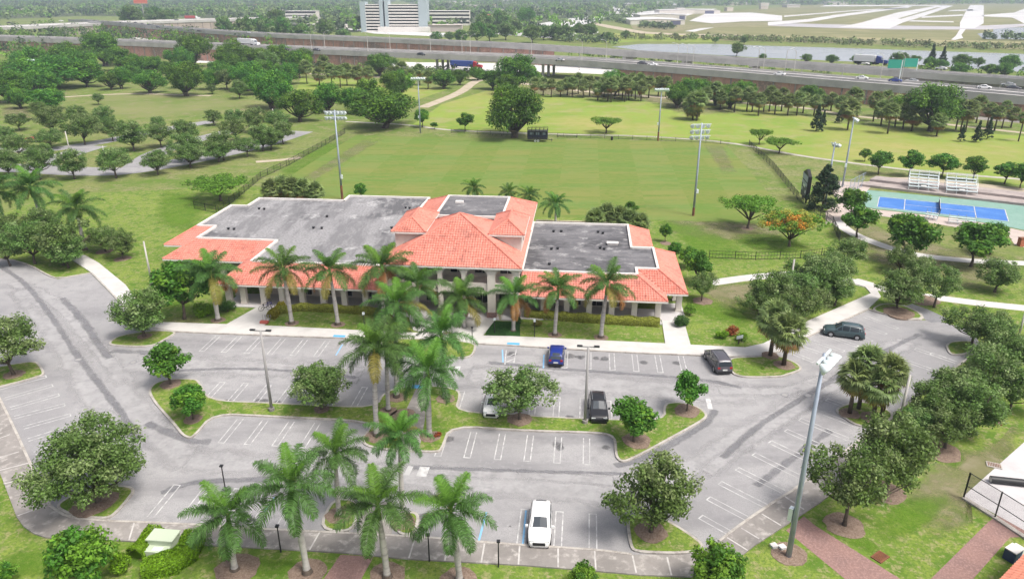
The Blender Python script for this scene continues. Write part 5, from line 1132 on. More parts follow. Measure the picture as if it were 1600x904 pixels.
# slim timber utility poles by the highway
for i, (x, yb, yt) in enumerate([(975, 105, 86), (1251, 124, 104), (1311, 146, 103), (1557, 158, 127), (640, 92, 70), (905, 110, 76)]):
    q = px(x, yb); h = height_at(q.x, q.y, yt); t = empty('utility_pole', q, 0, 'slim bare pole near the highways, %s from the left' % ORD[sorted([975, 1251, 1311, 1557, 640, 905]).index(x)], 'utility pole', 'slim poles near the highways')
    mb = MB(); mb.tube([(0, 0, 0), (0, 0, h)], [.22, .14], 7); mb.build('shaft', M_greypole, t); mb = MB(); mb.box(-.6, .6, -.07, .07, h - .5, h - .35); mb.build('crossarm', M_greypole, t)

# ================================================================== airport, canal, far land
for k_, pts in enumerate(([(-300, 36), (40, 29), (130, 25), (340, 29), (420, 50), (560, 51), (560, 27), (640, -8), (-400, -8)], [(640, 20), (735, 38), (900, 44), (960, 28), (1040, 15), (1100, 9), (1900, 5), (1900, -8), (640, -8)])):
    sheet('woods_floor', PX(pts), .02 + .005 * k_, mat('woods_floor', (.075, .095, .045), .95, .1, noise=[(.01, .42, .6, (.11, .12, .07)), (.04, .5, .65, (.05, .07, .03))]))
sheet('airport_field', PX([(1000, 61), (1320, 68), (1490, 74), (1800, 84), (1800, 20), (1600, 6), (1300, 6.5), (1180, 14), (1080, 22), (1000, 42)]), .03, M_afield)
sheet('canal_water', PX([(955, 73.5), (1000, 69), (1120, 69), (1200, 72), (1310, 75), (1490, 81), (1600, 84.5), (1900, 92), (1900, 140), (1600, 113), (1413, 100), (1180, 90), (1000, 79)]), .05, M_water)
sheet('pond_water', PX([(1527, 53), (1552, 50), (1552, 44), (1600, 43), (1750, 44), (1750, 60), (1600, 62), (1536, 61)]), .08, M_water)
sheet('green_bank', PX([(890, 62), (960, 52), (1040, 54), (1120, 58), (1120, 66), (1000, 65), (940, 69)]), .06, M_lawn_y)
sheet('dry_bank', PX([(1040, 57), (1180, 56), (1330, 58), (1480, 63), (1800, 70), (1800, 74), (1480, 68), (1330, 62), (1180, 60), (1050, 60)]), .08, mat('straw_grass', (.31, .265, .15), .95, .1, noise=[(.02, .45, .62, (.23, .23, .11))]))
for pts in ([(1200, 36), (1300, 38.5), (1380, 40), (1500, 42), (1545, 40), (1600, 37.5), (1700, 38), (1700, 41.5), (1600, 41.5), (1546, 46.5), (1390, 46.5), (1300, 44), (1200, 40.5)],): sheet('taxiway', PX(pts), .12, M_taxi)
for pts in ([(1516, 8.3), (1537, 8.3), (1537, 37), (1522, 45), (1500, 45), (1500, 36), (1508, 20)], [(1466, 9), (1490, 9), (1440, 27), (1410, 36), (1390, 45), (1310, 43), (1345, 36), (1402, 20)], [(1418, 9.6), (1426, 11), (1310, 27), (1270, 34), (1200, 40), (1200, 35), (1262, 30.5), (1302, 24)],
            [(1077, 33), (1104, 21), (1175, 20), (1222, 25), (1222, 33), (1160, 34), (1112, 37)], [(1290, 8.5), (1480, 8.2), (1480, 9.4), (1280, 10.5)], [(1490, 16), (1520, 15), (1520, 17), (1480, 18)], [(1535, 24), (1585, 20), (1600, 14), (1800, 12), (1800, 36), (1600, 37), (1582, 28), (1535, 26)],
            [(1440, 26), (1505, 23), (1505, 25), (1440, 28.5)], [(1425, 32), (1490, 34), (1490, 35.5), (1420, 34)], [(1225, 25), (1340, 16), (1420, 12), (1420, 13), (1330, 18), (1225, 27)], [(1500, 46), (1509, 46), (1502, 55), (1505, 60), (1492, 63), (1486, 62.5), (1493, 57)]):
    sheet('runway', PX(pts), .20, M_runway)
sheet('runway_median', PX([(1403, 29.5), (1408, 30), (1470, 12), (1464, 12)]), .3, M_afield)
sheet('perimeter_road', PX([(930, 36), (965, 42), (1010, 50), (1060, 53), (1180, 55.5), (1180, 57), (1050, 55), (1000, 52.5), (950, 44), (925, 38)]), .1, M_sand)
sheet('perimeter_road', PX([(1070, 49), (1130, 38), (1136, 39), (1085, 50)]), .1, M_runway)
for pts in ([(838, 38), (885, 30), (940, 24), (955, 15), (975, 17), (972, 22), (950, 27), (905, 41), (880, 44)], [(955, 15), (930, 12), (960, 11), (1000, 20), (980, 22)], [(805, 50), (880, 53), (935, 50), (935, 53), (860, 60), (805, 56)], [(530, 44), (585, 53), (700, 58), (700, 52), (620, 50), (560, 46)], [(740, 50), (800, 56), (800, 50), (745, 47)], [(680, 3), (760, 7), (730, 8.5), (640, 5)], [(1020, 6), (1070, 6), (1060, 8), (1015, 8)], [(430, 1.5), (520, 2.5), (510, 4), (440, 3.5)], [(985, 20), (1060, 14), (1120, 14), (1090, 20), (1070, 26), (985, 28)]):
    sheet('paved_lot', PX(pts), .14, M_runway)
sheet('brown_ground', PX([(985, 40), (1060, 40), (1160, 36), (1230, 35), (1230, 38), (1100, 44), (1050, 50), (990, 46)]), .12, M_dry)

def facade_box(name, x0, x1, ybase, ytop, depth, label, cat, floors, wallm, bandm=None, side=None, extra=None):
    """far building: storeys of white parapet bands with dark recessed glazing"""
    a, b = px(x0, ybase), px(x1, ybase); h = height_at(a.x, a.y, ytop); w = b.x - a.x; rz = 0
    t = empty(name, a, rz, label, cat)
    mb = MB(); mb.box(0, w, .8, depth, 0, h - .4); mb.build('wall', wallm, t)
    if floors:
        fh = h / floors
        for k in range(floors):
            mb = MB(); mb.box(.4, w - .4, .72, .78, k * fh + fh * .45, (k + 1) * fh - .1); mb.build('window', M_dark, t)
            mb = MB(); mb.box(-.02, w + .02, -.6, .7, k * fh + .05, k * fh + fh * .5); mb.build('balcony', bandm or M_white, t)
    mb = MB(); mb.box(-.3, w + .3, -.3, depth + .2, h - .4, h); mb.build('roof', bandm or M_white, t)
    return t, w, h
M_hotel = mat('pale_blue_render', (.36, .42, .45), .85, .2); M_pink = mat('pale_pink_render', (.52, .45, .43), .9, .2)
t, w, h = facade_box('hotel', 573, 595, 50, 7.5, 16, 'wide white slab hotel with pale blue end towers, tallest building beyond the highways', 'hotel', 9, M_stuccow)
s = w / 22.0
for x0, x1, hh, m in ((-8, 0, h + 2.5, M_hotel), (22, 27.4, h + 6, M_hotel), (30, 35.6, h + 6, M_hotel), (82, 96, h + 5, M_hotel)):
    mb = MB(); mb.box(x0 * s, x1 * s, -1, 18, 0, hh); mb.build('tower', m, t)
mb = MB(); mb.box(27.4 * s, 30 * s, 3, 15, 0, h + 3); mb.build('stair_recess', M_dark, t)  # dark recess between the stair towers, filled with a near-black block
fh = h / 9
mb = MB(); mb.box(35.6 * s, 82 * s, .8, 16, 0, h - .4); mb.build('wall', M_stuccow, t)
for k in range(9):
    mb = MB(); mb.box(35.7 * s, 81.9 * s, .72, .78, k * fh + fh * .45, (k + 1) * fh - .1); mb.build('window', M_dark, t)
    mb = MB(); mb.box(35.6 * s, 82 * s, -.6, .7, k * fh + .05, k * fh + fh * .5); mb.build('balcony', M_white, t)
mb = MB(); mb.box(35.4 * s, 82 * s, -.3, 16.2, h - .4, h); mb.build('roof', M_white, t)
mb = MB(); mb.box(20 * s, 100 * s, -9, -2, 0, 5); mb.build('porte_cochere', M_white, t)
facade_box('office_building', 671, 734, 40, 17, 18, 'long low white office block right of the hotel', 'office', 4, M_stuccow)
facade_box('service_building', 668, 722, 50, 39, 14, 'pale pink windowless annex in front of the right office block', 'annex', 0, M_pink, M_pink)
facade_box('office_building', 447, 495, 38, 17.5, 18, 'small white banded office block left of the hotel', 'office', 3, M_stuccow)
facade_box('low_building', 474, 498, 48, 38, 14, 'pale low flat building below the left office block', 'building', 0, M_stuccow)
facade_box('low_building', 522, 540, 47, 38.5, 12, 'low pale building among trees left of the hotel', 'building', 0, M_stuccow)
def hangar(x0, x1, yb, yt, dp, label, doorx):
    a, b = px(x0, yb), px(x1, yb); h = height_at(a.x, a.y, yt); w = b.x - a.x; t = empty('hangar', a, 0, label, 'hangar')
    mb = MB(); v = [(0, 0, 0), (w, 0, 0), (w, 0, h * .8), (w / 2, 0, h), (0, 0, h * .8)]; n = 5
    mb.add(v + [(p[0], dp, p[2]) for p in v], [(0, 1, 2, 3, 4), (0, 5, 6, 1), (1, 6, 7, 2), (4, 9, 5, 0), (9, 8, 7, 6, 5)]); mb.build('wall', M_stuccow, t)
    mb = MB()
    for q0, q1 in (((0, h * .8), (w / 2, h)), ((w / 2, h), (w, h * .8))): mb.add([(q0[0], -.5, q0[1] + .15), (q1[0], -.5, q1[1] + .15), (q1[0], dp + .5, q1[1] + .15), (q0[0], dp + .5, q0[1] + .15)], [(0, 1, 2, 3)])
    mb.build('roof', M_runway, t)
    mb = MB(); mb.box(w * doorx[0], w * doorx[1], -.15, -.02, 0, h * .68); mb.build('door', mat('dark_blue_door', (.10, .10, .17), .6, .3), t)
hangar(985, 1070, 39, 30, 75, 'front white airport hangar with dark blue door', (.74, .92))
hangar(1000, 1072, 31, 22, 60, 'middle white airport hangar with dark grey door', (.85, .97))
hangar(1030, 1125, 22, 15, 50, 'rear long white airport hangar', (.75, .9))
for i, (x, y, w_, h_) in enumerate([(1030, 8, 40, 5), (1100, 7, 14, 4), (700, 7, 70, 5), (790, 4, 50, 5), (480, 3.5, 40, 4), (1310, 8, 30, 5), (1240, 12, 20, 4), (985, 13, 14, 6), (345, 2, 30, 4)]):
    nm = ['far white warehouse above the airport hangars, left', 'small far warehouse right of the long one above the hangars', 'long pale warehouse behind the hotel', 'pinkish far building at the top edge beyond the dark tree', 'white far building at the top edge left of the hotel', 'far terminal building beyond the runways', 'small white far building left of the runways', 'small far building beyond the white road', 'pale far building at the top left woods'][i]
    a = px(x - w_ / 2, y); t = empty('warehouse', a, 0, nm, 'warehouse'); b = px(x + w_ / 2, y)
    mb = MB(); mb.box(0, b.x - a.x, 0, 40, 0, h_ * 1.6); mb.build('wall', M_stuccow, t); mb = MB(); mb.box(-1, b.x - a.x + 1, -1, 41, h_ * 1.6 + .01, h_ * 1.6 + .6); mb.build('roof', M_runway, t)
q = px(770, 34); t = empty('house', q, 0, 'large house with terracotta roof among trees right of the hotel', 'house'); mb = MB(); mb.box(-14, 14, 0, 14, 0, 5); mb.build('wall', M_stuccow, t)
mb = MB(); mb.add([(-15, -1, 5), (15, -1, 5), (15, 15, 5), (-15, 15, 5), (-8, 7, 9), (8, 7, 9)], [(0, 1, 5, 4), (1, 2, 5), (2, 3, 4, 5), (3, 0, 4)]); mb.build('roof', M_tilecap, t)
rb = random.Random(11)
for k in range(26):
    x = rb.choice((rb.uniform(20, 180), rb.uniform(330, 555), rb.uniform(680, 800), rb.uniform(840, 1000), rb.uniform(1040, 1250))); y = rb.uniform(5, 26) if x > 660 else rb.uniform(6, 32)
    q = px(x, y); w_ = rb.uniform(9, 26); t = empty('low_building', q, rb.uniform(-.3, .3), 'small pale flat-roofed building half hidden in the far woods', 'building', 'pale buildings in the far woods')
    mb = MB(); mb.box(-w_ / 2, w_ / 2, 0, 12, 0, 7); mb.build('wall', M_stucco, t); mb = MB(); mb.box(-w_ / 2 - .4, w_ / 2 + .4, -.4, 12.4, 7.01, 7.6); mb.build('roof', rb.choice((M_runway, M_stuccow, M_conc, M_tilecap)), t)
# billboard
q = px(226, 31); t = empty('billboard', q, 0, 'red roadside billboard on a single dark column at the top left', 'billboard'); hb = height_at(q.x, q.y, 5.2)
mb = MB(); mb.tube([(0, 0, 0), (0, 0, hb)], .9, 8); mb.build('column', M_greypole, t)
mb = MB(); mb.box(-11, 8, -.8, .8, hb, hb + 9); mb.build('panel', mat('red_poster', (.55, .13, .09), .6, .3), t); mb = MB(); mb.box(-11.2, 8.2, -.95, -.82, hb - .5, hb + .9); mb.build('lower_trim', M_tilecap, t)
# green overhead signs
for i, (x, y, w_) in enumerate([(1397, 106, 5.5), (1421, 104, 6)]):
    q = px(x, y, 10); t = empty('overhead_sign', (q.x, q.y, 0), 0, ('left' if i == 0 else 'right and larger') + ' green highway sign on its white gantry by the dark pines', 'road sign')
    mb = MB(); mb.box(-w_ / 2, w_ / 2, -.15, 0, 9.8, 13.2); pn = mb.build('panel', mat('green_sign_sheet', (.02, .26, .19), .5, .4), t)
    mb = MB(); mb.tube([(w_ * .55, .1, 0), (w_ * .55, .1, 13)], .2, 6); mb.tube([(-w_ / 2, .1, 12.8), (w_ * .55, .1, 12.8)], .14, 6); mb.tube([(-w_ / 2, .1, 10.2), (w_ * .55, .1, 10.2)], .14, 6); mb.build('gantry', M_lampw, t)
# ================================================================== vehicles
M_tyre = mat('tyre_rubber', (.02, .02, .021), .85, .2); M_rim = mat('alloy_rim', (.42, .43, .45), .35, .5, .6)
M_plate = mat('number_plate', (.55, .57, .55), .6, .3); M_tail = mat('red_tail_lens', (.35, .015, .015), .25, .5); M_head = mat('clear_headlamp', (.55, .58, .60), .12, .6); M_trimb = mat('black_plastic', (.022, .022, .024), .6, .3); M_cglass = mat('car_glass', (.035, .045, .055), .06, .7)
def car(label, paint, loc, heading, L=4.6, Wd=1.86, Ht=1.66, style='suv', cat='car', grp=None, roof=None):
    """heading: world angle of the nose; x forward, y left"""
    t = empty('parked_car' if grp is None else 'car', loc, heading, label, cat, grp)
    hw = Wd / 2
    # stations: x, belt z, roof z (or None), belt half width, roof half width
    if style == 'sedan': st = [(-.50, .70, None, .80), (-.47, .92, None, .90), (-.40, .97, .985, .94), (-.24, .98, 1.36, .97), (-.05, .97, Ht, .98), (.10, .96, Ht - .04, .98), (.25, .94, .99, .97), (.40, .84, None, .93), (.47, .74, None, .86), (.50, .58, None, .76)]
    elif style == 'van': st = [(-.50, .75, None, .84), (-.485, 1.0, 1.05, .93), (-.455, 1.04, Ht - .14, .96), (-.38, 1.04, Ht, .98), (-.1, 1.02, Ht + .02, 1.0), (.12, 1.0, Ht - .03, 1.0), (.30, .98, 1.05, .98), (.43, .86, None, .93), (.48, .76, None, .86), (.50, .58, None, .78)]
    else: st = [(-.50, .72, None, .82), (-.485, .98, 1.02, .90), (-.44, 1.02, Ht - .22, .95), (-.35, 1.02, Ht - .04, .97), (-.12, 1.0, Ht + .01, .99), (.06, .99, Ht - .03, .99), (.22, .98, 1.06, .98), (.26, .99, None, .98), (.40, .90, None, .94), (.47, .80, None, .87), (.50, .60, None, .76)]
    rings = []
    for x, bz, rz_, wk in st:
        w = hw * wk; top = rz_ if rz_ else bz + .03; rw = w * (.78 if rz_ and rz_ > bz + .2 else .9)
        half = [(w * .86, .22), (w * .98, .34), (w, .58), (w * .985, bz - .06), (w * .95, bz), (rw, top - .035 if rz_ else bz + .02), (rw * .82, top), (0, top + .02)]
        rings.append([(x * L, y, z_) for y, z_ in half] + [(x * L, -y, z_) for y, z_ in half[-2::-1]])
    n = len(rings[0]); mb = MB(); v = [p for r_ in rings for p in r_]; f = []
    for i in range(len(rings) - 1):
        for k in range(n - 1): f.append((i * n + k, i * n + k + 1, (i + 1) * n + k + 1, (i + 1) * n + k))
        f.append((i * n + n - 1, i * n, (i + 1) * n, (i + 1) * n + n - 1))
    f += [tuple(range(n - 1, -1, -1)), tuple((len(rings) - 1) * n + k for k in range(n))]
    mb.add(v, f); body = mb.build('body', paint, t, True)
    # glass: windows laid just proud of the body
    def pnt(i, k, off=.008):
        p = Vector(rings[i][k]); return p
    gi = [i for i, s in enumerate(st) if s[2]]
    sides = {1: (4, 5), -1: (n - 1 - 4, n - 1 - 5)}
    for sg, (kb, kt) in sides.items():
        for a, b_ in zip(gi[:-1], gi[1:]):
            A, B, C, D = Vector(rings[a][kb]), Vector(rings[b_][kb]), Vector(rings[b_][kt]), Vector(rings[a][kt])
            if (C - B).length < .1 and (D - A).length < .1: continue
            c = (A + B + C + D) / 4; q = [c + (p - c) * .9 + Vector((0, sg * .012, .004)) for p in (A, B, C, D)]
            mb = MB(); mb.poly(q if sg < 0 else q[::-1]); mb.build('side_window', M_cglass, t)
    def scr(i0, i1, name, dx):
        k0, k1 = 5, n - 1 - 5
        mb = MB(); A, B, C, D = Vector(rings[i0][k0]), Vector(rings[i0][k1]), Vector(rings[i1][k1]), Vector(rings[i1][k0])
        M0, M1 = Vector(rings[i0][7]), Vector(rings[i1][7]); nn = (M1 - M0).cross(Vector((0, 1, 0))); nn = nn if nn.z > 0 else -nn; nn.normalize()
        def sh(p, c): return c + (p - c) * .9 + nn * .022
        c = (A + B + C + D) / 4; q = [sh(p, c) for p in (A, M0, B, C, M1, D)]
        mb.add(q, [(0, 1, 4, 5), (1, 2, 3, 4)]); mb.build(name, M_cglass, t)
    # windscreen: the steepest front span; rear window likewise
    fi = [i for i in gi if st[i][0] > 0]
    scr(fi[-1], fi[-2] if st[fi[-1]][2] - st[fi[-1]][1] < .12 else fi[-1], 'windscreen', 1)
    if style == 'sedan': scr(2, 3, 'rear_window', -1); scr(3, 4, 'rear_window', -1)
    else: scr(1, 2, 'rear_window', -1)
    if style == 'suv': scr(2, 3, 'rear_window', -1)
    if roof:
        for sg in (-1, 1): mb = MB(); mb.tube([(-.34 * L, sg * hw * .66, Ht + .05), (.04 * L, sg * hw * .66, Ht + .05)], .025, 6); mb.build('roof_rail', M_rim, t)
    for sx in (.315, -.315):
        for sg in (-1, 1):
            w = empty('wheel', (sx * L, sg * (hw - .12), .34)); w.parent = t
            mb = MB(); mb.tube([(0, -.115, 0), (0, -.10, 0), (0, .10, 0), (0, .115, 0)], [.30, .345, .345, .30], 18); mb.build('tyre', M_tyre, w)
            mb = MB(); mb.tube([(0, sg * .09, 0), (0, sg * .128, 0)], [.225, .21], 14); mb.build('rim', M_rim, w)
            mb = MB(); mb.tube([(sx * L, sg * (hw * .955), .36), (sx * L, sg * (hw * 1.003), .36)], [.42, .41], 18); mb.build('wheel_arch', M_trimb, t)
    for sg in (-1, 1):
        mb = MB(); mb.box(.455 * L, .487 * L, sg * hw * .62 - .19, sg * hw * .62 + .19, .66, .80); mb.build('headlight', M_head, t)
        mb = MB(); mb.box(-.502 * L, -.475 * L, sg * hw * .70 - .14, sg * hw * .70 + .14, .80, 1.0 if style != 'sedan' else .92); mb.build('tail_light', M_tail, t)
        mb = MB(); mb.box(.185 * L - .1, .185 * L + .06, sg * (hw + .10) - .10, sg * (hw + .10) + .10, .98, 1.14); mb.build('wing_mirror', paint, t)
    mb = MB(); mb.box(.478 * L, .503 * L, -.48, .48, .40, .66); mb.build('grille', M_trimb, t)
    mb = MB(); mb.box(-.512 * L, -.498 * L, -.26, .26, .60, .74); mb.build('number_plate', M_plate, t)
    mb = MB(); mb.box(-.508 * L, -.44 * L, -hw * .84, hw * .84, .24, .50); mb.build('bumper', M_trimb, t); mb = MB(); mb.box(.44 * L, .498 * L, -hw * .8, hw * .8, .2, .36); mb.build('bumper', M_trimb, t)
    return t
def paint(name, c, r=.28): return mat(name, c, r, .6)
PW, PB, PN, PG, PT = paint('white_car_paint', (.72, .72, .72)), paint('black_car_paint', (.016, .016, .019)), paint('blue_car_paint', (.010, .026, .19)), paint('grey_car_paint', (.075, .072, .085)), paint('teal_grey_car_paint', (.045, .075, .085))
down = math.pi * 1.5 - TH; upw = math.pi * .5 - TH
car('white crossover parked nose first at the bottom pavement beside the blue line', PW, w2(-2.35, 46.75), down + R(1), 4.45, 1.84, 1.62)
c = px(870, 555); car('dark blue hatchback suv parked against the building sidewalk', PN, w2(c.x * math.cos(TH) - c.y * math.sin(TH), 76.0), upw, 4.3, 1.82, 1.62)
c = px(1120.5, 570); car('dark grey minivan at the right end of the sidewalk bays', PG, (c.x, c.y, 0), math.pi * .5 + R(4), 4.9, 1.95, 1.74, 'van', roof=1)
c = px(934, 645); car('black suv parked against the central grass strip beside a lamp pole', PB, (c.x, c.y, 0), down + R(3), 4.5, 1.86, 1.66, roof=1)
a, b = px(1290, 519), px(1342, 526); c = px(1317, 524); car('teal grey crossover side-on in the angled bays at upper right', PT, (c.x, c.y, 0), math.atan2(a.y - b.y, a.x - b.x), 4.7, 1.88, 1.64, roof=1)
c = px(771, 637); car('white car half hidden behind the strip oak tree', PW, (c.x, c.y, 0), down, 4.5, 1.82, 1.46, 'sedan')
a = px(52, 222); car('red car in the parking road at upper left among oaks', paint('red_car_paint', (.32, .02, .015)), (a.x, a.y, .03), 0, 4.5, 1.82, 1.46, 'sedan')
a = px(196, 262); 
# traffic: small copies
PROT = {}
def traffic(col, x, y, zz, hd, label, grp='traffic on the highways'):
    key = col.name
    q = px(x, y, zz); fz = zN if zz < 9 and zz > 8 else zF if zz > 9.5 else (lambda x: zz)
    q = px(x, y, fz(q.x)); zz = fz(q.x)
    if key not in PROT: PROT[key] = car(label, col, (q.x, q.y, zz + .02), hd, 4.7, 1.86, 1.5, 'sedan', 'car', grp)
    else:
        t = copy_tree(PROT[key]); t.location = (q.x, q.y, zz + .02); t.rotation_euler = (0, 0, hd); tag(t, label)
PS = paint('silver_car_paint', (.42, .43, .44))
hN = math.atan2(-40, 55); 
for i, (x, y, c_) in enumerate([(402 - 30, 73, PS), (446, 77, PB), (495, 78, PG), (658, 85, PB), (875, 94, PS), (1004, 99, PG), (1020, 101, PW), (1218, 116, PW), (1347, 122, PW), (1399, 126, PN), (1424, 127, PS), (1538, 137, PW), (1583, 138, PG), (1575, 133, PS)]):
    traffic(c_, x, y + 2, 8.7, hN + (math.pi if i % 3 == 1 else 0), '%s car on the near highway, %s from the left' % (c_.name.split('_')[0], ORD[i]))
for i, (x, y, c_) in enumerate([(212, 36, PB), (222, 38, PG), (233, 39, PB), (247, 43, PG), (311, 49, PB), (388, 52, PS), (1350, 100, PW), (1470, 108, PW)]):
    traffic(c_, x, y + 1, 10.4, hN - .1 + (math.pi if i % 3 == 1 else 0), '%s car on the far highway, %s from the left' % (c_.name.split('_')[0], ORD[i]))
for i, (x, y, c_) in enumerate([(96, 34, PW), (15, 37, PB), (276, 32, PG)]):
    traffic(c_, x, y, 9.0, .4, '%s car on the far left overpass, %s from the left' % (c_.name.split('_')[0], ORD[i if i == 2 else 1 - i]))
def truck(label, x, y, zz, hd, trailer_m, cab_m, Lt=13.5, cabl=4.8):
    q = px(x, y, zz); t = empty('semi_truck', (q.x, q.y, zz), hd, label, 'truck')
    mb = MB(); mb.box(-Lt / 2, Lt / 2, -1.25, 1.25, 1.15, 3.9); mb.build('trailer', trailer_m, t); mb = MB(); mb.box(-Lt / 2 + .2, Lt / 2 + cabl, -.5, .5, .75, 1.13); mb.build('chassis', M_trimb, t)
    x0 = Lt / 2 + .6
    mb = MB(); mb.add([(x0, -1.2, .8), (x0 + cabl, -1.1, .8), (x0 + cabl, -1.0, 2.0), (x0 + 2.3, -1.15, 2.2), (x0 + 1.8, -1.15, 3.3), (x0, -1.2, 3.8)] + [(x0, 1.2, .8), (x0 + cabl, 1.1, .8), (x0 + cabl, 1.0, 2.0), (x0 + 2.3, 1.15, 2.2), (x0 + 1.8, 1.15, 3.3), (x0, 1.2, 3.8)], [(0, 1, 2, 3, 4, 5), (11, 10, 9, 8, 7, 6), (0, 6, 7, 1), (1, 7, 8, 2), (2, 8, 9, 3), (3, 9, 10, 4), (4, 10, 11, 5), (5, 11, 6, 0)]); mb.build('cab', cab_m, t)
    mb = MB(); mb.add([(x0 + 2.33, -1.0, 2.25), (x0 + 2.33, 1.0, 2.25), (x0 + 1.86, 1.0, 3.2), (x0 + 1.86, -1.0, 3.2)], [(0, 1, 2, 3)]); mb.build('windscreen', M_cglass, t)
    for wx in (-Lt / 2 + 1.2, -Lt / 2 + 2.5, Lt / 2 - .2, Lt / 2 + 1.0, x0 + cabl - 1.0):
        for sg in (-1, 1): mb = MB(); mb.tube([(wx, sg * 1.22 - .15, .52), (wx, sg * 1.22 + .15, .52)], .52, 12); mb.build('wheel', M_tyre, t)
hB = math.atan2(-28, 62)
truck('blue trailer truck with red cab under the near highway bridge', 722, 106.5, .05, hB, paint('blue_trailer', (.03, .07, .30), .5), paint('red_cab', (.35, .02, .03), .4))
truck('white box truck on the near highway at left by the wood', 385, 71, 8.72, hN, PW, PW)
truck('red truck on the far overpass at the upper left', 297, 30.5, 9.02, .4, paint('red_trailer', (.34, .05, .05), .5), PW, 11)
truck('white truck on the far highway left of the green signs', 1350, 100, 8.72, hN - .1, PW, PN, 9)

# ================================================================== poles and lamps
def floodlight(bx, by, ty, label, heads, rows, rot, armw=3.2, rust=0.0, box=True):
    b = px(bx, by); h = height_at(b.x, b.y, ty); t = empty('floodlight_pole', b, rot, label, 'floodlight', 'sports floodlight poles')
    z0 = 0
    if rust:
        mb = MB(); mb.tube([(0, 0, 0), (0, 0, rust)], [.245, .235], 10); mb.build('rusty_base', M_rust, t); z0 = rust
    mb = MB(); mb.tube([(0, 0, z0), (0, 0, h * .5), (0, 0, h)], [.22, .18, .12], 10); mb.build('shaft', M_steel, t, True)
    for r_ in range(rows):
        z_ = h - .25 - r_ * 1.05
        mb = MB(); mb.box(-armw / 2, armw / 2, -.07, .07, z_ - .07, z_ + .07); arm = mb.build('crossarm', M_lampw, t)
        for k in range(heads):
            x = -armw / 2 + .3 + (armw - .6) * k / (heads - 1)
            mb = MB(); d = Vector((0, .82, -.57)); c = Vector((x, .12, z_ - .12))
            mb.tube([c, c + d * .18, c + d * .45, c + d * .62], [.12, .25, .38, .41], 10); lm = mb.build('floodlamp', M_lampw, arm, True)
            c2 = c + d * .625; side = Vector((1, 0, 0)); u_ = d.cross(side)
            mb = MB(); mb.poly([c2 + (side * math.cos(a) + u_ * math.sin(a)) * .36 + d * .006 for a in [i * math.pi / 5 for i in range(10)]]); lm2 = mb.build('lens', M_lens, arm)
    if box:
        mb = MB(); mb.box(-.2, .2, -.5, -.21, 3.2, 4.3) if by > 800 else mb.box(.1, .5, -.3, .1, 4.4, 5.1); mb.build('control_box', M_lampw, t)
floodlight(1232, 868, 552, 'tall floodlight pole in the bottom right lawn, nearest and largest', 4, 1, R(-130), 2.6)
floodlight(535, 312, 172, 'floodlight pole with rusty base behind the left flat roof', 6, 2, R(0) , 4.2, 3.0)
floodlight(1083, 337, 192, 'floodlight pole with rusty base right of the building', 4, 3, R(8), 3.6, 1.6)
floodlight(657, 208, 120, 'floodlight pole beyond the field, left of the lone tree', 6, 1, R(180), 4.2)
floodlight(1028, 220, 137, 'floodlight pole beyond the field, right of the trailer', 6, 1, R(180), 4, 2.5)
floodlight(1288, 325, 222, 'slim floodlight pole in front of the egg-shaped conifer', 3, 1, R(-60), 1.8)
floodlight(1316, 292, 183, 'slim floodlight pole behind the conifer at the court corner', 3, 1, R(-100), 2.4)
floodlight(60, 140, 92, 'floodlight pole among the broad trees at upper left', 4, 1, R(180), 3)
def lot_lamp(bx, by, ty, label, double=True, m=None):
    b = px(bx, by); h = height_at(b.x, b.y, ty); t = empty('lamp_post', b, -TH, label, 'lamp post', 'car park lamp posts'); m = m or M_greypole
    mb = MB(); mb.tube([(0, 0, 0), (0, 0, .5)], .3, 10); mb.build('footing', M_walk_d, t)
    mb = MB(); mb.tube([(0, 0, .5), (0, 0, h)], [.15, .11], 9); mb.build('shaft', m, t, True)
    if double:
        mb = MB(); mb.box(-1.05, 1.05, -.05, .05, h - .08, h + .02); arm = mb.build('arm', m, t)
        for sg in (-1, 1): mb = MB(); mb.box(sg * .8 - .26, sg * .8 + .26, -.11, .11, h + .022, h + .1); mb.build('lamp_head', M_iron if m is M_greypole else m, arm)
lot_lamp(425, 643, 516, 'double-headed lamp post on the central strip, left half'); lot_lamp(914, 662, 541, 'double-headed lamp post beside the black suv')
lot_lamp(238, 446, 377, 'plain pale pole on the lawn left of the building', False, M_palepole); lot_lamp(1230, 478, 405, 'plain pale pole in front of the right oak clump', False, M_palepole)
lot_lamp(1403, 668, 586, 'plain pale pole between the four palms and the oaks', False, M_palepole); lot_lamp(1590, 530, 484, 'plain pale pole at the right edge among oaks', False, M_palepole)
lot_lamp(165, 252, 228, 'small pale pole among the left oak rows', False, M_palepole); lot_lamp(430, 205, 170, 'thin pale pole at the end of the oak rows', False, M_palepole); lot_lamp(112, 250, 205, 'thin pale pole by the parking road', False, M_palepole)
def path_light(bx, by, ty, label, head=False, grp='short black posts along the pavement'):
    b = px(bx, by); h = height_at(b.x, b.y, ty); t = empty('path_light', b, 0, label, 'path light', grp)
    mb = MB(); mb.tube([(0, 0, 0), (0, 0, h)], [.06, .045], 7); mb.build('post', M_iron, t)
    mb = MB(); mb.box(-.13, .13, -.13, .13, h, h + (.28 if head else .12)); mb.build('lamp_head', M_lampw if head else M_iron, t)
path_light(439, 862, 822, 'short black post left of the pale leaning palm'); path_light(671, 876, 836, 'short black post left of the rightmost bottom palm'); path_light(779, 885, 846, 'short black post nearest the white car on the bottom lawn')
path_light(353, 768, 728, 'thin dark post rising behind the shortest bottom palm')
path_light(570, 516, 491, 'black path light with pale head on the left arcade lawn', True); path_light(835, 527, 502, 'black path light with pale head right of the dark green square', True); path_light(773, 521, 500, 'black path light with pale head at the dark green square', True)
path_light(738, 532, 512, 'thin post beside the entrance palms')

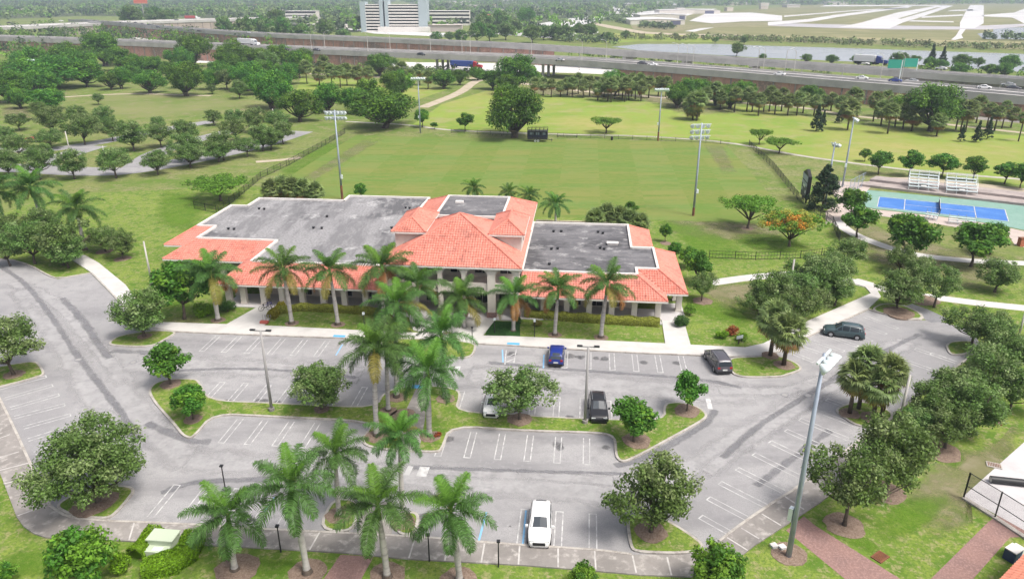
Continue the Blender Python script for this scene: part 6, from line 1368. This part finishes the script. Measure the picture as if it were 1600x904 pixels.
# ================================================================== scoreboard, trailer, court, seats, fences
b = px(1256, 314); hd = math.atan2(-.97, .25)
t = empty('scoreboard', b, R(80), 'tall black scoreboard seen edge-on beside the field fence', 'scoreboard'); hs = height_at(b.x, b.y, 268)
mb = MB(); mb.box(-2.6, 2.6, -.35, .35, 1.0, hs - .5); mb.add([(-2.6, -.3, hs - .5), (2.6, -.3, hs - .5), (0, -.3, hs + .5), (-2.6, .3, hs - .5), (2.6, .3, hs - .5), (0, .3, hs + .5)], [(0, 1, 2), (5, 4, 3), (0, 2, 5, 3), (2, 1, 4, 5)]); mb.build('cabinet', M_iron, t)
mb = MB(); mb.box(-2.4, 2.4, .352, .40, hs - 1.7, hs - .6); mb.box(-2.4, 2.4, .352, .40, hs - 2.6, hs - 2.0); mb.build('header_board', mat('pale_scoreboard_panel', (.33, .37, .46), .5, .4), t)
mb = MB(); mb.box(-2.4, 2.4, .352, .385, 1.2, hs - 2.8); sp = mb.build('score_panel', mat('navy_scoreboard_panel', (.04, .05, .095), .4, .4), t)
mb = MB(); mb.box(-1.0, 1.0, .39, .42, 3.0, 3.5); mb.box(-2.1, -1.3, .39, .42, 2.0, 2.6); mb.box(1.3, 2.1, .39, .42, 2.0, 2.6); mb.build('digit_window', M_lampw, sp)
for sx in (-1.8, 1.8): mb = MB(); mb.box(sx - .15, sx + .15, -.15, .15, 0, 1.0); mb.build('leg', M_iron, t)
# covered trailer beyond the field
q = px(840, 221); t = empty('stage_trailer', q, -TH, 'black covered trailer with roof railing parked on the far touchline', 'trailer'); L = 5.6
mb = MB(); mb.box(-L / 2, L / 2, -1.1, 1.1, .7, 1.25); mb.build('chassis', M_iron, t)
mb = MB(); mb.box(-L / 2, L / 2, -.2, 1.1, 1.25, 2.9); mb.build('body', mat('navy_trailer_skin', (.025, .032, .055), .5, .3), t)
mb = MB(); mb.box(-L / 2 - .05, L / 2 + .05, -1.15, 1.15, 2.9, 3.05); rf = mb.build('roof', M_iron, t)
for i in range(5): mb = MB(); mb.box(-L / 2 + i * L / 4 - .06, -L / 2 + i * L / 4 + .06, -1.1, -.98, 1.25, 2.9); mb.build('post', M_iron, t)
for i in range(3): mb = MB(); mb.box(-2.2 + i * 1.7, -1.2 + i * 1.7, -.24, -.205, 1.9, 2.6); mb.build('window', mat('bluish_window', (.22, .27, .34), .2, .5), t)
mb = MB()
for i in range(6): mb.box(-L / 2 + i * L / 5 - .05, -L / 2 + i * L / 5 + .05, -1.1, -1.0, 3.05, 4.0); mb.box(-L / 2 + i * L / 5 - .04, -L / 2 + i * L / 5 + .04, 1.0, 1.1, 3.05, 4.0)
for z_ in (3.5, 4.0): mb.bar((-L / 2, -1.05, z_), (L / 2, -1.05, z_), .07, .07); mb.bar((-L / 2, 1.05, z_), (L / 2, 1.05, z_), .07, .07)
mb.build('railing', M_iron, rf)
for x in (-.6, .2):
    for sg in (-1, 1): mb = MB(); mb.tube([(x, sg * 1.12 - .12, .36), (x, sg * 1.12 + .12, .36)], .36, 14); mb.build('wheel', M_rim if sg < 0 else M_tyre, t)
mb = MB(); mb.bar((L / 2, 0, .6), (L / 2 + 1.4, 0, .55), .15, .15); mb.tube([(L / 2 + 1.2, 0, 0), (L / 2 + 1.2, 0, .9)], .08, 6); mb.build('drawbar', M_iron, t)
q = px(815, 213); 
# low bench rails and bin on the touchline
q = px(886, 215); t = empty('long_bench', q, -TH, 'long dark low bench on the far touchline right of the trailer', 'bench'); mb = MB(); mb.box(-3, 3, -.2, .2, .45, .52); mb.build('seat', M_iron, t)
for x in (-2.7, 0, 2.7): mb = MB(); mb.box(x - .05, x + .05, -.18, .18, 0, .45); mb.build('leg', M_iron, t)
q = px(784, 212); t = empty('long_bench', q, -TH, 'long dark low bench at the foot of the lone tree', 'bench'); mb = MB(); mb.box(-3, 3, -.2, .2, .45, .52); mb.build('seat', M_iron, t)
for x in (-2.7, 0, 2.7): mb = MB(); mb.box(x - .05, x + .05, -.18, .18, 0, .45); mb.build('leg', M_iron, t)
q = px(956, 219); t = empty('litter_bin', q, 0, 'small black litter bin on the far touchline', 'bin'); mb = MB(); mb.tube([(0, 0, 0), (0, 0, .95)], [.28, .34], 10); mb.build('drum', M_iron, t); mb = MB(); mb.tube([(0, 0, .95), (0, 0, 1.1)], [.36, .2], 10); mb.build('lid', M_iron, t)
# court
M_teal = mat('teal_court_paint', (.175, .30, .25), .8, .3, noise=[(.2, .45, .65, (.22, .33, .285)), (.9, .52, .7, (.15, .26, .22))]); M_cblue = mat('blue_court_paint', (.050, .155, .43), .8, .3, noise=[(.3, .45, .65, (.08, .20, .48)), (1.2, .54, .7, (.04, .13, .37))])
sheet('court_surround', PX([(1346, 296), (1640, 324), (1660, 372), (1573, 354), (1490, 340), (1366, 326), (1335, 320)]), .03, M_teal)
sheet('court_apron', PX([(1290, 330), (1310, 318), (1330, 318), (1366, 327), (1490, 341), (1573, 355), (1650, 373), (1650, 400), (1585, 382), (1575, 366), (1500, 356), (1440, 346), (1380, 338), (1330, 332), (1312, 345), (1290, 350)]), .026, mat('pinkish_concrete', (.45, .38, .34), .9, .2, noise=[(.3, .45, .65, (.38, .33, .30))]))
sheet('court_apron', PX([(1308, 283), (1340, 285), (1372, 282), (1356, 297), (1336, 320), (1312, 318), (1300, 300)]), .034, MATS['pinkish_concrete'])
BL = [(1374, 307.6), (1570, 327.5), (1576, 346), (1370.6, 323.5)]; sheet('court', PX(BL), .042, M_cblue)
cm = MB()
A, B, C, D = PX(BL)
for a, b_ in ((A, B), (B, C), (C, D), (D, A), (A.lerp(B, .215), D.lerp(C, .215)), (A.lerp(B, .765), D.lerp(C, .765)), (A.lerp(D, .5).lerp(B.lerp(C, .5), .215), A.lerp(D, .5).lerp(B.lerp(C, .5), .765))): line(cm, a, b_, .16, .052)
tag(cm.build('court_lines', M_paint), kind='structure')
n0, n1 = A.lerp(B, .49), D.lerp(C, .49); t = empty('court_net', (n0 + n1) / 2, 0, 'dark low net across the blue court', 'net'); e_ = (n1 - n0) / 2; e2 = e_ * 1.08
mb = MB(); mb.bar(-e2 + Vector((0, 0, .5)), e2 + Vector((0, 0, .5)), .03, .85); mb.build('mesh', mat('dark_net', (.03, .045, .10), .9, .1), t)
mb = MB(); mb.bar(-e2 + Vector((0, 0, .94)), e2 + Vector((0, 0, .94)), .05, .05); mb.build('tape', M_white, t)
for sg in (-1, 1): mb = MB(); mb.tube([e2 * sg, e2 * sg + Vector((0, 0, 1.1))], .06, 7); mb.build('post', M_iron, t)
# stepped terrace behind the court
M_terr = mat('terrace_concrete', (.36, .31, .29), .9, .2, noise=[(.4, .45, .65, (.26, .225, .215))])
t1 = PX([(1343, 291), (1600, 322), (1700, 336), (1700, 329), (1600, 315), (1358, 286)]); t2 = PX([(1358, 286.5), (1600, 315.5), (1700, 329.5), (1700, 318), (1590, 306), (1368, 281.5)])
slab('terrace', t1, .5, M_terr); slab('terrace', t2, 1.0, M_terr)
slab('court_apron', PX([(1372, 279), (1440, 284), (1600, 302), (1700, 316), (1700, 308), (1560, 292), (1440, 279)]), .3, M_sand)
def bleacher(x0, x1, y0, y1, label, rows=5, depth=4.2, h=2.2, grp='white bleachers behind the court'):
    a, b_ = px(x0, y0, 1.0), px(x1, y1, 1.0); a.z = b_.z = 0.9; d = b_ - a; w = d.length; t = empty('bleacher', a, math.atan2(d.y, d.x), label, 'bleacher', grp)
    for k in range(rows):
        mb = MB(); mb.box(0, w, depth * k / rows, depth * k / rows + .42, .35 + (h - .35) * k / (rows - 1), .43 + (h - .35) * k / (rows - 1)); mb.build('bench_row', M_lampw, t)
        mb = MB(); mb.box(0, w, depth * k / rows + .44, depth * k / rows + .8, .12 + (h - .35) * k / (rows - 1), .18 + (h - .35) * k / (rows - 1)); mb.build('footboard', M_lampw, t)
    for s in (0, .33, .67, 1):
        mb = MB(); x = w * s
        mb.bar((x, 0, -.9), (x, 0, .4), .08, .08); mb.bar((x, depth - .3, -.9), (x, depth - .3, h + .9), .08, .08); mb.bar((x, 0, .3), (x, depth - .3, h), .08, .08); mb.build('frame', M_lampw, t)
    mb = MB()
    for z_ in (h + .35, h + .62, h + .9): mb.bar((0, depth - .25, z_), (w, depth - .25, z_), .05, .05)
    for x in (0, w):
        mb.bar((x, 0, 1.1), (x, depth - .3, h + .9), .05, .05)
    mb.build('guard_rail', M_lampw, t)
    mb = MB(); mb.box(w * .42, w * .6, .0, depth * .45, .44, .5); mb.box(w * .42, w * .6, depth * .3, depth * .75, h * .55, h * .58); mb.build('aisle_step', M_white, t)
bleacher(1420, 1466, 292, 296, 'white aluminium bleacher behind the court, left one'); bleacher(1479, 1527, 298, 302, 'white aluminium bleacher behind the court, right one')
def bench(x0, x1, y0, y1, label):
    a, b_ = px(x0, y0), px(x1, y1); d = b_ - a; w = d.length; t = empty('team_bench', a, math.atan2(d.y, d.x), label, 'bench', 'team benches in front of the court')
    for k in range(3): mb = MB(); mb.box(0, w, .55 * (2 - k) + 0, .55 * (2 - k) + .34, .45 + .3 * (2 - k) * 0 + .28 * k * 0 + .3 * (2 - k), .52 + .3 * (2 - k)); mb.build('bench_row', M_lampw, t)
    for s in (.02, .35, .65, .98): mb = MB(); x = w * s; mb.bar((x, 0, 0), (x, 1.4, 1.1), .07, .07); mb.bar((x, 1.4, 0), (x, 1.4, 1.7), .07, .07); mb.build('frame', M_steel, t)
    mb = MB(); mb.bar((0, -.1, 1.3), (w, -.1, 1.3), .05, .05); mb.bar((0, -.1, .9), (w, -.1, .9), .05, .05); mb.build('back_rail', M_steel, t)
bench(1444, 1463, 342, 345, 'grey metal bench in front of the court, left one'); bench(1482, 1524, 350, 354, 'grey metal bench in front of the court, right and longer one')
q = px(1595, 384); t = empty('litter_bin', q, 0, 'orange brown square bin on the pink apron at the right edge', 'bin'); mb = MB(); mb.box(-.45, .45, -.45, .45, 0, 1.3); mb.build('drum', mat('terracotta_bin', (.40, .14, .08), .8, .2), t); mb = MB(); mb.box(-.5, .5, -.5, .5, 1.3, 1.42); mb.build('lid', M_rust, t)
# fences
def fence(name, pts, h, label, m, step=2.4, sl=.28, ptd=None):
    P_ = [px(*p) for p in pts]; base = P_[0].copy(); t = empty(name, base, 0, label, 'fence')
    for a, b_ in zip(P_[:-1], P_[1:]):
        rail, pk = MB(), MB(); L = (b_ - a).length; d = (b_ - a) / L
        for z_ in (.15, h * .55, h - .05): rail.bar(a + Vector((0, 0, z_)), b_ + Vector((0, 0, z_)), .05, .05)
        k = int(L / step)
        for i in range(k + 1):
            mb = MB(); q = a + d * min(L, i * step); mb.box(q.x - .04, q.x + .04, q.y - .04, q.y + .04, 0, h + .1); mb.build('post', m, t, off=tuple(base)) if i < 60 else None
        if sl:
            j = int(L / sl)
            for i in range(j): q = a + d * (i * sl); pk.box(q.x - .012, q.x + .012, q.y - .012, q.y + .012, .1, h)
        rail.build('rail', m, t, off=tuple(base))
        if pk.v: pk.build('picket_panel', m, t, off=tuple(base))
fence('metal_fence', [(304, 326), (342, 334), (408, 279), (452, 258), (517, 222), (540, 208)], 1.5, 'black metal fence down the left side of the sports field', M_iron, 3.2)
fence('metal_fence', [(705, 208), (880, 214), (1080, 222), (1140, 226)], 1.1, 'thin dark fence along the far touchline', M_iron, 4)
fence('metal_fence', [(1170, 228), (1208, 264), (1246, 312), (1300, 352), (1312, 378)], 1.6, 'black metal fence down the right side of the sports field', M_iron, 3.0)
fence('metal_fence', [(1108, 403), (1180, 406), (1250, 404), (1300, 398)], 1.3, 'thin wire fence across the lawn below the orange tree', M_iron, 4, .5)
fence('metal_fence', [(1310, 300), (1326, 303), (1350, 290)], 3.0, 'tall thin mesh fence at the left end of the court', M_steel, 2.6, .5)
# tall mesh fence at the lower right yard
P_ = [px(1505, 778), px(1554, 809), px(1610, 846)]; t = empty('mesh_fence', P_[0], 0, 'tall black mesh fence on a concrete edge at the lower right yard', 'fence')
for p in P_ + [P_[0].lerp(P_[1], .01)]: mb = MB(); mb.tube([p, p + Vector((0, 0, 2.6))], .06, 7); mb.build('post', M_iron, t, off=tuple(P_[0]))
mb = MB()
for a, b_ in zip(P_[:-1], P_[1:]):
    for z_ in (.1, 1.3, 2.55): mb.bar(a + Vector((0, 0, z_)), b_ + Vector((0, 0, z_)), .05, .05)
mb.build('rail', M_iron, t, off=tuple(P_[0])); mb = MB()
for a, b_ in zip(P_[:-1], P_[1:]):
    for i in range(60): q = a.lerp(b_, i / 60); mb.box(q.x - .004, q.x + .004, q.y - .004, q.y + .004, .1, 2.5)
mb.build('mesh', M_iron, t, off=tuple(P_[0])); mb = MB()
for a, b_ in zip(P_[:-1], P_[1:]): mb.bar(a + Vector((0, 0, .08)), b_ + Vector((0, 0, .08)), .4, .16)
mb.build('footing', M_kerb, t, off=tuple(P_[0]))
a, b_ = px(1548, 747, .4), px(1640, 757, .4); t = empty('pipe_roll', (a + b_) / 2 - Vector((0, 0, .4)), 0, 'long black rolled tube lying on the lower right concrete yard', 'roll'); d = (b_ - a) / 2
mb = MB(); mb.tube([-d + Vector((0, 0, .33)), d + Vector((0, 0, .33))], .32, 14, False); mb.build('roll', M_iron, t, True); mb = MB(); mb.tube([-d * 1.002 + Vector((0, 0, .33)), -d * .99 + Vector((0, 0, .33))], .25, 12); mb.build('roll_end', M_walk, t)
# pavilion roof peeping in at the bottom right corner
q = px(1640, 900); t = empty('pavilion', q, R(-35), 'corner of a red tile roof cut by the bottom right edge', 'pavilion')
zt = 3.0; e0 = px(1556, 912, zt) - q; e1 = px(1604, 862, zt) - q; Rm = Matrix.Rotation(R(35), 3, 'Z')
A, B = Rm @ Vector((e0.x, e0.y, zt)), Rm @ Vector((e1.x, e1.y, zt)); up = Vector((4.5, -3.0, 1.6)); dd = (B - A).normalized()
pr = Vector((dd.y, -dd.x, 0)) * 5 + Vector((0, 0, 1.7))
mb = MB(); tiles(mb, None, A - dd * 6, B + dd * 3, B + dd * 3 + pr, A - dd * 6 + pr); mb.build('roof', mat('pale_clay_tile', (.60, .235, .16), .75, .3, noise=[(2, .45, .7, (.52, .19, .13))]), t)
mb = MB(); A2 = (A - dd * 6) + pr * .25; B2 = (B + dd * 3) + pr * .25
mb.add([(A2.x, A2.y, 0), (B2.x, B2.y, 0), (B2.x, B2.y, 3.1), (A2.x, A2.y, 3.1)] + [(p.x, p.y, zz) for p, zz in ((A2 + pr, 0), (B2 + pr, 0), (B2 + pr, 3.1), (A2 + pr, 3.1))], [(0, 1, 2, 3), (7, 6, 5, 4), (0, 4, 5, 1), (3, 2, 6, 7), (1, 5, 6, 2), (0, 3, 7, 4)]); mb.build('wall', M_stucco, t)
q = px(1580, 872); t = empty('equipment_box', q, R(30), 'dark blue and white unit on the grass beside the corner roof', 'utility box'); mb = MB(); mb.box(-.5, .5, -.4, .4, 0, .9); mb.build('housing', mat('dark_blue_housing', (.03, .05, .12), .5, .4), t); mb = MB(); mb.box(-.52, .52, -.42, .42, .9, .98); mb.box(.52, .9, -.35, .35, .1, .85); mb.build('lid', M_white, t)
# pale green transformer in the hedge
q = px(256, 864); t = empty('transformer_box', q, -TH, 'pale green metal transformer box in the clipped hedge', 'transformer'); M_tg = mat('pale_green_enamel', (.44, .50, .38), .6, .3)
mb = MB(); mb.box(-.95, .95, -.2, .95, 0, 1.35); mb.build('cabinet', M_tg, t); mb = MB(); mb.box(-1.05, 1.05, -.28, 1.02, 1.35, 1.45); mb.build('lid', M_tg, t); mb = MB(); mb.box(-.85, .85, -.95, -.22, 0, .95); mb.build('front_cabinet', M_tg, t); mb = MB(); mb.box(-.35, .4, -.8, -.4, .952, .99); mb.build('hatch', M_lampw, t)
q = px(1154, 537); t = empty('small_sign', q, R(20), 'small white plaque sign on a post before the lawn bed', 'sign'); mb = MB(); mb.box(-.06, .06, -.06, .06, 0, .8); mb.build('post', M_bark, t); mb = MB(); mb.box(-.45, .45, -.1, -.05, .75, 1.15); mb.build('panel', M_lampw, t)
q = px(223, 521); t = empty('road_sign', q, 0, 'red road sign on a thin post under the long island oak', 'road sign'); mb = MB(); mb.tube([(0, 0, 0), (0, 0, 1.9)], .04, 6); mb.build('post', M_steel, t); mb = MB(); mb.add([(.4 * math.cos(R(22.5 + 45 * k)), yy, 1.75 + .4 * math.sin(R(22.5 + 45 * k))) for yy in (-.07, -.04) for k in range(8)], [tuple(range(8)), tuple(range(15, 7, -1))] + [(k, 8 + k, 8 + (k + 1) % 8, (k + 1) % 8) for k in range(8)]); mb.build('panel', paint('red_sign_sheet', (.42, .02, .03), .5), t)
# bicycles and the rack
M_bikeb = paint('blue_bike_frame', (.06, .05, .30), .4)
def bike(loc, rz, label, m):
    t = empty('bicycle', loc, rz, label, 'bicycle', 'bicycles by the left arcade')
    for x in (-.52, .52):
        mb = MB(); mb.tube([(x + .33 * math.cos(a * math.pi / 9), 0, .34 + .33 * math.sin(a * math.pi / 9)) for a in range(19)], .025, 6, False); w = mb.build('wheel', M_tyre, t)
        mb = MB()
        for a in range(4): mb.bar((x - .31 * math.cos(a * math.pi / 4), 0, .34 - .31 * math.sin(a * math.pi / 4)), (x + .31 * math.cos(a * math.pi / 4), 0, .34 + .31 * math.sin(a * math.pi / 4)), .012, .012)
        mb.build('spokes', M_rim, w)
    mb = MB()
    for a, b_ in (((-.52, 0, .34), (-.08, 0, .3)), ((-.08, 0, .3), (-.2, 0, .82)), ((-.2, 0, .76), (.38, 0, .78)), ((-.08, 0, .3), (.38, 0, .7)), ((-.52, 0, .34), (-.2, 0, .72)), ((.52, 0, .34), (.36, 0, .95))): mb.tube([a, b_], .03, 6)
    mb.build('frame', m, t); mb = MB(); mb.box(-.34, -.08, -.07, .07, .84, .9); mb.build('saddle', M_iron, t); mb = MB(); mb.tube([(.3, -.28, .98), (.36, 0, .97), (.3, .28, .98)], .02, 6); mb.build('handlebar', M_iron, t)
c = px(415, 486); bike((c.x, c.y, .13), R(25), 'black-wheeled bicycle leaning by the croton hedge', M_iron); c = px(421, 482); bike((c.x, c.y, .13), R(-15), 'blue-framed bicycle behind the black-wheeled one', M_bikeb)
c = px(415, 504); t = empty('bike_rack', (c.x, c.y, .12), -TH, 'small grey bike rack with a red base at the sidewalk edge', 'bike rack')
mb = MB(); mb.box(-.5, .5, -.6, -.1, .005, .3); mb.build('base', paint('faded_red_enamel', (.42, .09, .07), .7), t)
for k in range(3): mb = MB(); mb.tube([(-.4 + .4 * k, .2, 0), (-.4 + .4 * k, .2, .9), (-.25 + .4 * k, .2, 1.0), (-.1 + .4 * k, .2, .9), (-.1 + .4 * k, .2, .6)], .03, 6); mb.build('hoop', M_greypole, t)
for x, y, rz in ((1553, 727, 25), (1375, 870, -35)):
    q = px(x, y); g_ = MB(); g_.box(-.6, .6, -.42, .42, 0, .09); t = empty('storm_drain', q, R(-rz), 'rusty storm drain grate in the grass ' + ('above the mesh fence' if x > 1500 else 'beside the diagonal brick path'), 'drain'); g_.build('frame', M_kerb if x > 1500 else M_rust, t); g_ = MB()
    for k in range(8): g_.box(-.48 + .13 * k, -.42 + .13 * k, -.3, .3, .092, .115)
    g_.build('grate', M_rust, t)
for i, (x, y) in enumerate(((1209, 854), (1222, 856))):
    q = px(x, y); t = empty('ground_box', q, R(20), 'small white ground box left of the floodlight foot, %s one' % ('left' if i == 0 else 'right'), 'ground box'); mb = MB(); mb.box(-.22, .22, -.2, .2, 0, .2); mb.build('housing', M_lampw, t); mb = MB(); mb.box(-.25, .25, -.23, .23, .2, .24); mb.build('lid', M_white, t)
q = px(1546, 657); t = empty('ground_hatch', q, R(-15), 'rust-red square hatch in the grass beneath the right oaks', 'hatch'); mb = MB(); mb.box(-.9, .9, -.7, .7, 0, .12); mb.build('frame', M_rust, t); mb = MB(); mb.box(-.8, .8, -.6, .6, .12, .16); mb.build('lid', M_brick, t)

# ================================================================== haze
me = MB(); me.box(-3700, 3700, -70, 4400, -1.0, 47.0); hz = me.build('haze', [])
hm = bpy.data.materials.new('haze_air'); hm.use_nodes = True; hn = hm.node_tree; hn.nodes.clear()
ho = hn.nodes.new('ShaderNodeOutputMaterial'); hv = hn.nodes.new('ShaderNodeVolumePrincipled'); hv.inputs['Color'].default_value = (.74, .86, 1.0, 1); hv.inputs['Density'].default_value = HAZE if 'HAZE' in globals() else 0.00023; hv.inputs['Anisotropy'].default_value = 0.2
hn.links.new(hv.outputs[0], ho.inputs['Volume']); hz.data.materials.append(hm); tag(hz, kind='stuff')
bpy.context.view_layer.update()
